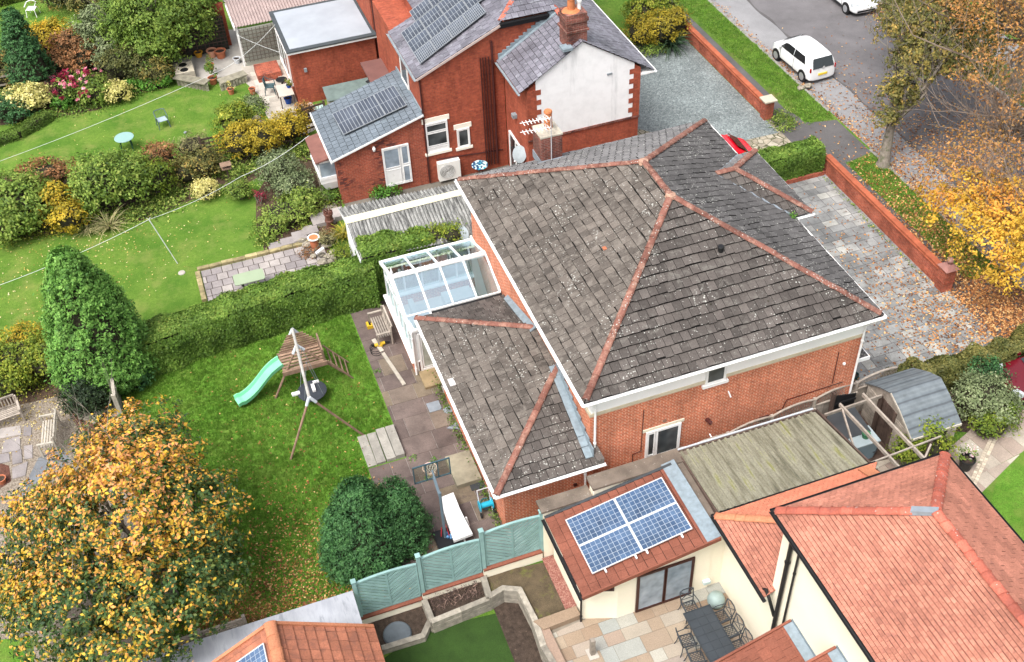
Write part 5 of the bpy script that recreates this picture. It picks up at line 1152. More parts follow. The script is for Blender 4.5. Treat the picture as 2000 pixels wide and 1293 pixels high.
m = MB(); m.bar((5.18, 38.85, 2.16), (5.18, 37.5, 2.4), .05, .1); m.bar((5.18, 37.5, 2.4), (5.18, 35.2, 2.05), .05, .1); m.build('barge_board', plain('grey_white_board', (.6, .62, .62), .7, .08), gar)
YZ = -.61
ch_ = T('rendered_house', 'cream rendered house with salmon clay tile hipped roofs at the bottom right', 'house', (14.5, 14, YZ))
EM = 6.0; ax0, ax1, ayN = 12.22, 17.62, 15.70; hx = (ax0+ax1)/2; hz = EM+(hx-ax0)*.70; hy = ayN-(hx-ax0)
m = MB(); m.box(12.45, 2, YZ, 17.4, 15.42, EM-.1); m.build('rendered_wall', cream, ch_)
tl = .115
tiles([(ax0, 6, EM), (ax0, ayN, EM), (hx, hy, hz), (hx, 6, hz)], tl, .175, .030, .004, .006, lap_shade=.018, rnd0=0).build('west_roof_slope', clay, ch_)
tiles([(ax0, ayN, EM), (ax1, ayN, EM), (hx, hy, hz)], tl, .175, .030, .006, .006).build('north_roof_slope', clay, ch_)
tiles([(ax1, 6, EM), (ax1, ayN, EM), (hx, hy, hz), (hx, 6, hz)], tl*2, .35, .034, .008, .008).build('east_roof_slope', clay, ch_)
ridge_line((ax0+.05, ayN-.05, EM+.06), (hx-.35, hy+.35, hz-.2), .30, .13, clay_hip, ch_, name='hip_tiles'); ridge_line((ax1-.05, ayN-.05, EM+.06), (hx+.1, hy+.1, hz-.03), .30, .14, clay_hip, ch_, name='hip_tiles'); ridge_line((hx, hy-.05, hz+.04), (hx, 6, hz+.04), .32, .14, clay_hip, ch_)
m = MB(); m.hexa([(hx-.48, hy+.32, hz-.27), (hx-.32, hy+.48, hz-.27), (hx+.1, hy+.06, hz+.02), (hx-.06, hy-.1, hz+.02)], [(hx-.46, hy+.34, hz-.12), (hx-.34, hy+.46, hz-.12), (hx+.1, hy+.04, hz+.13), (hx-.04, hy-.1, hz+.13)]); m.build('lead_saddle', lead, ch_)
gutter([(ax0-.06, 6, EM), (ax0-.06, ayN+.06, EM), (ax1+.06, ayN+.06, EM), (ax1+.06, 6, EM)], ch_, blackp, .065)
m = MB(); m.box(ax0+.01, 6, EM-.18, ax0+.04, ayN-.01, EM-.02); m.box(ax0+.04, ayN-.04, EM-.18, ax1-.04, ayN-.01, EM-.02); m.box(ax0+.04, 6, EM-.16, ax1-.04, ayN-.04, EM-.12); m.build('fascia_and_soffit', brownf, ch_)
# soil pipe and downpipe on the west wall
wx = 12.45
a, b = GX(1544, 1071, wx-.09), GX(1506, 1242, wx-.09); dpipe(ch_, [(wx-.09, a[1], 5.6), (wx-.09, a[1], YZ)], .065, blackp, 'soil_pipe'); a1 = a
a, b = GX(1560, 1083, wx-.07), GX(1527, 1230, wx-.07); dpipe(ch_, [(wx-.3, a[1]+.0, 5.85), (wx-.07, a[1], 5.5), (wx-.07, a[1], YZ)], .035, blackp)
c = GX(1512, 1150, wx-.3); m = MB(); m.tube([(wx-.22, a1[1]+.62, 2.62), (wx-.22, a1[1]+.5, 2.75), (wx-.2, a1[1]+.3, 2.55), (wx-.12, a1[1]+.05, 2.0)], .055, 8); m.build('gutter_swan_neck', blackp, ch_)
# single storey wing
se = 2.6; sx0, sy1 = 12.12, 18.38; stn = .55
m = MB(); m.box(12.45, 15.42, YZ, 17.4, 18.08, se-.08); m.build('wing_wall', cream, ch_)
dd = sy1-15.42
tiles([(sx0, 15.25, se), (sx0, sy1, se), (sx0+dd, 15.42, se+dd*stn), (sx0+.33, 15.42-.17, se+.33*stn)], tl, .175, .030, .004, .006, lap_shade=.018).build('wing_west_slope', clay, ch_)
sx1 = 17.9
tiles([(sx0, sy1, se), (sx1, sy1, se), (sx1-dd, 15.42, se+dd*stn), (sx0+dd, 15.42, se+dd*stn)] if sx1-dd > sx0+dd else [(sx0, sy1, se), (sx1, sy1, se), ((sx0+sx1)/2, sy1-(sx1-sx0)/2, se+(sx1-sx0)/2*stn)], tl, .175, .030, .006, .006).build('wing_north_slope', roofmat('orange_clay_tile', (.47, .165, .10), 0, patch=.15, pcol=(.40, .15, .09), rv=.12), ch_)
ridge_line((sx0+.05, sy1-.05, se+.05), (sx0+2.6, sy1-2.6, se+2.6*stn+.05), .33, .13, orange_ridge, ch_, name='wing_hip_tiles')
m = MB(); q = lambda x, y: (x, y, se+(sy1-y)*stn+.07); m.hexa([q(17.1, 18.3), q(17.5, 18.3), q(17.3, 16.2), q(16.9, 16.2)][::-1], [(p[0], p[1], p[2]+.05) for p in (q(17.1, 18.3), q(17.5, 18.3), q(17.3, 16.2), q(16.9, 16.2))][::-1]); m.build('wing_ridge_cap', orange_ridge, ch_)
gutter([(sx0-.05, 15.15, se), (sx0-.05, sy1+.05, se), (sx1, sy1+.05, se)], ch_, blackp, .06)
# porch roofs at the bottom of the photo
def porch(pa, pb, lowpx, drop, name):
    A = GX(pa[0], pa[1], wx); B = GX(pb[0], pb[1], wx); z = (A[2]+B[2])/2; ya, yb = A[1], B[1]-1.2
    run = 2.6; m = [(wx, ya, z), (wx, yb, z), (wx-run, yb, z-drop), (wx-run, ya, z-drop)]
    tiles(m, .30, .34, .02, .006, .003).build(name, tile_brown, ch_)
    k = MB(); k.box(wx-.02, yb, z-.02, wx-.005, ya+.03, z+.14, .5); k.hexa([(wx-.28, yb, z-.28*drop/run+.03), (wx, yb, z+.03), (wx, ya, z+.03), (wx-.28, ya, z-.28*drop/run+.03)], [(wx-.28, yb, z-.28*drop/run+.05), (wx, yb, z+.05), (wx, ya, z+.05), (wx-.28, ya, z-.28*drop/run+.05)]); k.build('lead_flashing', leadlt, ch_)
    k = MB(); k.bar((wx-.02, ya+.03, z+.02), (wx-run, ya+.03, z-drop+.02), .07, .12); k.build('verge_trim', tile_brown, ch_)
    return A, B
pr = porch((1548, 1213), (1594, 1290), None, .95, 'porch_roof'); porch((1635, 1267), (1652, 1293), None, .9, 'porch_roof'); print('porch', pr)
# sunroom
rz = lambda x: 1.68+.159*(x-7.55)
sun = [(7.8, 20.85), (7.8, 18.4), (8.82, 18.03), (12.0, 18.03), (12.0, 20.85)]
m = MB(); m.hexa([(x, y, YZ) for x, y in sun], [(x, y, rz(x)-.06) for x, y in sun]); m.build('sunroom_wall', cream, ch_); wallbox(ch_, 'link_wall', cream, 12.002, 18.06, YZ, 12.448, 18.4, 2.16)
R_ = [(7.52, 17.74, rz(7.52)), (11.62, 17.74, rz(11.62)), (11.62, 20.86, rz(11.62)), (7.52, 20.86, rz(7.52))]
tiles(R_, .31, .29, .035, .005, .005, rnd0=0, stagger=.0, lap_shade=.008).build('sunroom_roof', tile_brown, ch_)
m = MB(); m.hexa([(11.6, 17.74, rz(11.6)-.02), (12.05, 17.74, rz(12.05)-.02), (12.05, 21.0, rz(12.05)-.02), (11.6, 21.0, rz(11.6)-.02)], [(11.6, 17.74, rz(11.6)+.045), (12.05, 17.74, rz(12.05)+.06), (12.05, 21.0, rz(12.05)+.06), (11.6, 21.0, rz(11.6)+.045)]); m.build('lead_gutter', leadlt, ch_)
m = MB(); m.bar((7.5, 17.72, rz(7.5)-.05), (12.05, 17.72, rz(12.05)-.05), .05, .16); m.build('verge_board', tile_brown, ch_)
gutter([(7.45, 20.9, rz(7.5)), (7.45, 17.68, rz(7.5))], ch_, blackp, .06)
m = MB(); m.bar((7.52, 20.88, rz(7.5)+.03), (12.0, 20.88, rz(12)+.03), .1, .05); m.build('black_edge_trim', darkp, ch_)
dpipe(ch_, [(7.5, 17.75, rz(7.5)-.06), (7.72, 18.3, 1.3), (7.72, 18.33, YZ)], .035, blackp)
framewin(ch_, (9.44, 18.02, YZ+.04), (1, 0, 0), 1.95, 1.95, [(.03, .03, .49, .97, 'g'), (.51, .03, .97, .97, 'g')], brownf, curtain_glass, .06, .08, 'patio_door', (0, -1, 0))
d_ = Vector((1.02, -.37, 0)).normalized(); framewin(ch_, (7.9, 18.36, .95), tuple(d_), .86, .55, [(.1, .1, .9, .9, 'g')], brownf, winglass, .05, .06, 'corner_window', (-.34, -.94, 0))
framewin(ch_, (7.79, 19.9, .55), (0, -1, 0), 1.0, .85, [(.06, .06, .94, .94, 'g')], brownf, winglass, .05, .06, 'side_window', (-1, 0, 0))
m = MB(); c = GY(1379, 1134, 18.0); m.box(c[0]-.12, 17.9, c[2]-.08, c[0]+.12, 18.03, c[2]+.04); m.build('outside_tap_cover', plain('pale_blue_plastic', (.5, .6, .6), .5, .05), ch_)
# four blue panels on the sunroom
n_ = Vector((-.159, 0, 1)).normalized(); o_ = (7.55, 18, 1.68+.12)
q0, q1, q2 = GP(1157, 1122, o_, n_), GP(1353.5, 1033, o_, n_), GP(1104, 1016, o_, n_); dU = (q1-q0).normalized(); dV = (q2-q0).normalized(); L = (q1-q0).length; H_ = (q2-q0).length; print('pv cream', L, H_)
nm = [['lower left', 'lower right'], ['upper left', 'upper right']]
for j in range(2):
    for i in range(2): pvpanel('%s of the four blue solar panels on the red-brown sunroom roof' % nm[j][i], q0+dU*(L/2*i)+dV*(H_/2*j), dU, dV, L/2-.012, H_/2-.012, 10, 6, pv_blue, 'blue panels on the sunroom roof', gap=.013)
for x_ in (.12, .42, .53, .88): m = MB(); p = q0+dU*L*x_-dV*.08; m.box(p.x-.02, p.y-.05, p.z-.03, p.x+.03, p.y+.1, p.z+.02); m.build('panel_clamp', white, ch_)
# boundary wall with copings
bw = T('boundary_wall', 'cream rendered boundary wall with brown stone copings beside the sunroom', 'wall', (10, 21.1, YZ))
m = MB(); m.box(7.5, 20.97, YZ-.1, 9.25, 21.32, 1.86); m.box(9.25, 20.97, YZ, 12.7, 21.32, 2.22); m.build('wall', cream, bw)
m = MB(); m.box(7.44, 20.92, 1.86, 9.2, 21.45, 1.95, .3); m.box(9.2, 20.92, 2.22, 12.66, 21.5, 2.31, .6); m.box(12.06, 18.4, 2.18, 12.42, 20.92, 2.27, .5); m.build('coping', coping, bw)
# fence on a rendered wall
fw_ = T('boundary_wall', 'low cream rendered wall with red-brown capping under the teal fence', 'wall', (4.3, 21, YZ))
FY = 21.06
P_ = []
for (xl, xr, LB) in ((5.52, 7.42, (952, 1106)), (3.42, 5.36, (832, 1154)), (1.28, 3.26, (710, 1201))):
    P_.append((xl, xr, GY(LB[0], LB[1], FY)[2]))
print('fence z', P_)
zs = [-.10, -.34, -.56]
m = MB()
for (xl, xr, _), z in zip(P_, zs): m.box(xl-.14, FY-.11, -1.15, xr+.02, FY+.1, z-.09)
m.build('wall', cream, fw_)
m = MB()
for (xl, xr, _), z in zip(P_, zs): m.box(xl-.13, FY-.14, z-.085, xr+.01, FY+.12, z-.02)
m.build('capping', tile_brown, fw_)
fe = T('fence', 'teal painted chevron fence of three arched panels on the cream wall', 'fence', (4.4, FY, -.1))
for (xl, xr, _), z in zip(P_, zs):
    h = 1.72; w_ = xr-xl; m = MB(); fr = .05; half = (w_-.05)/2
    top = lambda x: z+h+.085*(1-((x-xl-w_/2)/(w_/2))**2)
    m.box(xl, FY-.02, z, xr, FY+.025, z+.07); 
    for x in (xl, xl+w_/2-.025, xr-.05): m.box(x, FY-.03, z+.07, x+.05, FY+.03, top(x+.025)-.02)
    for i in range(12):
        xa = xl+w_*i/12; xb = xl+w_*(i+1)/12; m.hexa([(xa, FY-.04, top(xa)-.04), (xb, FY-.04, top(xb)-.04), (xb, FY+.04, top(xb)-.04), (xa, FY+.04, top(xa)-.04)], [(xa, FY-.04, top(xa)+.03), (xb, FY-.04, top(xb)+.03), (xb, FY+.04, top(xb)+.03), (xa, FY+.04, top(xa)+.03)], .5)
    for s_, xa in ((-1, xl+.05), (1, xl+w_/2+.025)):
        wd = w_/2-.075; bd = .135; k = -30
        while k < 40:
            c0 = k*bd; ang = .62*s_; ca, sa = math.cos(ang), math.sin(ang)
            # strip along direction (ca,sa); normal (-sa,ca)
            L_ = 4; base = (xa+(-sa)*c0, z+ca*c0); q = [(base[0]-ca*L_, base[1]-sa*L_), (base[0]+ca*L_, base[1]+sa*L_), (base[0]+ca*L_-sa*(bd-.03), base[1]+sa*L_+ca*(bd-.03)), (base[0]-ca*L_-sa*(bd-.03), base[1]-sa*L_+ca*(bd-.03))]
            c = convclip(q, [(xa, z+.07), (xa+wd, z+.07), (xa+wd, top(xa+wd)-.04), (xa, top(xa)-.04)])
            if len(c) >= 3 and area2(c) > .001:
                r = random.random(); f = [(p[0], FY-.016, p[1]) for p in c]; b = [(p[0], FY+.0, p[1]) for p in c]; m.hexa(b, f, r)
            k += 1
    m.build('fence_panel', teal, fe)
for x, z0, z1 in ((7.47, -.2, 1.82), (5.44, -.45, 1.80), (3.34, -.65, 1.55), (1.24, -.7, 1.28)):
    m = MB(); m.box(x-.06, FY-.07, z0, x+.06, FY+.06, z1); m.box(x-.08, FY-.09, z1, x+.08, FY+.08, z1+.05); m.build('fence_post', teal, fe)
# planters in the yard
pl = T('retaining_wall', 'silvered log-effect stone planter walls below the teal fence', 'retaining wall', (5, 20, YZ))
def wallline(pts, th, z0, z1, courses=2, zz=None):
    m = MB()
    for a, b in zip(pts[:-1], pts[1:]):
        A, B = Vector(a), Vector(b); d = (B-A).normalized(); n = Vector((-d.y, d.x))*th/2; L = (B-A).length; K = max(1, round(L/.95))
        for c in range(courses):
            zc0 = z0+(z1-z0)*c/courses; zc1 = z0+(z1-z0)*(c+1)/courses-random.uniform(.008, .03); o = random.uniform(-.01, .01)
            for k in range(K):
                p = A+d*(L*k/K-(.04 if k == 0 else -.01)); q = A+d*(L*(k+1)/K+(.04 if k == K-1 else 0)); nn_ = n*(1+o*3); m.hexa([(p.x-nn_.x, p.y-nn_.y, zc0), (q.x-nn_.x, q.y-nn_.y, zc0), (q.x+nn_.x, q.y+nn_.y, zc0), (p.x+nn_.x, p.y+nn_.y, zc0)], [(p.x-nn_.x, p.y-nn_.y, zc1), (q.x-nn_.x, q.y-nn_.y, zc1), (q.x+nn_.x, q.y+nn_.y, zc1), (p.x+nn_.x, p.y+nn_.y, zc1)])
    return m
g2 = lambda z, *a: [G(x, y, z)[:2] for x, y in a]
for zt, pts in ((-.84, g2(-.84, (748, 1264), (826, 1240), (838, 1214))), (-.52, g2(-.52, (829, 1172), (845, 1212), (953, 1168))), (-.40, g2(-.40, (943, 1122), (955, 1163), (982, 1147), (1015, 1150), (1043, 1205), (1062, 1262), (1085, 1300)))):
    wallline(pts, .19, -1.12, zt, 3).build('sleeper_wall', sleeper, pl)
sheet('planter_soil', g2(-.97, (706, 1218), (830, 1172), (842, 1212), (828, 1238), (745, 1265)), -.97, soil)
sheet('planter_soil', g2(-.7, (830, 1168), (942, 1126), (952, 1164), (846, 1208)), -.7, soil)
m = MB(); q = g2(-.35, (1042, 1212), (1125, 1182), (1134, 1200), (1062, 1228)); m.prism(q, YZ, -.38, .4); q = g2(-.45, (1046, 1217), (1066, 1212), (1108, 1300), (1085, 1300)); m.prism(q, YZ, -.45, .7)
tag(m.build('stone_kerb', sl_cream, bevel=.01), 'pale sandstone kerb slabs around the mossy bed by the patio', 'kerb')
c = G(776, 1238, -.93); tag(MB().lathe((c[0], c[1], -.968), [(.46, 0), (.46, .05), (.42, .09), (.1, .1)], 26).build('drain_cover', plain('slate_grey_cover', (.09, .105, .12), .6, .2, 3, stain=((.03, .035, .04), 6, .6))), 'round dark grey cover lying in the planter soil below the teal fence', 'cover')
# twiggy dead stems in the planter
_c = G(892, 1165, -.65); P = np.stack([RNG.uniform(_c[0]-.85, _c[0]+.8, 500), RNG.uniform(_c[1]-.28, _c[1]+.35, 500), RNG.uniform(-.68, -.5, 500)], 1); tt_ = T('dead_stems', 'brown dead flower stems in the planter below the middle fence panel', 'plant', (4.3, 20.6, -.7)); leaves('stems', P, RNG.normal(size=(500, 3)), .16, RNG.random(500), leafmat('dead_stems', [(0, (.05, .03, .03)), (.6, (.17, .11, .09)), (1, (.3, .2, .16))], .0), tt_, .12)
# grey flat roof and orange garage
fl = T('outbuilding', 'outbuilding with a stained pale grey flat roof at the bottom of the photo', 'outbuilding', (-2.5, 20, YZ))
frm = NT('stained_flat_roof', .7, .3); mp = frm.n('ShaderNodeMapping'); mp.inputs['Scale'].default_value = (2.6, .5, 1); frm.l(frm.tc.outputs['Object'], mp.inputs[0])
_o = frm.ramp(frm.noise(1.3, 6, .7, co=mp.outputs[0]), [(.36, (.30, .315, .35)), (.52, (.36, .375, .41)), (.66, (.20, .215, .24)), (.8, (.09, .10, .11))]); _o = frm.mix(1.0, _o, frm.ramp(frm.noise(.8, 4), [(.3, (.8,)*3), (.7, (1.1,)*3)]), 'MULTIPLY'); frm.color(_o); frm = frm.m
m = MB(); m.box(-6.45, 12, YZ, 1.1, 21.0, .78); m.box(-6.45, 21.0, YZ, 1.1, 21.16, -.02); m.build('wall', cream, fl)
m = MB(); m.box(-6.6, 12, .78, 1.16, 21.06, .86); m.build('flat_roof', frm, fl)
og = T('garage', 'garage with an orange concrete tile gable roof in front of the grey flat roof', 'garage', (-1.3, 17, YZ))
gy_ = 19.1; rx_, rzz = GY(528, 1221, gy_)[0], GY(528, 1221, gy_)[2]; ex_, ezz = GY(730, 1227, gy_)[0], GY(730, 1227, gy_)[2]; lx_, lz_ = GY(426, 1293, gy_)[0], GY(426, 1293, gy_)[2]; print('garage', rx_, rzz, ex_, ezz, lx_, lz_)
sl_ = (rzz-lz_)/(rx_-lx_); Lx = rx_-2.9
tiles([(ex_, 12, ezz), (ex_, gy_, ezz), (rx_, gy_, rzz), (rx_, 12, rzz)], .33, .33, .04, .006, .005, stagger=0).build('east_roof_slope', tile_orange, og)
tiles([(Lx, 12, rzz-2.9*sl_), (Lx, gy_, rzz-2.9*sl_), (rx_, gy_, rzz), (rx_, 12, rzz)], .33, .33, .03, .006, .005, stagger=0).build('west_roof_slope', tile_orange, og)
ridge_line((rx_, gy_+.02, rzz+.05), (rx_, 12, rzz+.05), .45, .17, orange_ridge, og)
m = MB(); m.bar((rx_, gy_+.03, rzz+.05), (ex_, gy_+.03, ezz+.05), .1, .1); m.bar((rx_, gy_+.03, rzz+.05), (Lx, gy_+.03, rzz-2.9*sl_+.05), .1, .1); m.build('verge_tiles', orange_ridge, og)
m = MB(); m.box(rx_-2.6, 12, .87, ex_-.1, gy_-.12, .95); 
m.hexa([(rx_-2.5, 12, .95), (ex_-.12, 12, .95), (ex_-.12, gy_-.15, .95), (rx_-2.5, gy_-.15, .95)], [(rx_-.3, 12, rzz-.3), (rx_+.3, 12, rzz-.3), (rx_+.3, gy_-.15, rzz-.3), (rx_-.3, gy_-.15, rzz-.3)]); m.build('gable_wall', cream, og)
nn_ = Vector((-sl_, 0, 1)).normalized(); o_ = (rx_, 18, rzz+.08)
q1 = GP(516, 1256, o_, nn_); q0 = GP(466, 1293, o_, nn_); q3 = GP(528, 1293, o_, nn_)
U = Vector((0, -1, 0)); V = Vector((-1, 0, -sl_)).normalized()
pvpanel('blue solar panel on the orange tiled garage roof', q1, U, V, 1.0, 1.65, 6, 10, pv_blue, None, gap=.013)
# ---------- green-brown corrugated carport roof
cr = T('carport', 'lean-to covered way with a mossy beige box-profile roof beside the orange brick house', 'carport', (15, 20, YZ))
prf = NT('mossy_beige_sheet', .8, .3); mp = prf.n('ShaderNodeMapping'); mp.inputs['Scale'].default_value = (2.2, .25, 1); prf.l(prf.tc.outputs['Object'], mp.inputs[0])
_o = prf.ramp(prf.noise(2.4, 6, .6, co=mp.outputs[0]), [(.3, (.09, .085, .06)), (.45, (.17, .16, .115)), (.58, (.235, .225, .17)), (.68, (.19, .19, .07)), (.8, (.11, .105, .07))]); _o = prf.mix(1.0, _o, prf.ramp(prf.noise(20, 4), [(.3, (.72,)*3), (.7, (1.2,)*3)]), 'MULTIPLY'); prf.color(_o); prf = prf.m
A, B, Cc, D = Vector((12.4, 18.55, 2.46)), Vector((17.72, 18.5, 2.46)), Vector((17.42, 21.25, 2.30)), Vector((12.42, 21.3, 2.30))
m = MB(); K = 22
for i in range(K):
    for j, (u0, u1, h0, h1) in enumerate(((0, .10, 0, .07), (.10, .36, .07, .07), (.36, .46, .07, 0), (.46, 1, 0, 0))):
        a0, a1 = (i+u0)/K, (i+u1)/K; z_ = Vector((0, 0, 1)); r = random.random(); m.quad(A.lerp(B, a0)+z_*h0, A.lerp(B, a1)+z_*h1, D.lerp(Cc, a1)+z_*h1, D.lerp(Cc, a0)+z_*h0, r); m.quad(A.lerp(B, a0)+z_*(h0-.01), D.lerp(Cc, a0)+z_*(h0-.01), D.lerp(Cc, a1)+z_*(h1-.01), A.lerp(B, a1)+z_*(h1-.01), r)
m.build('roof_sheet', prf, cr)
m = MB(); m.bar((12.36, 18.5, 2.36), (12.38, 21.3, 2.2), .05, .2); m.bar((17.8, 18.45, 2.4), (17.5, 21.3, 2.26), .06, .14); m.bar((12.4, 21.34, 2.3), (17.45, 21.3, 2.3), .07, .07); m.bar((12.4, 18.5, 2.42), (17.8, 18.45, 2.42), .05, .1); 
for x in (12.5, 14.2, 15.9, 17.4): m.box(x-.04, 21.2, YZ, x+.04, 21.28, 2.26)
m.build('frame', wood_dark, cr)
m = MB(); m.quad((12.34, 18.5, 2.3), (12.34, 21.2, 2.14), (12.34, 21.2, 1.7), (12.34, 18.5, 1.8)); m.bar((12.4, 21.4, 2.34), (17.4, 21.36, 2.34), .06, .05); m.build('side_glazing', plain('pale_grey_sheet', (.42, .46, .5), .4, .08), cr)
# curved lattice-top fence
def archfence(name, label, x0, x1, Y, npan, z1, mat, rise=.22, Yb=None):
    t = T(name, label, 'fence', (x0, Y, 0)); Yb = Y if Yb is None else Yb
    for i in range(npan):
        xa = x0+(x1-x0)*i/npan; xb = x0+(x1-x0)*(i+1)/npan; m = MB(); K = 12; yy = lambda x: Y+(Yb-Y)*(x-x0)/(x1-x0)
        top = lambda x: z1+rise*(1-((x-(xa+xb)/2)/((xb-xa)/2))**2)
        for k in range(K):
            a, b = xa+(xb-xa)*k/K, xa+(xb-xa)*(k+1)/K
            m.hexa([(a, yy(a)-.035, top(a)-.05), (b, yy(b)-.035, top(b)-.05), (b, yy(b)+.035, top(b)-.05), (a, yy(a)+.035, top(a)-.05)], [(a, yy(a)-.035, top(a)), (b, yy(b)-.035, top(b)), (b, yy(b)+.035, top(b)), (a, yy(a)+.035, top(a))], .6)
            m.box(a+.005, yy(a)-.01, .05, b-.005, yy(a)+.01, z1-.32, random.random())
        x = xa
        while x < xb: m.box(x, yy(x)-.012, z1-.32, x+.018, yy(x)+.012, top(x)-.05, .3); x += .07
        m.box(xa, yy(xa)-.03, z1-.36, xb, yy(xa)+.03, z1-.31, .6); m.build('fence_panel', mat, t)
        m = MB(); m.box(xa-.05, yy(xa)-.06, 0, xa+.05, yy(xa)+.06, z1+.04); m.build('fence_post', mat, t)
    return t
archfence('fence', 'weathered arch-topped wooden fence between the mossy corrugated roof and the driveway', 12.8, 21.6, 21.75, 5, 1.72, wood_grey, Yb=22.5, rise=.13)
ga = T('gate', 'black timber gate between the brick house corner and the weathered fence', 'gate', (19.0, 22.1, 0)); m = MB()
for i in range(9): m.box(18.75+i*.1, 22.02, .05, 18.84+i*.1, 22.06, 1.75-.02*i)
m.box(18.7, 21.98, .4, 19.65, 22.02, .5); m.box(18.7, 21.98, 1.3, 19.65, 22.02, 1.4); m.build('boards', blackp, ga); MB().box(18.66, 21.95, 0, 18.75, 22.1, 1.95).build('gate_post', wood_dark, ga)
# pergola beams
pg = T('pergola', 'weathered open pergola beams between the corrugated roof and the grey shed', 'pergola', (18.8, 19.5, 0))
for a, b in (((1640, 790, 2.1), (1760, 918, 2.15)), ((1685, 770, 2.1), (1808, 900, 2.15))): m = MB(); m.bar(G(*a), G(*b), .07, .13); m.build('beam', wood_grey, pg)
m = MB(); m.bar(G(1690, 908, 2.2), G(1838, 852, 2.2), .05, .05); m.bar(G(1610, 811, 2.05), G(1722, 773, 2.05), .06, .12); m.bar(G(1685, 930, 2.2), G(1645, 800, 2.1), .05, .08); m.bar(G(1818, 868, 2.2), G(1806, 895, 2.1), .06, .06); m.build('cross_rail', wood_grey, pg)
for a in ((1612, 811), (1722, 772), (1818, 862)): p = G(a[0], a[1], 2.05); m = MB(); m.box(p[0]-.05, p[1]-.05, 0, p[0]+.05, p[1]+.05, 2.05); m.build('post', wood_dark, pg)
# felt topped box + blue grey tank under the pergola
c = G(1648, 830, 1.0); t = T('log_store', 'low wooden store with a black felt roof beside the mossy corrugated roof', 'store', (c[0], c[1], 0)); m = MB(); m.box(-.65, -.5, 0, .65, .5, .95); m.build('body', wood_brown, t, world=False); m = MB(); m.hexa([(-.72, -.58, .95), (.72, -.58, .95), (.72, .55, 1.1), (-.72, .55, 1.1)], [(-.72, -.58, .99), (.72, -.58, .99), (.72, .55, 1.14), (-.72, .55, 1.14)]); m.build('felt_roof', plain('wet_black_felt', (.05, .055, .06), .35, .15), t, world=False)
c = G(1680, 868, .55); t = T('water_tank', 'blue grey plastic water tank under the pergola beams', 'tank', (c[0], c[1], 0)); m = MB(); m.hexa([(-.4, -.3, 0), (.4, -.3, 0), (.4, .3, 0), (-.4, .3, 0)], [(-.48, -.36, .9), (.48, -.36, .9), (.48, .36, .9), (-.48, .36, .9)]); m.build('tank', plain('blue_grey_plastic', (.16, .22, .26), .5, .1), t, world=False); MB().box(-.5, -.38, .9, .5, .38, .95).build('lid', plain('pale_lid', (.3, .36, .38), .5, .1), t, world=False); m = MB(); m.lathe((.1, -.05, .95), [(.12, 0), (.15, .2)], 12); m.build('tub', plain('green_tub', (.03, .14, .06), .5, .1), t, world=False)
for i, (px, py) in enumerate(((1660, 838), (1700, 880))):
    c = G(px, py, .2); t = T('plant_pot', ['white edged round pot beside the blue grey water tank', 'dark bin shaped pot on the brown decking under the pergola'][i], 'pot', (c[0], c[1], 0)); MB().lathe((0, 0, 0), [(.15, 0), (.2, .35), (.22, .36), (.17, .36), (.15, .3)], 14).build('pot', [white, darkp][i], t, world=False)
# shed with gambrel roof
sh = T('garden_shed', 'grey wooden shed with a barn-shaped grey felt roof by the driveway', 'shed', (21, 20.2, 0))
pe0, pe1 = G(1790.6, 856, 1.55), G(1891, 820, 1.55); pb0, pb1 = G(1759, 801, 2.12), G(1858, 766, 2.12); pr0, pr1 = G(1732, 774, 2.38), G(1816, 740, 2.38)
xL = (pe0[0]+pb0[0]+pr0[0])/3; xR = (pe1[0]+pb1[0]+pr1[0])/3; yE = (pe0[1]+pe1[1])/2; yB = (pb0[1]+pb1[1])/2; yR = (pr0[1]+pr1[1])/2; print('shed', xL, xR, yE, yB, yR)
prof = [(yE, 1.55), (yB, 2.12), (yR, 2.38), (2*yR-yB, 2.12), (2*yR-yE-.1, 1.6)]
felt = NT('grey_shed_felt', .6, .3); wv = felt.n('ShaderNodeTexWave', Scale=.8, Distortion=.5, Detail=3); wv.bands_direction = 'Y'; felt.l(felt.tc.outputs['Object'], wv.inputs['Vector']); _o = felt.ramp(wv.outputs['Fac'], [(.0, (.07, .08, .09)), (.1, (.12, .14, .155)), (.8, (.145, .168, .182)), (1, (.12, .138, .15))]); felt.color(felt.mix(1.0, _o, felt.ramp(felt.noise(4, 5), [(.3, (.8,)*3), (.7, (1.15,)*3)]), 'MULTIPLY')); felt = felt.m
m = MB()
for (ya, za), (yb, zb_) in zip(prof[:-1], prof[1:]): m.hexa([(xL, ya, za-.03), (xR, ya, za-.03), (xR, yb, zb_-.03), (xL, yb, zb_-.03)], [(xL, ya, za), (xR, ya, za), (xR, yb, zb_), (xL, yb, zb_)])
m.build('felt_roof', felt, sh)
m = MB(); g0 = [(xL+.1, y, z-.05) for y, z in prof]; g0 = [(xL+.1, yE+.06, 0)]+[(p[0], min(max(p[1], yE+.06), 2*yR-yE-.2), p[2]) for p in g0]+[(xL+.1, 2*yR-yE-.2, 0)]; m.poly(g0[::-1]); m.poly([(xR-.1, p[1], p[2]) for p in g0]); m.quad(g0[-1], g0[-2], (xR-.1, g0[-2][1], g0[-2][2]), (xR-.1, g0[-1][1], 0))
for i in range(15): m.box(xL+.085, yE+.08, .1+i*.13, xL+.1, 2*yR-yE-.22, .1+i*.13+.118, random.random()) if .1+i*.13 < 1.5 else None
m.box(xL+.1, yE+.06, 0, xR-.1, yE+.1, .75); m.box(xR-.5, yE+.0, 0, xR-.15, yE+.06, 1.5); m.build('boarded_wall', wood_grey, sh)
m = MB(); 
for i in range(6): m.box(xL+.05, yR-.45+i*.15, .05, xL+.082, yR-.45+i*.15+.14, 1.75)
m.build('door', wood_dark, sh)
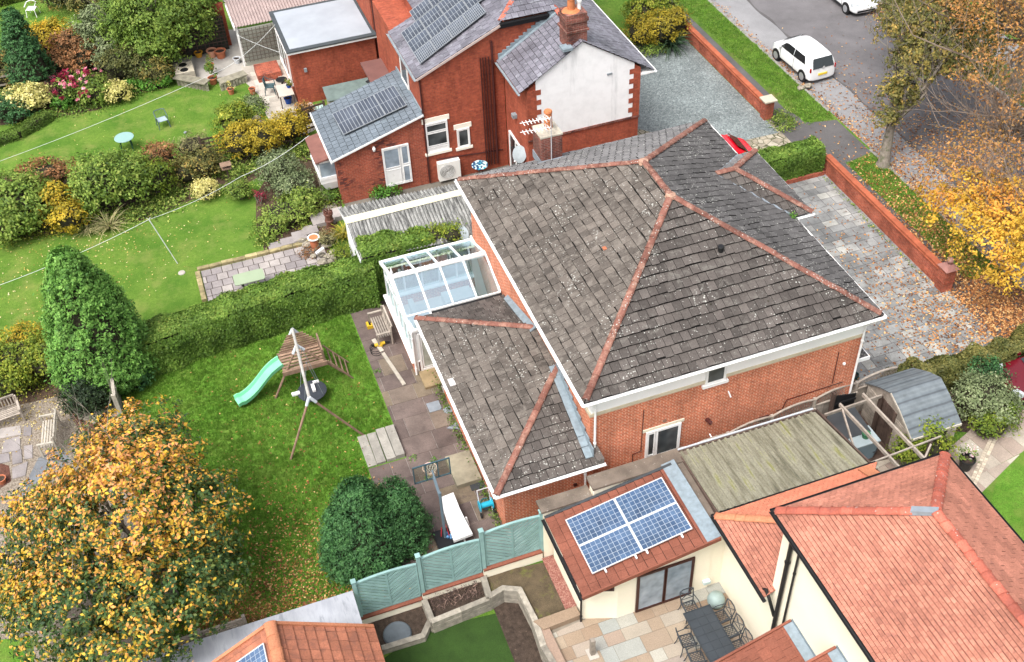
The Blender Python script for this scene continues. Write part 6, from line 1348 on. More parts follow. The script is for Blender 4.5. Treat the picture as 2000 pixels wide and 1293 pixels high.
m = MB(); m.box(xL+.2, yE+.04, .78, xR-.5, yE+.07, 1.45); m.build('window', winglass, sh); m = MB(); m.box(xL+1.2, yE+.0, .75, xL+1.26, yE+.05, 1.5); m.bar((xL, yE-.02, 1.5), (xR, yE-.02, 1.5), .04, .09); m.bar((xL-.01, yE, 1.53), (xL-.01, yB, 2.1), .03, .08); m.bar((xL-.01, yB, 2.1), (xL-.01, yR, 2.36), .03, .08); m.build('trim', wood_pale, sh)
# ============================================================ WALLS
def garden_wall(label, x0, y0, x1, y1, h, th=.24, cap=True):
    t = T('brick_wall', label, 'wall', (x0, y0, 0)); m = MB(); m.box(x0, y0, 0, x1, y1, h-.08); m.build('brickwork', bk_wall, t)
    m = MB(); m.box(x0-.04, y0, h-.16, x1+.04, y1, h-.10); m.box(x0-.01, y0, h-.1, x1+.01, y1, h); m.build('brick_coping', plain('orange_coping_brick', (.36, .10, .05), .85, .25, 2.5, fine=.25, stain=((.25, .10, .07), 4, .6)), t); return t
w1 = garden_wall('long red brick garden wall between the grey slab drive and the footway', 26.98, 27.25, 27.22, 35.9, .92)
t = T('gate_pier', 'square red brick gate pier with a stone ball finial by the yellow tree', 'pier', (27.15, 27.0, 0)); m = MB(); m.box(26.88, 26.76, 0, 27.36, 27.24, 1.12); m.box(26.86, 26.74, .45, 27.38, 27.26, .52); m.build('pier', bk_wall, t); m = MB(); m.hexa([(26.8, 26.68, 1.12), (27.44, 26.68, 1.12), (27.44, 27.32, 1.12), (26.8, 27.32, 1.12)], [(26.98, 26.86, 1.28), (27.26, 26.86, 1.28), (27.26, 27.14, 1.28), (26.98, 27.14, 1.28)]); cp = m.build('pier_cap', plain('pinkish_cap', (.28, .14, .12), .85, .2), t); MB().lathe((27.12, 27.0, 1.27), [(.06, 0), (.05, .05), (.11, .1), (.14, .18), (.11, .27), (.03, .31)], 14).build('ball_finial', plain('pink_stone_ball', (.30, .17, .15), .8, .2), cp, smooth=True)
garden_wall('red brick forecourt wall beside the blue-grey gravel with a pale capped end', 26.78, 41.15, 27.02, 50.2, .8)
t = T('gate_pier', 'brick end pier with a flat pale stone cap by the gravel forecourt', 'pier', (26.9, 40.95, 0)); m = MB(); m.box(26.65, 40.72, 0, 27.1, 41.14, 1.0); m.build('pier', bk_wall, t); MB().box(26.55, 40.62, 1.0, 27.2, 41.24, 1.07).build('pier_cap', stone, t)
tag(MB().box(23.2, 35.62, 0, 26.9, 35.78, .22).build('brick_edging', bk_wall), 'low red brick edging under the clipped drive hedge', 'edging')
# ============================================================ PLAY SET
ps = T('play_set', 'wooden swing and climbing frame with a grey-white beam on the lush lawn', 'play set', (1.9, 29.8, 0))
nj = GY(603.6, 775.5, 27.95); mj = GY(579, 674.5, 31.25); fj = GY(571, 643, 32.4); print('beam', nj, mj, fj)
bz = (nj[2]+mj[2])/2; nj = (nj[0], 27.95, nj[2]); mj = (mj[0], 31.25, mj[2])
m = MB(); m.tube([nj, mj, fj], .055, 10); m.build('beam', plain('silver_beam', (.36, .35, .32), .7, .25, 4), ps)
feet = [((.47, 27.87, 0), nj), ((3.19, 28.02, 0), nj), ((.55, 31.08, 0), mj), ((3.4, 31.3, 0), mj), ((1.0, 32.9, 0), fj), ((2.8, 32.9, 0), fj)]
for f_, j_ in feet:
    m = MB(); m.tube([f_, (j_[0], j_[1], j_[2]-.03)], .045, 8); m.build('leg', wood_brown, ps)
    d = (Vector(f_)-Vector(j_)).normalized(); m = MB(); m.tube([Vector(j_), Vector(j_)+d*.38], .06, 8); m.build('joint_bracket', plain('galvanised', (.55, .60, .64), .5, .08), ps)
m = MB(); m.box(1.06, 31.1, 1.08, 1.12, 32.1, 1.16); m.box(2.62, 31.1, 1.08, 2.68, 32.1, 1.16)
for i in range(6): m.box(1.06, 31.12+.17*i, 1.16, 2.7, 31.12+.17*i+.10, 1.2)
m.box(1.02, 31.05, 1.0, 2.72, 31.1, 1.2); m.box(1.02, 32.1, 1.0, 2.72, 32.15, 1.2); m.box(2.6, 31.1, 1.19, 2.66, 32.1, 1.75)
m.build('platform', wood_brown, ps)
for i in range(7):
    k = i/8; m = MB(); z_ = 1.25+(fj[2]-1.35)*k; y_ = 32.15+.3*k; m.bar((1.12+(fj[0]-1.12)*k*.8, y_, z_), (2.72-(2.72-fj[0])*k*.8, y_, z_), .03, .075); m.build('slat', wood_brown, ps)
la = [(2.75, 31.1, 1.15), (3.55, 31.0, 0)]; lb = [(2.75, 32.0, 1.15), (3.6, 31.9, 0)]
m = MB(); m.tube(la, .035, 6); m.tube(lb, .035, 6)
for k in (.15, .38, .6, .82): m.tube([Vector(la[0]).lerp(Vector(la[1]), k), Vector(lb[0]).lerp(Vector(lb[1]), k)], .03, 6)
m.build('ladder', wood_brown, ps)
gr_ = plain('mint_green_plastic', (.19, .58, .33), .4, .08, 3)
m = MB(); A = Vector((1.08, 31.6, 1.2)); B = Vector((-.85, 31.15, .12)); pr = None; W_ = .27
for i in range(17):
    k = i/16; p = A.lerp(B, k); p.z = 1.22-1.08*k+.09*math.sin(k*math.pi*2.2)+(.06 if k > .9 else 0); d = (B-A).normalized(); s_ = Vector((-d.y, d.x, 0)).normalized()
    ring = [p+s_*W_+Vector((0, 0, .15)), p+s_*(W_-.03)+Vector((0, 0, .14)), p+s_*(W_-.07), p-s_*(W_-.07), p-s_*(W_-.03)+Vector((0, 0, .14)), p-s_*W_+Vector((0, 0, .15)), p-s_*(W_-.02)-Vector((0, 0, .03)), p+s_*(W_-.02)-Vector((0, 0, .03))]
    if pr:
        for j in range(8): m.quad(pr[j], pr[(j+1) % 8], ring[(j+1) % 8], ring[j], .5)
    else: m.poly(ring, .5)
    pr = ring
m.poly(pr[::-1], .5); m.build('slide', gr_, ps, smooth=False)
c = G(604.7, 762.7, .45); cx, cy = c[0]+.08, c[1]-.05
m = MB(); m.lathe((cx, cy, .40), [(.50, 0), (.55, .03), (.55, .06), (.48, .06), (.02, .035)], 26); sw = m.build('nest_swing', plain('black_webbing', (.03, .035, .045), .7, .2), ps)
m = MB()
for k in range(4): a = .8+k*1.57; m.tube([(cx+.5*math.cos(a), cy+.5*math.sin(a), .45), (cx, cy+(.4 if math.sin(a) > 0 else -.4), bz-.1)], .01, 4)
m.build('rope', greyp, sw)
for q_ in ((cx-.75, cy-.02, .44, cx-.45, cy+.12, .52), (cx+.12, cy+.33, .46, cx+.35, cy+.42, .53), (cx+.02, cy-.1, .46, cx+.14, cy+.25, .56)): m = MB(); m.box(*q_); m.build('foam_pad', white, sw)
# ============================================================ BASKETBALL HOOP
b0 = G(868, 1048, 0); tp = GX(857, 905, b0[0])
hp = T('basketball_hoop', 'portable basketball hoop with a clear backboard and a tall grey pole on the patio', 'basketball hoop', (b0[0], b0[1]-.15, 0))
bx, by = b0[0], b0[1]-.15
m = MB(); m.box(bx-.35, by-.5, .008, bx+.35, by+.35, .16); m.build('base', blackp, hp, bevel=.02)
zt_ = 3.0; c1 = G(862, 965, 2.2)
def vz(px, py): return GX(px, py, bx)
m = MB(); m.tube([(bx, by, .1), (bx+.02, by+.1, 2.35)], .05, 8); m.tube([(bx+.02, by+.1, 2.3), (bx, by+.75, 2.75)], .03, 6); m.tube([(bx+.02, by+.1, 2.0), (bx, by+.75, 2.45)], .03, 6); m.build('pole', plain('blue_grey_steel', (.10, .14, .17), .5, .1), hp)
m = MB(); Yb = by+.8
for (x0, x1) in ((-.62, -.585), (.585, .62), (-.22, -.18), (.18, .22)): m.box(bx+x0, Yb-.03, 2.3, bx+x1, Yb+.01, 3.05)
m.box(bx-.62, Yb-.03, 2.28, bx+.62, Yb+.01, 2.32); m.box(bx-.62, Yb-.03, 3.03, bx+.62, Yb+.01, 3.07); m.build('backboard_frame', plain('dark_teal_steel', (.04, .08, .10), .5, .1), hp)
m = MB(); m.box(bx-.58, Yb-.012, 2.33, bx+.58, Yb-.004, 3.02); m.build('backboard', glassmat('clear_acrylic', (.86, .88, .82), .05), hp)
m = MB(); m.tube([(bx+.23*math.cos(k*math.pi/10), Yb+.3+.23*math.sin(k*math.pi/10), 2.48) for k in range(21)], .014, 5); m.box(bx-.12, Yb+.0, 2.44, bx+.12, Yb+.08, 2.5); m.build('rim', plain('pink_white_rim', (.6, .42, .38), .5, .05), hp)
m = MB()
for k in range(12):
    a = k*math.pi/6; b = (k+1.5)*math.pi/6; m.tube([(bx+.22*math.cos(a), Yb+.3+.22*math.sin(a), 2.47), (bx+.14*math.cos(b), Yb+.3+.14*math.sin(b), 2.1)], .006, 3); m.tube([(bx+.22*math.cos(a), Yb+.3+.22*math.sin(a), 2.47), (bx+.14*math.cos(a-.8), Yb+.3+.14*math.sin(a-.8), 2.1)], .006, 3)
m.build('net', white, hp)
# white covered long object beside hoop
wt = T('slide_section', 'white plastic slide section lying on the plum patio beside the hoop', 'slide', G(890, 1015, .1)); m = MB(); pts = [(872, 968), (884, 1000), (893, 1022), (905, 1050)]; pr = None
for i, (px, py) in enumerate(pts):
    p = Vector(G(px, py, .45-.0*i)); wd = (.26, .27, .30, .33)[i]; dz = (.0, .0, -.02, .0)[i]
    ring = [p+Vector((-wd, 0, dz)), p+Vector((wd, .05, dz)), p+Vector((wd, .05, dz-.12)), p+Vector((-wd, 0, dz-.12))]
    if pr:
        for j in range(4): m.quad(pr[j], pr[(j+1) % 4], ring[(j+1) % 4], ring[j], .5)
    else: m.poly(ring)
    pr = ring
m.poly(pr[::-1]); m.build('chute', plain('white_plastic', (.8, .8, .8), .35, .02), wt, bevel=.02)
m = MB(); p = G(893, 1000, .3)
for (px, py, s_) in ((866, 985, -1), (910, 1010, 1), (902, 1040, 1)): q = G(px, py, .4); m.bar((q[0], q[1], .4), (q[0]+.05*s_, q[1]-.1, .01), .05)
m.build('legs', white, wt)
# hose reel
c = G(960, 1012, 0); hr = T('hose_reel', 'blue hose reel cart with grey handle beside the brick extension corner', 'hose reel', (c[0]-.08, c[1]+.25, 0)); m = MB()
for s_ in (-1, 1): m.tube([(s_*.2, -.05, .05), (s_*.2, .15, .5), (s_*.2, .3, .95)], .018, 6)
m.tube([(-.2, .3, .95), (.2, .3, .95)], .018, 6); m.build('frame', pv_frame, hr, world=False)
m = MB(); m.tube([(-.22, .05, .42), (.22, .05, .42)], .1, 12)
for s_ in (-1, 1): m.tube([(s_*.21, .05, .42), (s_*.235, .05, .42)], .2, 16)
m.build('reel', plain('cyan_plastic', (.02, .35, .50), .4, .08), hr, world=False)
m = MB()
for s_ in (-1, 1): m.tube([(s_*.2, -.1, .1), (s_*.25, -.1, .1)], .1, 14)
m.build('wheels', blackp, hr, world=False); m = MB(); m.tube([(.1+.2*math.cos(k*.5), .35+.25*math.sin(k*.5), .03+.015*k/6) for k in range(26)], .014, 5); m.build('hose', plain('teal_hose', (.03, .14, .15), .5, .1), hr, world=False)
c = G(878, 1050, .1); t = T('toy_bundle', 'small pile of red and blue plastic toys at the foot of the hoop', 'toys', (c[0]-.05, c[1], 0)); m = MB()
for i in range(5): m.lathe((random.uniform(-.2, .2), random.uniform(-.15, .15), .16), [(.02, 0), (.055, .03), (.05, .08), (.02, .1)], 8)
m.build('blue_toys', plain('blue_toy', (.08, .2, .38), .5, .1), t, world=False); m = MB()
for i in range(4): m.tube([(random.uniform(-.25, .2), random.uniform(-.1, .2), .2), (random.uniform(-.25, .2), random.uniform(-.1, .3), .5)], .015, 5)
m.build('red_toys', plain('red_toy', (.45, .03, .04), .5, .1), t, world=False)
# ============================================================ PATIO THINGS
def bench(label, loc, rz, L=1.5, mat=None, group=None, D=.55):
    mat = mat or wood_grey; t = T('garden_bench', label, 'bench', loc, rz, group); m = MB()
    for i in range(6): y = -D/2+.02+i*(D-.08)/5; m.box(-L/2+.04, y, .42, L/2-.04, y+.06, .445)
    m.build('seat', mat, t, world=False); m = MB()
    k = int(L/.11)
    for i in range(k): x = -L/2+.08+i*(L-.16)/(k-1); m.bar((x, D/2, .5), (x, D/2+.06, .86), .045, .02)
    m.box(-L/2+.03, D/2+.03, .86, L/2-.03, D/2+.09, .93); m.box(-L/2+.03, D/2-.02, .47, L/2-.03, D/2+.02, .52); m.build('backrest', mat, t, world=False)
    for sx in (-1, 1):
        m = MB(); m.box(sx*L/2-.04, -D/2-.05, .64, sx*L/2+.04, D/2+.02, .68); m.build('armrest', mat, t, world=False)
        for sy_ in (-1, 1): m = MB(); m.box(sx*L/2-.03, sy_*D/2-.03, 0, sx*L/2+.03, sy_*D/2+.03, .64 if sy_ < 0 else .9); m.build('leg', mat, t, world=False)
    return t
bench('weathered slatted bench against the white conservatory with tools around it', (5.2, 32.95, .02), math.radians(-90), 1.35)
bench('pale weathered slatted bench on the brown gravel seen side on', (-7.55, 32.0, .01), math.radians(-96), 1.45, wood_pale, 'benches on the gravel')
bench('darker weathered bench at the left edge of the photo on the gravel', (-9.25, 33.6, .01), math.radians(8), 1.5, wood_grey, 'benches on the gravel')
c = G(741, 672, .15); t = T('power_tool', 'yellow and black power tool on the patio under the bench end', 'power tool', (c[0], c[1], .02)); m = MB(); m.tube([(-.2, 0, .12), (.22, .02, .12)], .07, 8); m.box(-.05, -.08, .02, .1, .08, .12); m.build('body', plain('tool_yellow', (.55, .36, .03), .5, .1), t, world=False); m = MB(); m.tube([(.22, .02, .12), (.42, .0, .1)], .04, 8); m.tube([(-.2, 0, .12), (-.3, -.02, .16)], .05, 8); m.build('chuck', blackp, t, world=False)
c = G(722, 635, .1); t = T('power_tool', 'yellow tool case beside the front legs of the patio bench', 'power tool', (c[0], c[1], .02)); m = MB(); m.box(-.12, -.15, 0, .12, .15, .16); m.build('case', plain('tool_yellow', (.55, .36, .03), .5, .1), t, world=False); MB().box(-.03, -.1, .16, .03, .1, .2).build('handle', blackp, t, world=False)
m = MB()
for q in range(3): m.tube([(4.75+.22*math.cos(k*.42+q)+.02*k/6, 32.3+.25*math.sin(k*.42+q)-.12*q, .035+.004*q) for k in range(15)], .012, 5)
tag(m.build('extension_cable', blackp), 'coiled black extension cable on the plum patio slabs', 'cable')
c0, c1 = G(748, 690, .04), G(790, 752, .04); m = MB(); m.bar((c0[0], c0[1], .05), (c1[0], c1[1], .05), .14, .05); m.bar((c0[0]-.15, c0[1]+.9, .05), (c0[0]+.0, c0[1]+.1, .05), .16, .05); tag(m.build('timber_plank', wood_pale), 'long pale timber plank lying on the patio beside the conservatory', 'plank')
for (px, py, s_, lb) in ((848, 794, .24, 'small pale grey square slab loose on the patio'), (876, 800, .2, 'round grey stone on the patio near the extension wall'), (886, 833, .26, 'triangular blue grey slate piece by the extension wall'), (931, 944, .26, 'black square drain cover on the patio near the hoop')):
    c = G(px, py, .03); m = MB(); n = {0: 4}.get(0)
    if 'round' in lb: m.lathe((c[0], c[1], .02), [(s_, 0), (s_, .03), (s_*.8, .045)], 9)
    elif 'tri' in lb: m.prism([(c[0]-s_, c[1]), (c[0]+s_, c[1]+s_*.8), (c[0]+s_, c[1]-s_)], .02, .05)
    else: m.box(c[0]-s_, c[1]-s_, .02, c[0]+s_, c[1]+s_, .045)
    tag(m.build('loose_slab' if 'drain' not in lb else 'drain_cover', lead if 'drain' not in lb else darkp), lb, 'slab' if 'drain' not in lb else 'cover')
sb = T('timber_steps', 'four silvered timber sleeper steps between the lawn and the patio', 'steps', (3.7, 27.1, 0))
for i in range(4):
    x = 2.95+i*.35; m = MB(); dj = (.03, -.02, .04, 0)[i]; m.prism([(x+dj*.3, 26.45), (x+.325+dj*.3, 26.45), (x+.32, 27.95+dj), (x, 27.95+dj)], -.02, .05+.05*i); m.build('sleeper', plain('whitened_sleeper', (.27, .255, .225), .9, .2, 4, rv=.1, bump=.6, stain=((.10, .085, .07), 7, .6)), sb, bevel=.012)
# ============================================================ NEIGHBOUR GARDEN FURNITURE
def plastic_table(label, c, r, mat, h=.7, legm=None, rect_=None):
    t = T('garden_table', label, 'table', (c[0], c[1], .01)); m = MB()
    if rect_: 
        a, b, rr = rect_; pts = []
        for (sx, sy_) in ((1, 1), (-1, 1), (-1, -1), (1, -1)):
            for k in range(5): an = {(1, 1): 0, (-1, 1): 90, (-1, -1): 180, (1, -1): 270}[(sx, sy_)]+k*22.5; pts.append((sx*(a-rr)+rr*math.cos(math.radians(an)), sy_*(b-rr)+rr*math.sin(math.radians(an))))
        m.prism(pts, h-.035, h)
    else: m.lathe((0, 0, h-.04), [(r*.97, 0), (r, .015), (r, .03), (r*.96, .04)], 28)
    m.build('tabletop', mat, t, world=False)
    for k in range(4): a = math.pi/4+k*math.pi/2; R_ = (r or .5)*.8; m = MB(); m.tube([(R_*math.cos(a)*.85, R_*math.sin(a)*.85, h-.04), (R_*math.cos(a), R_*math.sin(a), 0)], [.035, .025], 6); m.build('leg', legm or darkp, t, world=False)
    return t
plastic_table('round pale green plastic table on the upper lawn', G(242, 268, .7), .47, plain('pale_green_plastic', (.22, .36, .34), .5, .05), legm=plain('dark_green_plastic', (.02, .07, .06), .5, .1))
plastic_table('rounded rectangular pale green glass table on the small slab patio', G(486, 541, .7), .62, plain('pale_lime_glass', (.27, .33, .22), .25, .05), rect_=(.63, .36, .1), legm=darkp)
def plastic_chair(label, loc, rz, mat, seatm=None, group=None, sc=1.0):
    t = T('garden_chair', label, 'chair', loc, rz, group); m = MB(); m.box(-.23, -.22, .40, .23, .22, .425); m.build('seat', seatm or mat, t, world=False)
    m = MB(); arc = [(.25*math.cos(a)*1.05, .2+.10*math.sin(a), .82+.0*a) for a in [k*math.pi/8 for k in range(9)]]; m.tube(arc, .022, 6)
    for k in range(7): x = -.2+k*.4/6; m.bar((x, .22, .42), (x*1.05, .27, .82), .035, .01)
    m.build('backrest', mat, t, world=False)
    for s_ in (-1, 1):
        m = MB(); m.tube([(s_*.27, .22, .80), (s_*.28, .05, .64), (s_*.27, -.2, .62), (s_*.25, -.24, .4)], .022, 6); m.build('armrest', mat, t, world=False)
        for y in (-.23, .24): m = MB(); m.tube([(s_*.24, y*.95, .42), (s_*.28, y*1.15, 0)], [.03, .02], 6); m.build('leg', mat, t, world=False)
    return t
gch = plastic_chair('grey green plastic armchair alone on the upper lawn', (*G(320, 247, 0)[:2], .01), math.radians(10), plain('slate_green_plastic', (.07, .11, .125), .5, .1), plain('pale_seat', (.30, .38, .42), .5, .08))
plastic_chair('dark green plastic chair beside the square patio table', (*G(530, 182, 0)[:2], .03), math.radians(75), plain('blue_green_plastic', (.05, .09, .10), .5, .1))
c = G(550, 158, .4); t = T('round_stool', 'black round stool between the patio chair and the red brick extension', 'stool', (c[0], c[1], .03)); MB().lathe((0, 0, .42), [(.27, 0), (.3, .04), (.26, .06)], 18).build('seat', blackp, t, world=False); m = MB(); m.tube([(0, 0, 0), (0, 0, .42)], .05, 8); m.lathe((0, 0, 0), [(.2, 0), (.18, .03)], 12); m.build('stem', blackp, t, world=False)
c = G(556, 176, .72); t = T('garden_table', 'rectangular pale wooden table by the red brick extension wall', 'table', (c[0], c[1], .02)); m = MB(); m.box(-.38, -.6, .68, .38, .6, .72); m.build('tabletop', plain('buff_tabletop', (.42, .38, .33), .7, .1), t, world=False)
for sx in (-1, 1):
    for sy_ in (-1, 1): m = MB(); m.box(sx*.34-.025, sy_*.55-.025, 0, sx*.34+.025, sy_*.55+.025, .68); m.build('leg', wood_dark, t, world=False)
wm = plain('white_metal', (.72, .73, .72), .4, .05)
for i, (px, py, rz) in enumerate(((66, 30, -20), (118, 8, 25))):
    c = G(px, py, 0); t = T('garden_chair', ['white metal chair on the far lawn nearest the left corner', 'white metal chair cut off by the top edge of the photo'][i], 'chair', (c[0], c[1], .01), math.radians(rz), 'white chairs on the far lawn'); m = MB(); m.box(-.26, -.25, .42, .26, .25, .45); m.build('seat', wm, t, world=False)
    m = MB(); m.tube([(-.3, -.2, .62), (-.28, .26, .72), (0, .34, .8), (.28, .26, .72), (.3, -.2, .62)], .03, 6); m.build('backrest', wm, t, world=False)
    for sx in (-1, 1):
        for y in (-.24, .26): m = MB(); m.tube([(sx*.25, y, .45), (sx*.29, y*1.25, 0)], .02, 6); m.build('leg', wm, t, world=False)
c = G(92, 2, .5); t = T('garden_table', 'dark round table between the two white chairs on the far lawn', 'table', (c[0], c[1]+.1, .01)); MB().lathe((0, 0, .68), [(.42, 0), (.42, .03)], 20).build('tabletop', darkp, t, world=False); MB().tube([(0, 0, 0), (0, 0, .68)], .06, 8).build('pedestal', darkp, t, world=False)
# pots
def pot(label, px, py, r, h, mat, z=0, plant=None, n=120, cat='pot', psize=.08, ph=.25, group=None):
    c = G(px, py, z+h*.5); t = T('plant_pot', label, cat, (c[0], c[1], z), 0, group); MB().lathe((0, 0, 0), [(r*.72, 0), (r*.95, h*.88), (r*1.08, h*.88), (r*1.08, h), (r*.9, h), (r*.85, h*.8), (.01, h*.78)], 18).build('pot', mat, t, world=False)
    MB().lathe((0, 0, h*.79), [(r*.85, 0), (r*.8, .01)], 14).build('compost', soil, t, world=False)
    if plant is not None: 
        P, N, tn, _ = fol_pts([(c[0], c[1], z+h+ph*.6, r*1.3, r*1.3, ph)], n, .1, 10); leaves('foliage', P, N, psize, tn*.6+RNG.random(len(P))*.4, plant, t, .55)
    return t
pot('pale pink clay pot, front left of the pot cluster on the terrace', 414, 104, .27, .42, terra_pale); pot('largest dark clay pot, front right of the pot cluster on the terrace', 431, 105, .30, .44, terracotta)
pot('small pink clay pot behind the two larger ones on the terrace', 426, 91, .2, .3, terra_pale); pot('white pot at the back of the pot cluster on the terrace', 435, 84, .27, .38, plain('grey_white_pot', (.5, .52, .54), .5, .05))
pot('small yellow orange tub alone on the rough terrace', 388, 106, .22, .3, plain('yellow_tub', (.62, .30, .03), .5, .1)); pot('white bucket pot beside the stone terrace wall', 463, 118, .2, .3, plain('grey_white_pot', (.5, .52, .54), .5, .05))
pot('clay pot with a leafy plant on the corner of the stone terrace', 411, 130, .2, .3, terracotta, .35, L_lime, 140); pot('clay pot with dark green foliage standing on the lawn edge', 416, 157, .24, .36, terracotta, 0, L_hedge, 420, ph=.55, psize=.1)
pot('tall brown clay pot standing on the pale patio slabs', 493, 178, .17, .35, terracotta, .02); pot('clay pot with pale flowers at the planter corner', 451, 178, .18, .3, terracotta, 0, L_cream, 80); pot('blue glazed pot beneath the pale wooden table', 563, 196, .2, .34, plain('blue_glaze', (.01, .06, .30), .25, .1)); pot('blue pot with lime green plant on the pale wooden table', 564, 168, .13, .16, plain('blue_glaze', (.01, .06, .30), .25, .1), .74, L_lime, 160, ph=.22)
pot('round clay pot on red bark at the left edge of the photo', 3, 938, .17, .22, terracotta); pot('black pot with white and pink flowers beside the front path', 1887, 905, .26, .5, blackp, 0, L_green, 160, ph=.35)
c = G(1895, 885, .7); P = np.stack([RNG.normal(c[0], .13, 40), RNG.normal(c[1], .13, 40), RNG.normal(.78, .07, 40)], 1); leaves('flowers', P, RNG.normal(size=(40, 3))+[0, 0, 1], .09, RNG.random(40), leafmat('white_pink_petals', [(0, (.8, .45, .5)), (1, (.85, .82, .8))]), bpy.data.objects['plant_pot.%03d' % 12] if 'plant_pot.012' in bpy.data.objects else None)
pot('teal hanging ball planter beside the drive downpipe', 1667, 737, .17, .3, plain('dark_teal', (.01, .05, .05), .5, .1), .8)
for o in (('long clay trough at the foot of the lattice trellis', 509, 130, .55, terra_pale), ('green trough at the foot of the lattice trellis', 515, 104, .6, plain('trough_green', (.02, .14, .09), .5, .1)), ('red clay trough beside the green one under the lattice', 493, 108, .45, potorange)):
    lb, px, py, L, mt = o; c = G(px, py, .2); m = MB(); m.hexa([(c[0]-L*.45, c[1]-.1, .0), (c[0]+L*.45, c[1]-.1, .0), (c[0]+L*.45, c[1]+.1, .0), (c[0]-L*.45, c[1]+.1, .0)], [(c[0]-L/2, c[1]-.14, .24), (c[0]+L/2, c[1]-.14, .24), (c[0]+L/2, c[1]+.14, .24), (c[0]-L/2, c[1]+.14, .24)])
    t = T('trough', lb, 'trough', (c[0], c[1], .0)); m.build('box', mt, t); MB().box(c[0]-L/2+.04, c[1]-.1, .235, c[0]+L/2-.04, c[1]+.1, .25).build('compost', soil, t)
# chimney pots used as ornaments
c = G(646, 445, 0); t = T('chimney_pot', 'tall dark crown-topped chimney pot standing as a garden ornament', 'ornament', (c[0], c[1], 0)); m = MB(); m.lathe((0, 0, 0), [(.2, 0), (.19, .1), (.16, .15), (.16, .35), (.2, .4), (.2, .46), (.17, .5), (.17, .72), (.21, .76), (.21, .84), (.18, .86), (.13, .8), (.12, .3)], 18)
for k in range(8): a = k*math.pi/4; m.box(.17*math.cos(a)-.03, .17*math.sin(a)-.03, .84, .17*math.cos(a)+.03, .17*math.sin(a)+.03, .95)
m.build('pot', plain('brown_stoneware', (.13, .055, .04), .5, .3, 5), t, world=False)
c = G(616, 483, 0); t = T('chimney_pot', 'terracotta pot with a white ring and red dish on top by the small patio', 'ornament', (c[0], c[1], 0)); m = MB(); m.lathe((0, 0, 0), [(.18, 0), (.2, .5), (.21, .52)], 18); m.build('pot', terracotta, t, world=False); MB().lathe((0, 0, .52), [(.26, 0), (.27, .04), (.21, .05), (.2, .02)], 20).build('ring', white, t, world=False); m = MB(); m.lathe((0, 0, .53), [(.2, 0), (.2, .03)], 18); m.build('dish', potorange, t, world=False)
rk = plain('mossy_rock', (.24, .215, .17), .9, .35, 5, bump=.6, rv=.3)
def rock(label, p, s_, group=None, mat=None):
    me = MB(); n = 8; rings = [(0.55, -.35), (.95, -.1), (1, .15), (.7, .42), (.15, .5)]
    o = len(me.v); rs = random.Random(int(p[0]*999+p[1]*77)); sc = [rs.uniform(.75, 1.2) for _ in range(n)]
    for rr, z in rings:
        for j in range(n): a = 2*math.pi*j/n; me.v.append((p[0]+s_*rr*sc[j]*math.cos(a), p[1]+s_*rr*sc[j]*math.sin(a)*.8, p[2]+s_*z*rs.uniform(.8, 1.2)))
    for i in range(4):
        for j in range(n): me.f.append((i*n+j, i*n+(j+1) % n, (i+1)*n+(j+1) % n, (i+1)*n+j)); me.r.append(rs.random())
    me.f.append(tuple(range(4*n, 5*n))); me.r.append(.5)
    return tag(me.build('rock', mat or rk), label, 'rock', group)
for i, (px, py) in enumerate(((612, 500), (628, 497), (640, 500), (650, 492), (600, 478), (590, 470), (630, 512), (645, 510), (655, 503), (660, 515), (640, 478))): rock('rough grey rock in the rockery below the terracotta chimney pots', G(px, py, .12), random.uniform(.16, .28), 'rockery stones beside the hedge')
for i, (px, py) in enumerate(((143, 797), (155, 803), (163, 812), (172, 816), (183, 822), (190, 815), (150, 790), (135, 775), (128, 768), (196, 806))): rock('pale stone in the rough edging round the bark bed', G(px, py, .06), random.uniform(.15, .24), 'stones edging the bark bed')
for i, (px, py) in enumerate(((500, 232), (512, 238), (490, 240), (505, 220), (1565, 172), (1578, 168))): rock('pale stone beside the neighbour patio' if i < 4 else 'mossy stump stone on the verge behind the white hatchback', G(px, py, .05), random.uniform(.16, .26), 'stones by the neighbour patio' if i < 4 else 'stones on the verge')
tag(MB().bar(G(617, 495, .35), G(632, 484, .45), .13, .06).build('white_board', white), 'short white board lying over the rockery stones', 'board')
# wires, pole, bird table
def wire(label, pts, r=.011, mat=None, name='overhead_wire', sag=.15):
    m = MB(); P = []
    for a, b in zip(pts[:-1], pts[1:]):
        for k in range(9): t = k/8; q = Vector(a).lerp(Vector(b), t); q.z -= sag*4*t*(1-t); P.append(q)
    m.tube(P, r, 5); return tag(m.build(name, mat or plain('white_line', (.6, .62, .62), .6, .05)), label, 'line')
wire('long white washing line sagging over the upper lawn', [G(-20, 322, 2.2), G(442, 132, 2.3), GY(537, 48, 52.2)], .009)
wire('white line crossing below the flat-roofed extension', [GY(462, 68, 56.1), GY(545, 102, 52.5)], .008, sag=.05)
ptop = (-2.45, 41.2, 2.2); pb_ = (-1.84, 40.68, 0)
wire('white line over the mown lawn held up by the leaning prop', [G(-15, 562, 1.7), ptop, G(470, 345, 2.1), GY(603, 265, 42.1)], .009)
t = T('line_prop', 'leaning grey metal clothes prop on the mown lawn', 'clothes prop', pb_); m = MB(); m.tube([pb_, ptop], .022, 6); m.build('pole', pv_frame, t); m = MB(); m.tube([ptop, (ptop[0]-.08, ptop[1], ptop[2]+.1)], .012, 5); m.tube([ptop, (ptop[0]+.08, ptop[1], ptop[2]+.1)], .012, 5); m.build('fork', pv_frame, t)
tag(MB().lathe(G(355, 533, 0), [(.16, 0), (.15, .03), (.08, .04)], 10).build('ground_socket', conc_lt), 'pale round concrete socket plate in the mown lawn', 'socket')
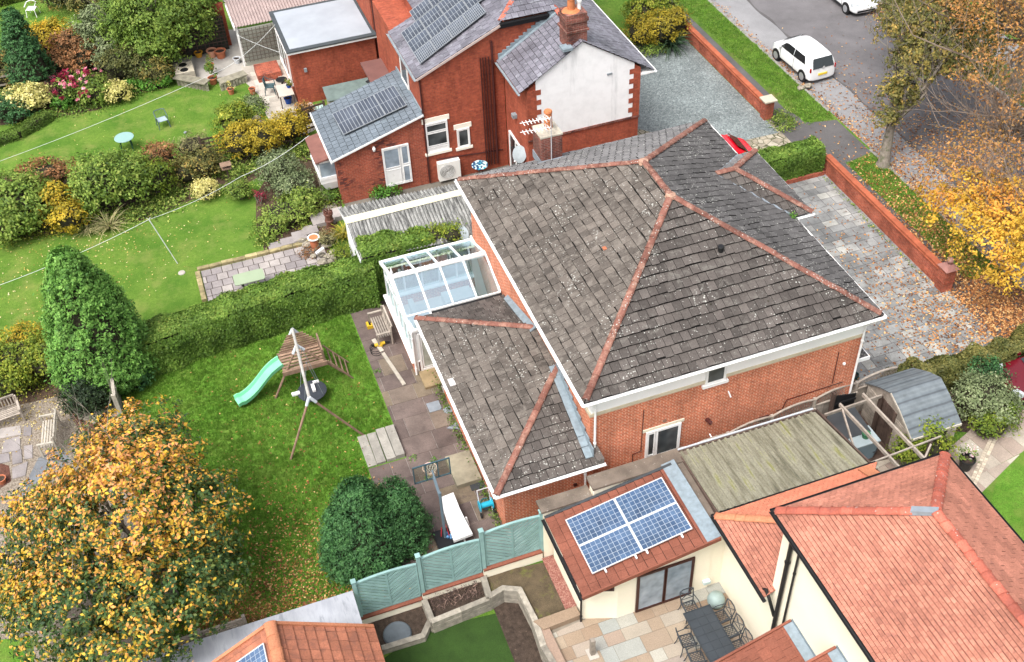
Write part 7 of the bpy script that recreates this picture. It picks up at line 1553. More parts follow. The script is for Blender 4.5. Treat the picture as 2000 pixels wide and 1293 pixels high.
c = G(449, 356, .1); t = T('bird_table', 'small wooden bird table by the cream bush', 'bird table', (c[0], c[1], 0)); m = MB(); m.box(-.22, -.16, .9, .22, .16, .94); m.hexa([(-.26, -.2, 1.12), (.26, -.2, 1.12), (.26, .2, 1.12), (-.26, .2, 1.12)], [(-.24, -.02, 1.24), (.24, -.02, 1.24), (.24, .02, 1.24), (-.24, .02, 1.24)]); m.box(-.2, -.02, .94, -.16, .02, 1.14); m.box(.16, -.02, .94, .2, .02, 1.14); m.build('table', wood_brown, t, world=False); MB().box(-.04, -.04, 0, .04, .04, 1.0).build('post', wood_dark, t, world=False)
c = G(363, 262, .3); t = T('ground_light', 'small grey solar light at the lawn edge by the bare bush', 'light', (c[0], c[1], 0)); MB().tube([(0, 0, 0), (0, 0, .35)], .012, 6).build('stake', greyp, t, world=False); MB().lathe((0, 0, .35), [(.06, 0), (.09, .05), (.05, .09)], 10).build('lamp', greyp, t, world=False)
# small fences
def railfence(name, label, a, b, z1, mat, rails=3, posts=4, pale=None):
    A, B = Vector(a), Vector(b); t = T(name, label, 'fence', a); m = MB()
    for k in range(rails): z = z1*(k+1)/rails-.08; m.bar(A+Vector((0, 0, z)), B+Vector((0, 0, z)), .03, .09)
    if pale:
        d = (B-A); n = int(d.length/pale)
        for i in range(n): p = A+d*i/n; m.bar(p+Vector((0, 0, .05)), p+Vector((0, 0, z1)), .035, .02)
    m.build('rails', mat, t); 
    for k in range(posts): p = A.lerp(B, k/(posts-1)); m = MB(); m.box(p.x-.05, p.y-.05, 0, p.x+.05, p.y+.05, z1+.08); m.build('post', mat, t)
    return t
railfence('fence', 'low grey rail fence behind the cream and crimson flowering shrubs', G(-5, 182, 0), G(135, 152, 0), .95, wood_grey, 2, 4)
railfence('trellis', 'dark trellis fence behind the gold-brown shrubs', G(400, 312, 0), G(600, 268, 0), 1.2, wood_dark, 5, 5, .2)
railfence('trellis', 'short trellis beside the grey slate lean-to roof', G(590, 262, 0), G(640, 246, 0), 1.4, wood_dark, 5, 2, .15)
t = T('fence', 'pale grey wooden fence between the lush lawn and the gravel garden', 'fence', (-4.95, 33, 0)); m = MB()
for i in range(11): m.box(-4.99, 32.0+.18*i, .05, -4.95, 32.0+.18*i+.165, 1.35)
m.build('boards', wood_grey, t)
m = MB(); m.box(-5.02, 31.95, 1.35, -4.9, 34.3, 1.41); m.box(-5.05, 31.9, 0, -4.9, 32.02, 1.5); m.bar((-5.1, 31.9, .1), (-4.9, 32.5, 1.35), .08); m.build('cap_rail', wood_pale, t)
# trellis fence under big tree
railfence('trellis', 'grey lattice fence under the orange tree by the flat roof', (-4.9, 21.25, 0), (-2.2, 21.25, 0), 1.0, wood_grey, 7, 3, .12)
# grey compost bin, black bin, mint box
c = G(668, 186, .5); t = T('log_store', 'low green-grey timber store against the red brick extension wall', 'store', (8.2, 50.2, 0)); m = MB(); m.box(-1.1, -.45, 0, 1.1, .45, .8); m.build('body', wood_grey, t, world=False); m = MB(); m.hexa([(-1.2, -.55, .8), (1.2, -.55, .8), (1.2, .5, 1.05), (-1.2, .5, 1.05)], [(-1.2, -.55, .84), (1.2, -.55, .84), (1.2, .5, 1.09), (-1.2, .5, 1.09)]); m.build('lid', plain('green_grey_boards', (.12, .16, .15), .8, .2, 3), t, world=False)
c = G(697, 165, .5); t = T('water_butt', 'black round water butt in the corner by the red brick extension', 'water butt', (9.5, 50.5, 0)); MB().lathe((0, 0, 0), [(.3, 0), (.36, .5), (.33, 1.0), (.34, 1.03), (.1, 1.06)], 18).build('barrel', plain('near_black', (.02, .022, .026), .5, .1), t, world=False)
c = G(618, 214, .5); t = T('storage_box', 'pale mint plastic box beside the grey slate lean-to', 'box', (c[0], c[1], 0)); MB().box(-.35, -.25, 0, .35, .25, .5).build('body', plain('mint_plastic', (.30, .45, .40), .5, .05), t, world=False, bevel=.02); MB().box(-.38, -.28, .5, .38, .28, .55).build('lid', plain('mint_lid', (.36, .5, .45), .5, .05), t, world=False)
c = G(360, 138, .3); t = T('barbecue', 'stone block with two round dark holes on the garden terrace', 'barbecue', (c[0], c[1], 0)); m = MB(); m.box(-.5, -.6, 0, .5, .6, .5); m.build('block', stone, t, world=False); m = MB(); m.lathe((0, -.28, .5), [(.22, 0), (.2, .01)], 14); m.lathe((0, .28, .5), [(.22, 0), (.2, .01)], 14); m.build('openings', blackp, t, world=False)
# ============================================================ DINING SET
im = plain('wrought_iron_grey', (.035, .042, .05), .45, .15, spec=.4)
ta, tb, tc = Vector(G(1331, 1199, YZ+.72)), Vector(G(1388, 1177, YZ+.72)), Vector(G(1450, 1275, YZ+.72)); dx = (tb-ta); wd = dx.length; dy = (tc-tb).normalized(); print('table', ta, tb, tc, wd)
ty0 = ta.y; tx0, tx1 = ta.x+.05, tb.x-.05; tL = 2.1; tcx = (tx0+tx1)/2; tcy = ty0-tL/2
t = T('dining_table', 'long dark metal patio table with patterned slatted top', 'table', (tcx, tcy, YZ+.0)); m = MB(); hw_ = (tx1-tx0)/2
m.box(-hw_, -tL/2, .69, hw_, tL/2, .705)
for i in range(7):
    for j in range(3):
        xa, ya = -hw_+.03+j*(2*hw_-.06)/3, -tL/2+.03+i*(tL-.06)/7; m.box(xa+.008, ya+.008, .705, xa+(2*hw_-.06)/3-.008, ya+(tL-.06)/7-.008, .715)
for a in (-hw_, hw_-.03): m.box(a, -tL/2, .706, a+.03, tL/2, .725)
for a in (-tL/2, tL/2-.03): m.box(-hw_+.03, a, .706, hw_-.03, a+.03, .725)
m.build('tabletop', im, t, world=False)
for sx in (-1, 1):
    for sy_ in (-1, 1): m = MB(); m.tube([(sx*(hw_-.1), sy_*(tL/2-.15), .69), (sx*(hw_-.14), sy_*(tL/2-.2), .35), (sx*(hw_-.06), sy_*(tL/2-.1), .03)], .025, 6); m.build('leg', im, t, world=False)
def iron_chair(label, loc, rz):
    t = T('patio_chair', label, 'chair', loc, rz, 'dark metal patio chairs round the table'); m = MB()
    for (x0, y0_, x1, y1_) in ((-.22, -.22, .22, -.19), (-.22, .19, .22, .22), (-.22, -.19, -.19, .19), (.19, -.19, .22, .19)): m.box(x0, y0_, .42, x1, y1_, .45)
    for k in range(-4, 5):
        for s_ in (-1, 1):
            c = k*.1; q = convclip([(c-.6*1-.008, -.6*s_), (c-.6+.012, -.6*s_), (c+.6+.012, .6*s_), (c+.6-.008, .6*s_)], [(-.19, -.19), (.19, -.19), (.19, .19), (-.19, .19)])
            if len(q) >= 3: m.prism(q, .432+.001*s_, .442+.001*s_)
    m.build('seat', im, t, world=False); m = MB(); B0, B1 = Vector((-.21, .22, .45)), Vector((-.23, .32, .92)); C0, C1 = Vector((.21, .22, .45)), Vector((.23, .32, .92))
    m.tube([B0, B1], .018, 6); m.tube([C0, C1], .018, 6); m.tube([B1, (-.1, .35, .95), (.1, .35, .95), C1], .02, 6); lo = Vector((0, .04, .1)); m.tube([B0+lo, C0+lo], .012, 5); m.tube([B0+lo, Vector((0, .28, .74)), C1], .011, 5); m.tube([C0+lo, Vector((0, .28, .74)), B1], .011, 5); m.tube([B0+lo, Vector((-.05, .28, .7)), B1], .009, 5); m.tube([C0+lo, Vector((.05, .28, .7)), C1], .009, 5); m.build('backrest', im, t, world=False)
    for s_ in (-1, 1):
        m = MB(); m.tube([(s_*.22, .28, .68), (s_*.27, .0, .67), (s_*.26, -.2, .63), (s_*.22, -.22, .44)], .016, 6); m.build('armrest', im, t, world=False)
        for y in (-.2, .22): m = MB(); m.tube([(s_*.2, y, .43), (s_*.22, y*1.1, .2), (s_*.25, y*1.35, 0)], .016, 6); m.build('leg', im, t, world=False)
    return t
R90 = math.radians(90)
iron_chair('dark metal chair at the head of the table nearest the patio doors', (tcx-.05, ty0+.28, YZ+.005), 0)
for i, y in enumerate((.38, .95, 1.5)): iron_chair('dark metal chair on the house-wall side, %s from the patio doors' % ['first', 'second', 'third'][i], (tx1+.22, ty0-y, YZ+.005), -R90+.05)
for i, y in enumerate((.75, 1.4)): iron_chair('dark metal chair on the open patio side, %s from the patio doors' % ['first', 'second'][i], (tx0-.2, ty0-y, YZ+.005), R90-.08)
c = G(1392, 1172, YZ+.25); tag(MB().lathe((11.95, 17.35, YZ), [(.12, 0), (.26, .1), (.29, .27), (.22, .45), (.06, .52)], 20).build('water_feature', plain('pale_green_stone', (.24, .31, .30), .6, .12, 5), smooth=True), 'pale green-grey stone ball ornament behind the dining chairs', 'ornament')
c = G(1157, 1278, YZ); t = T('post', 'short weathered square post standing on the sandstone patio', 'post', (c[0], c[1], YZ)); m = MB(); m.box(-.07, -.07, 0, .07, .07, .82); m.build('shaft', wood_grey, t, world=False); MB().box(-.16, -.2, 0, .16, .2, .05).build('base', conc_lt, t, world=False)
# ============================================================ CARS
def car(label, loc, rz, paint, kind='hatch', L=3.6, Wd=1.64, H=1.48, group=None):
    t = T('parked_car', label, 'car', loc, rz, group); hw = Wd/2; m = MB()
    # stations along +x (front) : x, beltz, roofz(None=hood), halfwidth, roof halfwidth
    if kind == 'hatch': stt = [(-.5, .50, .86, .86, .80), (-.485, .86, .98, .95, .82), (-.44, .93, 1.30, .985, .84), (-.40, .94, 1.44, 1, .82), (-.25, .93, 1.48, 1, .82), (0, .92, 1.49, 1, .82), (.14, .92, 1.45, 1, .80), (.22, .92, 1.33, 1, .78), (.34, .91, .99, .985, .80), (.42, .86, .90, .96, .78), (.475, .72, .76, .90, .70), (.5, .50, .58, .80, .6)]
    else: stt = [(-.5, .55, .82, .88, .75), (-.47, .85, .98, .95, .8), (-.40, .92, 1.25, .99, .80), (-.30, .93, 1.42, 1, .78), (-.1, .93, 1.46, 1, .78), (.06, .93, 1.42, 1, .77), (.14, .93, 1.28, 1, .76), (.25, .92, .98, .99, .80), (.36, .84, .88, .97, .80), (.45, .72, .76, .92, .74), (.485, .6, .66, .85, .7), (.5, .42, .5, .78, .6)]
    rings = []
    for fx_, bz_, rz_, ww, rw in stt:
        x = fx_*L; w_ = hw*ww; rr = hw*rw; s_ = H/1.48; bz2, rz2 = bz_*s_, rz_*s_
        h = [(w_*.94, .20), (w_, .34), (w_*1.005, min(.62, bz2-.03)), (w_*.965, bz2), (rr if rz2-bz2 > .15 else w_*.93, rz2-.05*(1 if rz2-bz2 > .15 else .3)), (rr*.72, rz2), (0, rz2+.015)]
        rings.append([(x, y, z) for y, z in h]+[(x, -y, z) for y, z in h[::-1][1:]])
    n = len(rings[0])
    for a, b in zip(rings[:-1], rings[1:]):
        for j in range(n-1): m.quad(a[j], b[j], b[j+1], a[j+1], .5)
        m.quad(a[n-1], b[n-1], b[0], a[0], .5)
    m.poly(rings[0], .5); m.poly(rings[-1][::-1], .5)
    bd = m.build('body', paint, t, world=False, smooth=True, weld=True); ss = bd.modifiers.new('subsurf', 'SUBSURF'); ss.levels = ss.render_levels = 2
    for s_ in (-1, 1):
        g = MB(); sx = lambda f: f*L
        def sg(pts):
            q = [(sx(f), s_*(hw*(.972-.165*max(0, (z-.93)/.5))+.012), z*H/1.48) for f, z in pts]; g.poly(q if s_ < 0 else q[::-1], .5)
        if kind == 'hatch': sg([(-.36, 1.0), (-.075, .97), (-.075, 1.34), (-.31, 1.34)]); sg([(-.065, .97), (.255, .97), (.16, 1.28), (.10, 1.34), (-.06, 1.34)])
        else: sg([(-.34, 1.0), (-.1, .98), (-.1, 1.3), (-.28, 1.28)]); sg([(-.08, .98), (.2, .98), (.1, 1.28), (-.08, 1.32)])
        g.build('side_window', cartglass, t, world=False)
        mr = MB(); mr.box(sx(.23), s_*(hw+.0), .95, sx(.265), s_*(hw+.15), 1.06); mr.build('mirror', paint, t, world=False, bevel=.02)
        for fx_ in (-.335, .335):
            w_ = MB(); x = sx(fx_); y = s_*(hw-.10); w_.tube([(x, y, .30), (x, y+s_*.115, .30)], .30, 24); wo = w_.build('wheel', tyre, t, world=False)
            r_ = MB(); r_.tube([(x, y+s_*.117, .30), (x, y+s_*.122, .30)], .20, 20); r_.build('rim', alloy, wo, world=False)
            ar = MB(); ar.tube([(x, s_*(hw*.80), .31), (x, s_*(hw*1.004), .31)], .345, 24); ar.build('wheel_arch', blackp, t, world=False)
    g = MB(); s_ = H/1.48
    def surf(x0, z0, w0, x1, z1, w1, nx_): 
        o = Vector(nx_)*.02; q = [Vector((x0, -w0, z0))+o, Vector((x0, w0, z0))+o, Vector((x1, w1, z1))+o, Vector((x1, -w1, z1))+o]; return q
    if kind == 'hatch':
        g.poly(surf(-.497*L, .90*s_, hw*.76, -.436*L, 1.37*s_, hw*.68, (-1, 0, .3)), .5); g.build('rear_window', cartglass, t, world=False)
        g = MB(); g.poly(surf(.35*L, 1.0*s_, hw*.76, .205*L, 1.42*s_, hw*.66, (.5, 0, .8)), .5); g.build('windscreen', cartglass, t, world=False)
        e = MB(); e.tube([(-.497*L-.022, 0, .93*s_), (-.497*L-.03, 0, .93*s_)], .06, 16); e.build('badge', pv_frame, t, world=False)
    else:
        g.poly(surf(-.482*L, 1.02*s_, hw*.74, -.36*L, 1.38*s_, hw*.64, (-.8, 0, .6)), .5); g.build('rear_window', cartglass, t, world=False)
        g = MB(); g.poly(surf(.26*L, 1.02*s_, hw*.76, .11*L, 1.42*s_, hw*.64, (.5, 0, .8)), .5); g.build('windscreen', cartglass, t, world=False)
    p = MB(); p.box(-.5*L-.03, -.26, .50, -.5*L+.02, .26, .61); p.build('number_plate', plateyellow, t, world=False)
    p = MB(); p.box(.5*L-.02, -.26, .40, .5*L+.025, .26, .50); p.build('number_plate', white, t, world=False)
    p = MB(); p.box(.5*L-.08, -.55, .28, .5*L+.015, .55, .38); p.build('grille', blackp, t, world=False)
    for sgn in (-1, 1):
        dn = MB()
        for f_ in (-.1, .235): dn.box(f_*L-.006, sgn*(hw-.02), .34, f_*L+.006, sgn*(hw+.006), .93)
        dn.box(-.1*L, sgn*(hw-.02), .335, .235*L, sgn*(hw+.006), .35); dn.build('door_seam', darkp, t, world=False)
        dn = MB(); dn.box(-.06*L, sgn*(hw-.01), .80, -.02*L, sgn*(hw+.025), .825); dn.build('door_handle', paint, t, world=False)
        p = MB(); p.box(-.495*L-.005, sgn*hw*.84, .74, -.475*L, sgn*hw*.92, .95); p.build('tail_light', redlens, t, world=False, bevel=.01)
        p = MB(); p.hexa([(.445*L, sgn*hw*.55, .62), (.49*L, sgn*hw*.55, .62), (.462*L, sgn*hw*.93, .62), (.42*L, sgn*hw*.95, .62)][::sgn], [(.43*L, sgn*hw*.55, .76), (.478*L, sgn*hw*.55, .74), (.445*L, sgn*hw*.91, .78), (.40*L, sgn*hw*.93, .80)][::sgn]); p.build('headlight', plain('clear_lens', (.45, .48, .5), .1, .05), t, world=False)
    return t
a, b = G(1517.6, 118, -.1), G(1566.7, 158.4, -.1); mx, my = (a[0]+b[0])/2+.76, (a[1]+b[1])/2+.1
car('white three-door hatchback parked at the kerb by the grass verge', (mx, my, -.108), math.radians(92.5), carwhite)
c = G(1682, 8, .2); car('white car cut off by the top edge of the photo', (c[0]-.15, c[1]+1.35, -.108), math.radians(-91), carwhite, 'saloon', 4.3, 1.78, 1.46)
c = G(1415, 283, .9); car('bright red car mostly hidden by the dark roof edge', (22.5, 38.0, .01), math.radians(-3), carred, 'hatch', 3.9, 1.7, 1.5)
c = G(2000, 742, .7); car('dark maroon car cut off by the right edge beside the shrubs', (c[0]+1.3, c[1]-.1, .012), math.radians(172), carmaroon, 'saloon', 4.2, 1.75, 1.45)
def gp(px, py, z): return G(px, py, z)
def bl(px, py, z, rx, ry=None, rz=None):
    c = G(px, py, z); return (c[0], c[1], z, rx, ry or rx, rz or rx)
def SH(label, spec, mat, n, size=.1, **k):
    return shrub(label, [bl(*s) for s in spec], mat, n, size, **k)
# ---- grass blades on the lush lawn (uncountable)
nt_ = 17000; tx_ = RNG.uniform(-4.85, 4.5, nt_); ty_ = RNG.uniform(21.3, 34.9, nt_); ttone = RNG.random(nt_); ii = np.repeat(np.arange(nt_), 13)
X = tx_[ii]+RNG.normal(0, .045, len(ii)); Y = ty_[ii]+RNG.normal(0, .045, len(ii))
ok = ~((X > 4.28) & (Y > 26.3)) & ~((X > 2.9) & (Y < 26.5)) & ~((X > 2.9) & (Y > 26.5) & (Y < 28.05))
X, Y, ii = X[ok], Y[ok], ii[ok]; cl = .5+.5*np.sin(X*1.3+np.sin(Y*.9)*1.5)*np.sin(Y*1.1+X*.6); cl = .45*cl+.55*ttone[ii]; n = len(X)
a = RNG.uniform(0, 6.28, n); h = RNG.uniform(.04, .11, n); wd = .014; lx, ly = RNG.normal(0, .035, n), RNG.normal(0, .035, n)
V = np.stack([np.stack([X-wd*np.cos(a), Y-wd*np.sin(a), np.full(n, .003)], 1), np.stack([X+wd*np.cos(a), Y+wd*np.sin(a), np.full(n, .003)], 1), np.stack([X+lx, Y+ly, h], 1)], 1).reshape(-1, 3)
o = npmesh('grass', V, np.arange(3*n).reshape(-1, 3), np.clip(.75*cl+.25*RNG.random(n), 0, 1), L_blade); tag(o, None, None, None, 'stuff')
def scatter(name, cx, cy, sx, sy, n, size, mat, z=.03, region=None, uniform=False, r0=0, r1=1):
    n = int(n*1.7)
    if uniform: x, y = RNG.uniform(cx-sx, cx+sx, n), RNG.uniform(cy-sy, cy+sy, n)
    else: x, y = RNG.normal(cx, sx, n), RNG.normal(cy, sy, n)
    if region is not None: k = region(x, y); x, y = x[k], y[k]
    m = len(x); P = np.stack([x, y, z+RNG.uniform(0, .025, m)], 1); N = RNG.normal(size=(m, 3))*.35+[0, 0, 1]
    return P, N, r0+(r1-r0)*RNG.random(m)
def stuff(name, parts, size, mat):
    P = np.concatenate([p[0] for p in parts]); N = np.concatenate([p[1] for p in parts]); r = np.concatenate([p[2] for p in parts])
    o = leaves(name, P, N, size, r, mat, aspect=.6); o['kind'] = 'stuff'; return o
lawnreg = lambda x, y: (x > -4.8) & (x < 4.2) & (y > 21.05) & (y < 34.5)
stuff('fallen_leaves', [scatter('', -.7, 22.2, 1.9, 1.7, 2600, .1, None, region=lawnreg), scatter('', 0, 27, 2.5, 3.5, 500, .1, None, region=lawnreg), scatter('', -2.5, 21.6, 1.0, .7, 1300, .1, None, region=lawnreg, r0=.0, r1=.55)], .085, L_fallen)
stuff('fallen_leaves', [scatter('', 26.8, 24.8, 1.9, 2.0, 1500, .1, None, region=lambda x, y: ((y > 23.1) | (x > 27.3)) & ~((x > 26.8) & (x < 27.3) & (y > 26.8))), scatter('', 25.5, 28, 1.2, 3.0, 450, .1, None, region=lambda x, y: (x < 26.9)), scatter('', 23.5, 25, 2.5, 1.5, 130, .1, None, region=lambda x, y: (x < 27) & (y > 23.1) & (x > 20)), scatter('', 28.6, 25, .9, 2.0, 3600, .1, None, region=lambda x, y: x < 30), scatter('', 27.9, 30.5, .5, 3.5, 900, .1, None, region=lambda x, y: x > 27.3), scatter('', 29.2, 30.5, .7, 2.8, 1500, .1, None, region=lambda x, y: x > 27.3), scatter('', 20.2, 23.5, .3, .3, 60, .1, None)], .105, L_fallen)
stuff('fallen_leaves', [scatter('', 32.8, 31.5, 2.4, 3.3, 3800, .1, None, z=-.1, region=lambda x, y: x > 30.1), scatter('', 34, 38, 3, 4, 900, .1, None, z=-.1, region=lambda x, y: x > 30.1), scatter('', 30.2, 40, .2, 9, 900, .1, None, z=-.09, region=lambda x, y: x > 30.05), scatter('', 38.3, 44, .6, 5, 2600, .1, None, z=-.09), scatter('', 39.5, 40, 1, 9, 1500, .1, None, z=.01, region=lambda x, y: x > 38.8), scatter('', 31.3, 37.5, .9, 3, 420, .1, None, z=-.1, region=lambda x, y: x > 30.1)], .11, L_fallen)
stuff('fallen_leaves', [scatter('', -5.5, 43.5, 3.0, 1.6, 380, .1, None, z=.015), scatter('', -7, 39, 2.0, 2.5, 240, .1, None, z=.015), scatter('', -2, 41, 3, 2, 80, .1, None, z=.015, region=lambda x, y: y > 39.9), scatter('', -3, 51.5, 3.5, 2.5, 90, .1, None, z=.015), scatter('', -8, 33.6, 1.2, .8, 260, .1, None, z=.02)], .075, L_yellowfall)
stuff('paving_weeds', [(np.concatenate([RNG.normal((x, y, .05), (.09, .07, .02), (34, 3)) for x, y in ((5.2, 25.9), (4.8, 25.2), (4.5, 31.0), (4.55, 26.3), (5.9, 25.1), (21.5, 33.8), (24, 31), (4.0, 29.4), (26.75, 31.5))]), RNG.normal(size=(34*9, 3))+[0, 0, 1], RNG.random(34*9))], .07, L_bright)
P = np.stack([RNG.normal(6.42, .10, 1500), RNG.uniform(21.9, 30.0, 1500), np.abs(RNG.normal(.05, .1, 1500))], 1); stuff('wall_weeds', [(P, RNG.normal(size=(1500, 3))+[-.3, 0, .8], RNG.random(1500)*.8)], .075, L_hedge)
P = np.stack([RNG.normal(26.8, .06, 300), RNG.uniform(28, 35.5, 300), np.abs(RNG.normal(.04, .05, 300))], 1); P2 = np.stack([RNG.normal(27.6, .35, 700), RNG.normal(40.6, .35, 700), np.abs(RNG.normal(.05, .1, 700))], 1); stuff('kerb_weeds', [(np.concatenate([P, P2]), RNG.normal(size=(1000, 3))+[0, 0, 1], RNG.random(1000))], .08, L_green)

nt_ = 7000; tx_ = RNG.uniform(28.35, 29.86, nt_); ty_ = 27.1+(RNG.random(nt_)**1.3)*32; ok = ~((ty_ > 36.1) & (ty_ < 39.6)) & ~((ty_ > 36) & (tx_ < 28.2)); tx_, ty_ = tx_[ok], ty_[ok]; nt_ = len(tx_); ttone = RNG.random(nt_); ii = np.repeat(np.arange(nt_), 8)
X = tx_[ii]+RNG.normal(0, .06, len(ii)); Y = ty_[ii]+RNG.normal(0, .06, len(ii)); n = len(X); a = RNG.uniform(0, 6.28, n); h = RNG.uniform(.04, .10, n)
V = np.stack([np.stack([X-.018*np.cos(a), Y-.018*np.sin(a), np.full(n, .003)], 1), np.stack([X+.018*np.cos(a), Y+.018*np.sin(a), np.full(n, .003)], 1), np.stack([X+RNG.normal(0, .03, n), Y+RNG.normal(0, .03, n), h], 1)], 1).reshape(-1, 3)
o = npmesh('grass', V, np.arange(3*n).reshape(-1, 3), np.clip(.7*ttone[ii]+.2*RNG.random(n), 0, 1), L_blade); tag(o, None, None, None, 'stuff')
def cover(px, sd, n, mat, size, zs=.12, name='ground_cover'):
    Ps = []
    for (x, y, r) in px: c = G(x, y, .05); k = int(n*r); Ps.append(np.stack([RNG.normal(c[0], r*.55, k), RNG.normal(c[1], r*.4, k), np.abs(RNG.normal(.03, zs, k))], 1))
    P = np.concatenate(Ps); stuff(name, [(P, RNG.normal(size=P.shape)*.6+[0, 0, 1], RNG.random(len(P)))], size, mat)
cover([(340, 385, 1.2), (300, 405, 1.0), (260, 420, 1.0), (380, 345, 1.0), (430, 330, 1.0), (470, 335, .8), (510, 318, 1.0), (420, 375, .6), (230, 425, .8), (590, 300, 1.0), (600, 285, .8), (560, 300, .9), (520, 470, .5)], 0, 700, L_green, .12)
cover([(90, 225, .9), (150, 212, .9), (210, 200, .9), (250, 185, .8), (60, 240, .7), (320, 380, .8), (445, 305, .9), (640, 300, .6), (655, 340, .5)], 0, 600, L_hedge, .12)
cover([(60, 455, .9), (110, 450, .8), (20, 465, .8), (600, 440, .5), (640, 395, .5), (20, 745, .8), (80, 745, .8), (1790, 800, .7), (1850, 830, .5)], 0, 500, L_lime, .09, .08)
# ---- hedges
hedge('long clipped green hedge dividing the lush lawn from the upper garden', [(-3.9, 34.75), (-1, 35.1), (2.5, 35.35), (5.6, 35.35)], lambda s: 1.55-.1*s, lambda s: 1.55+.4*s, 54000, size=.11, wob=.14)
hedge('tall clipped end block of the green hedge beside the streaked garage roof', [(5.25, 35.75), (8.3, 35.75)], 1.5, 2.35, 18000, size=.11, round_=.35, wob=.13)
hedge('clipped boxy hedge on a brick edging between the two driveways', [(23.2, 36.2), (26.8, 36.3)], 1.15, 1.45, 20000, size=.10, round_=.2, wob=.08)
hedge('yellow green hedge at the top left corner of the photo', [(-12, 69.5), (-7.2, 70.5)], 1.8, 1.6, 7000, L_lime, .12, tone=(0, .75))
hedge('low brownish clipped hedge edging the border at the left of the upper lawn', [(-10.5, 53.4), (-8, 54.0), (-6.4, 55.2)], .7, .45, 5000, L_green, .08, tone=(0, .55))
hedge('untidy brown-green hedge between the grey driveway and the cream house garden', [(21.4, 22.3), (23.5, 22.6), (25.5, 22.3), (28.5, 22.6)], 1.0, 1.15, 26000, L_olive, .12, round_=.5, wob=.3, tone=(0, .8))
SH('orange-brown foliage at the near end of the untidy driveway hedge', [(1770, 745, .8, .7, .5, .4), (1735, 750, .6, .5, .4, .3)], L_orange, 900, .1)
# ---- big trees
def tf(P, r):
    q = .5+.25*np.sin(P[:, 0]*1.7+1.2*np.sin(P[:, 1]*1.3))+.25*np.sin(P[:, 1]*2.1+P[:, 2]*1.4+2); hgt = np.clip((P[:, 2]-1.2)/5.0, 0, 1)
    pg = np.clip(1.10-.92*hgt+.6*(q-.5)+.5*(r-.5), .08, .93); green = RNG.random(len(P)) < pg; v = RNG.random(len(P))
    return np.where(green, v*.44, .48+.52*np.clip(v*.62+.30*(r-.3)+.38*(hgt-.35), 0, 1))
tree('broad orange and green autumn tree in the bottom left corner', (-4.3, 23.6, 0), 1.5, .17, [bl(240, 990, 3.9, 2.7, 2.6, 2.1), bl(100, 1050, 3.0, 1.9, 1.9, 1.6), bl(385, 1010, 3.1, 1.6, 1.8, 1.6), bl(135, 1190, 2.5, 2.0, 1.9, 1.5), bl(320, 1160, 2.6, 2.1, 2.0, 1.6), bl(275, 890, 3.7, 1.9, 1.7, 1.7), bl(415, 1110, 2.2, 1.1, 1.2, 1.1), bl(50, 1150, 2.2, 1.2, 1.3, 1.1), bl(230, 1270, 2.0, 1.9, 1.4, 1.2)], L_autumn, 56000, .14, clump=.17, tonef=tf, limbn=11, inner=.3, depth=3, per=18)
def tfy(P, r): return np.clip(.15*r+.35*RNG.random(len(P))+.16+.20*np.sin(P[:, 0]*1.9+P[:, 2])*np.sin(P[:, 1]*1.7)+.14*(P[:, 2]-1.5), 0, 1)
tree('tree with yellow lower leaves and bare pinkish twigs beside the brick gate pier', (31.2, 27.6, -.1), 1.8, .18, [bl(1875, 420, 3.0, 1.3, 1.5, .9), bl(1945, 485, 2.6, 1.6, 1.7, 1.1), bl(1985, 420, 3.4, 1.8, 1.9, 1.2), bl(2000, 540, 1.9, 1.3, 1.3, .9), bl(1915, 380, 3.6, 1.4, 1.5, .9), bl(2060, 480, 3.2, 1.9, 1.9, 1.5), bl(1825, 385, 2.8, .8, .9, .5)], L_yellow, 10500, .145, clump=.22, limbn=14, tonef=tfy, inner=.2, twm=twigm, per=10)
def tfo(P, r): return np.clip(r*.75+.1, 0, 1)
tree('thin orange-leaved tree with pale bare branches behind the yellow tree', (35.0, 31.8, -.1), 2.8, .16, [bl(1860, 345, 3.6, 1.5, 1.6, .9), bl(1940, 310, 4.2, 1.7, 1.8, 1.1), bl(1995, 250, 5.0, 1.6, 1.8, 1.4), bl(1900, 290, 4.2, 1.4, 1.5, .9)], L_orange, 2600, .14, clump=.35, limbn=18, tonef=tfo, twm=twigm, per=6, inner=.1)
tree('leaning ivy-clad street tree on the verge between the two driveway crossings', (29.8, 35.3, 0), 2.2, .24, [bl(1745, 185, 3.2, .8, .8, .7), bl(1732, 232, 2.4, .55, .55, .5), bl(1785, 130, 4.4, 1.3, 1.3, 1.0), bl(1840, 100, 5.2, 1.6, 1.4, 1.0), bl(1760, 60, 5.6, 1.1, 1.1, 1.1), bl(1770, 190, 3.2, .7, .7, .6), bl(1890, 125, 4.8, 1.2, 1.2, .8), bl(1820, 40, 6.0, 1.4, 1.3, 1.0)], L_olive, 12500, .15, lean=(.25, .35), clump=.2, limbn=14, inner=.25, per=12, tone=(.12, 1))
tree('tall rust and olive tree across the road in the top right corner', (39.6, 38.6, 0), 3.0, .26, [bl(1970, 60, 7.2, 2.2, 2.2, 1.6), bl(1910, 20, 6.8, 2.0, 2.0, 1.4), bl(2020, 150, 6.4, 1.8, 2.0, 1.4), bl(1870, 0, 6.4, 1.8, 1.8, 1.2), bl(1990, 10, 7.6, 2.6, 2.4, 1.8), bl(1930, 150, 6.2, 1.4, 1.4, 1.0)], L_orange, 6500, .14, clump=.4, limbn=22, twm=twigm, per=8, tone=(0, .9), inner=.2)
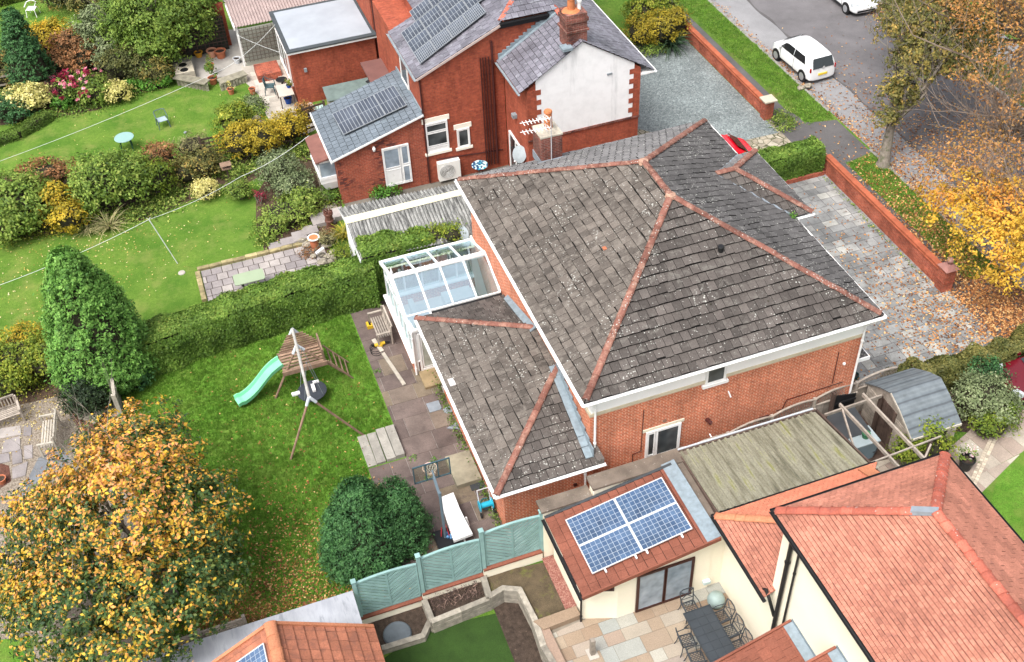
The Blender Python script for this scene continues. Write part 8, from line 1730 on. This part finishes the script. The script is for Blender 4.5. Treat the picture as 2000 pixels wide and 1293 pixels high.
tree('olive green tree on the far verge at the top edge of the photo', (40.6, 46.5, 0), 2.6, .22, [bl(1830, 60, 4.4, 2.0, 2.2, 1.6), bl(1790, 20, 4.2, 2.0, 2.2, 1.6), bl(1880, 90, 4.6, 2.0, 2.2, 1.6), bl(1760, 0, 3.0, 1.4, 1.6, 1.1)], L_olive, 13000, .16, clump=.35, limbn=9, twm=twigm, per=12, tone=(.05, .9))
# ---- conifers
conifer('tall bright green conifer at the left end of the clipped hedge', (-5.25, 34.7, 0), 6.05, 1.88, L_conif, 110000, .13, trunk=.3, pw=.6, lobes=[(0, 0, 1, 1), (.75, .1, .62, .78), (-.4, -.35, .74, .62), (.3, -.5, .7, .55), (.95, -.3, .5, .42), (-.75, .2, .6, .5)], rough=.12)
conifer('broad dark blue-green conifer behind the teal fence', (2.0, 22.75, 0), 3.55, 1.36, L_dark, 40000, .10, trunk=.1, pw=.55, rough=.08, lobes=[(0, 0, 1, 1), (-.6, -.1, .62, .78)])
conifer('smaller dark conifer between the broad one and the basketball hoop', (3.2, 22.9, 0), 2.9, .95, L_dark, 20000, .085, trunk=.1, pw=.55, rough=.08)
conifer('dark pointed conifer in the border at the far left', (-6.9, 58.6, 0), 4.4, 1.15, L_dark, 16000, .13, trunk=.1, pw=.6, rough=.12)
SH('rounded dark yew bush under the tall bright conifer', [(172, 772, .6, .95, .8, .95)], L_yew, 6000, .1, inner=.15)
SH('dark shadowed evergreen bush at the foot of the clipped hedge', [(255, 738, .4, .8, .6, .6)], L_dark, 1800, .12)
# ---- left border shrubs (main row)
SH('green leafy shrub at the left edge of the shrub border', [(40, 395, 1.3, 1.7, 1.4, 1.3), (20, 430, .9, 1.3, 1.2, 1.0)], L_green, 8500, .16, clump=.3)
SH('golden orange shrub second from the left in the shrub border', [(112, 400, 1.0, 1.0, .9, 1.1), (135, 425, .8, .8, .7, .8)], L_gold, 4200, .13)
SH('russet shrub behind the golden orange one in the border', [(85, 345, .9, 1.6, .9, .8)], L_rust, 2600, .13)
SH('large mid green shrub in the middle of the border', [(205, 355, 1.3, 1.7, 1.4, 1.3), (255, 350, 1.2, 1.2, 1.2, 1.2), (180, 385, .9, 1.1, 1.0, .9)], L_green, 10500, .15, clump=.3)
SH('brown-red fading shrub near the round green table', [(312, 312, .8, .95, .8, .8)], L_rust, 2200, .11)
SH('yellow-green shrub right of the large green one', [(300, 345, 1.0, 1.0, .9, .9)], L_lime, 2600, .12, tone=(0, .7))
SH('bare twiggy pale bush at the edge of the upper lawn', [(375, 285, .6, .95, .7, .6)], L_strap, 1100, .13, aspect=.2, tone=(.1, .8)) if 0 else SH('bare twiggy pale bush at the edge of the upper lawn', [(375, 285, .6, .95, .7, .6)], L_strap, 1300, .16, aspect=.16)
SH('olive green bush between the trellis and the lower lawn', [(395, 322, .7, 1.1, .8, .8), (365, 335, .6, .8, .7, .6)], L_olive, 3000, .12)
SH('lime yellow bush at the tip of the upper lawn', [(457, 235, .9, .95, .9, .75)], L_lime, 3200, .12)
SH('spreading golden brown shrub behind the dark trellis', [(470, 275, 1.0, 1.1, .9, .9), (510, 268, 1.1, 1.0, .9, .9)], L_gold, 5200, .11, tone=(0, .8))
SH('golden shrub near the grey slate lean-to roof', [(562, 248, 1.0, 1.1, .8, .8)], L_gold, 2800, .11, tone=(.1, .9))
SH('small orange-tinted bush beside the mint plastic box', [(597, 215, .7, .5, .4, .45)], L_orange, 600, .1)
SH('round cream and lime variegated bush on the lower lawn edge', [(401, 371, .5, .52, .5, .48)], L_cream, 1900, .09, tone=(.25, .9), inner=.1)
SH('small green bush right of the round cream bush', [(468, 370, .5, .65, .6, .5)], L_green, 1500, .1)
SH('grey green feathery shrub beside the garden path', [(545, 335, .9, 1.1, 1.0, .95), (575, 365, .7, 1.0, .9, .7)], L_grey, 5600, .11)
SH('leafy green ground shrub above the stone steps', [(560, 415, .5, 1.4, 1.0, .55), (590, 395, .6, 1.0, .9, .6), (530, 440, .35, .9, .7, .4)], L_green, 5200, .11, tone=(.15, 1))
SH('red-leaved sprig in the bed by the small green bush', [(505, 382, .4, .3, .3, .3)], L_red, 120, .1)
SH('ivy-like plant at the foot of the red brick lean-to wall', [(645, 375, .25, .5, .8, .3), (655, 350, .3, .4, .7, .3)], L_hedge, 1500, .1)
SH('bright green fern at the base of the lean-to wall by the garage', [(752, 377, .25, .7, .35, .3)], L_bright, 800, .11)
strap_plant('clump of striped strap leaves left, at the lawn edge', G(172, 452, .05), 60, 1.1, L_strap); strap_plant('clump of pale drooping strap leaves right, at the lawn edge', G(215, 445, .05), 80, 1.3, L_strap)
SH('yellow-green low plant between the strap leaf clumps and the border', [(165, 428, .4, .6, .5, .35)], L_lime, 900, .1)
strap_plant('yellow upright fern beside the white garage wall', G(672, 462, .1), 70, .8, leafmat('yellow_fern', [(0, (.15, .16, .02)), (1, (.52, .42, .05))]), wide=.07)
SH('straw coloured dead plant in the rockery', [(640, 468, .35, .4, .35, .35)], L_strap, 700, .12, aspect=.2, tone=(.2, .8))
SH('golden green plant between the rockery and the garage', [(668, 500, .5, .4, .6, .4)], L_lime, 900, .09)
SH('rust red low ground plant on the rockery', [(605, 492, .1, .5, .3, .15), (640, 460, .15, .3, .3, .15)], L_rust, 700, .08)
SH('autumn climber on the end of the streaked garage roof', [(850, 460, 2.1, .9, .5, .35), (885, 458, 2.3, .5, .4, .4)], L_lime, 1300, .1, tone=(0, .9)); SH('dark climber beside the satellite dish', [(880, 455, 2.0, .6, .4, .4)], L_hedge, 900, .09)
# ---- lower left
SH('golden yellow and green shrub left of the tall conifer', [(40, 700, 1.0, 1.5, 1.1, 1.0), (90, 700, 1.0, 1.0, .9, .9), (15, 740, .7, 1.1, .9, .8)], L_lime, 9000, .11)
SH('pale feathery shrub above the golden one at the left edge', [(45, 668, 1.2, 1.0, .7, .7)], L_gold, 1800, .1)
# ---- top-left garden
SH('cream yellow variegated shrub by the rail fence', [(45, 195, .7, 1.4, .9, .65), (75, 190, .5, .9, .7, .5)], L_cream, 4600, .14)
SH('dark leaved plant with crimson heads by the rail fence', [(118, 165, .7, .7, .6, .6), (115, 185, .5, .6, .5, .5)], leafmat('purple_leaves', [(0, (.03, .01, .015)), (.6, (.10, .02, .035)), (1, (.25, .025, .05))]), 1300, .12)
hy = SH('large flowering shrub with pink and crimson heads behind the upper lawn', [(160, 170, .7, 1.5, 1.0, .7), (185, 180, .6, 1.0, .8, .6)], L_green, 4200, .14)
P, N, tn, _ = fol_pts([bl(160, 168, .95, 1.5, 1.05, .85)], 460, .07, 16, inner=0); leaves('pink_flower_heads', P, N, .11, RNG.random(len(P)), L_pink, hy, .8)['kind'] = 'stuff'
P, N, tn, _ = fol_pts([bl(150, 166, .95, 1.5, 1.05, .8)], 700, .14, 32, inner=0); leaves('crimson_flower_heads', P, N, .11, RNG.random(len(P)), L_red, hy, .8)['kind'] = 'stuff'
SH('small cream yellow shrub right of the flowering shrub', [(228, 180, .5, .75, .6, .5)], L_cream, 1600, .12, tone=(.1, .8))
SH('low bright green leafy plants at the edge of the upper lawn', [(265, 165, .3, .7, .5, .3), (300, 160, .3, .8, .5, .35), (325, 155, .35, .4, .4, .3)], L_bright, 2000, .15)
SH('bright green low plant left of the flowering shrub', [(120, 200, .35, .5, .4, .35)], L_bright, 700, .13)
SH('dark green bushy plant at the left edge below the cream shrub', [(15, 212, .6, 1.1, .9, .7), (35, 225, .4, .8, .5, .4)], L_dark, 3000, .13)
SH('bright yellow shrub beside the dark pointed conifer', [(88, 88, 1.2, 1.2, 1.1, 1.2), (110, 70, 1.3, .9, .8, .9)], L_gold, 4200, .15, tone=(.2, 1))
SH('rusty brown shrub behind the flowering shrub', [(140, 95, 1.2, 1.4, 1.1, 1.1), (165, 110, 1.0, 1.0, .9, .9), (120, 120, .8, 1.0, .8, .8)], L_rust, 5000, .15)
SH('tall grey green loose shrub at the middle of the far border', [(195, 60, 1.6, 1.6, 1.3, 1.3), (220, 95, 1.2, 1.5, 1.2, 1.1)], L_grey, 7000, .15)
SH('dark green shrub with pale leaf tips in front of the evergreen tree', [(245, 125, 1.0, 1.6, 1.1, 1.0), (280, 130, .9, 1.0, .9, .9)], L_olive, 5200, .14, tone=(0, .6))
SH('olive twiggy shrub at the right end of the far border', [(305, 140, .7, 1.0, .9, .8)], L_olive, 2200, .12)
SH('bare purple twiggy shrub beside the dark trellis', [(335, 95, 1.0, .6, .6, .9)], L_rust, 700, .15, aspect=.2, tone=(0, .6))
tree('large dense evergreen tree at the top edge left of the brown carport', (-.4, 61.0, 0), 1.0, .25, [bl(320, 45, 2.4, 2.5, 1.9, 2.2), bl(255, 55, 2.0, 1.9, 1.6, 1.8), bl(375, 12, 2.4, 1.5, 1.6, 1.9), bl(300, 95, 1.4, 1.7, 1.4, 1.4)], L_green, 26000, .17, clump=.35, limbn=5, tone=(0, .8))
SH('dark bush at the top edge above the far lawn', [(175, -8, 1.0, 2.2, 1.4, 1.0), (120, -20, 1.0, 1.5, 1.4, 1.0)], L_olive, 4500, .16)
SH('low shrub left of the dark conifer at the photo edge', [(0, 120, .8, 1.1, 1.0, .9), (8, 150, .5, 1.2, .9, .6)], L_olive, 3000, .13)
# plants in neighbour patio corner
SH('bluish green low plants in the corner bed of the pale patio', [(500, 205, .25, .55, .5, .3), (492, 198, .2, .4, .5, .25)], L_grey, 1300, .11)
SH('green plants filling the bed below the patio clay pots', [(505, 213, .2, .6, .5, .25), (470, 205, .2, .4, .4, .25)], L_green, 900, .1)
# ---- front gardens
SH('lime and cream shrub at the top of the far front garden', [(1262, 18, .9, 1.4, 1.1, .9), (1300, 20, .8, .9, .9, .8)], L_lime, 4600, .14)
SH('golden brown shrub beside the forecourt brick wall', [(1290, 55, 1.0, 1.2, 1.1, .95), (1255, 60, .9, 1.1, 1.0, .9), (1320, 45, .9, .8, .8, .8)], L_gold, 5600, .12, tone=(0, .65))
strap_plant('dark green spiky strap-leaf plant at the gravel edge', G(1308, 92, .1), 130, 1.5, leafmat('dark_strap', [(0, (.015, .04, .02)), (1, (.07, .12, .06))]), wide=.09, droop=.6)
SH('low green plants under the spiky strap-leaf plant', [(1275, 98, .2, .8, .6, .25)], L_green, 700, .1)
SH('rounded pale green shrub beside the front path', [(1915, 775, .8, 1.2, .9, .8), (1945, 795, .6, .9, .8, .6)], L_grey, 5000, .11, tone=(.25, 1)); SH('bright green foliage in front of the rounded shrub by the front path', [(1935, 830, .4, .9, .7, .45), (1965, 800, .5, .5, .6, .5)], L_lime, 2000, .1, tone=(0, .7))
SH('dark green shrub behind the rounded pale green one', [(1925, 735, .8, .7, .6, .7)], L_dark, 1500, .11)
SH('yellow-green sprawling plant in front of the grey shed', [(1815, 845, 1.3, .8, .6, .5), (1830, 870, .9, .7, .6, .5)], L_lime, 1700, .11); SH('orange-tinged plant under the pergola rail', [(1772, 880, 1.0, .6, .5, .5), (1790, 885, .9, .4, .4, .4)], L_lime, 1300, .1, tone=(.1, .9))
SH('copper leaved climber at the drive corner of the brick house', [(1655, 752, .5, .25, .4, .6)], L_orange, 700, .1, tone=(0, .8))
SH('green clump of grass-like weeds at the forecourt wall end', [(1530, 240, .15, .6, .6, .2)], L_green, 800, .1)
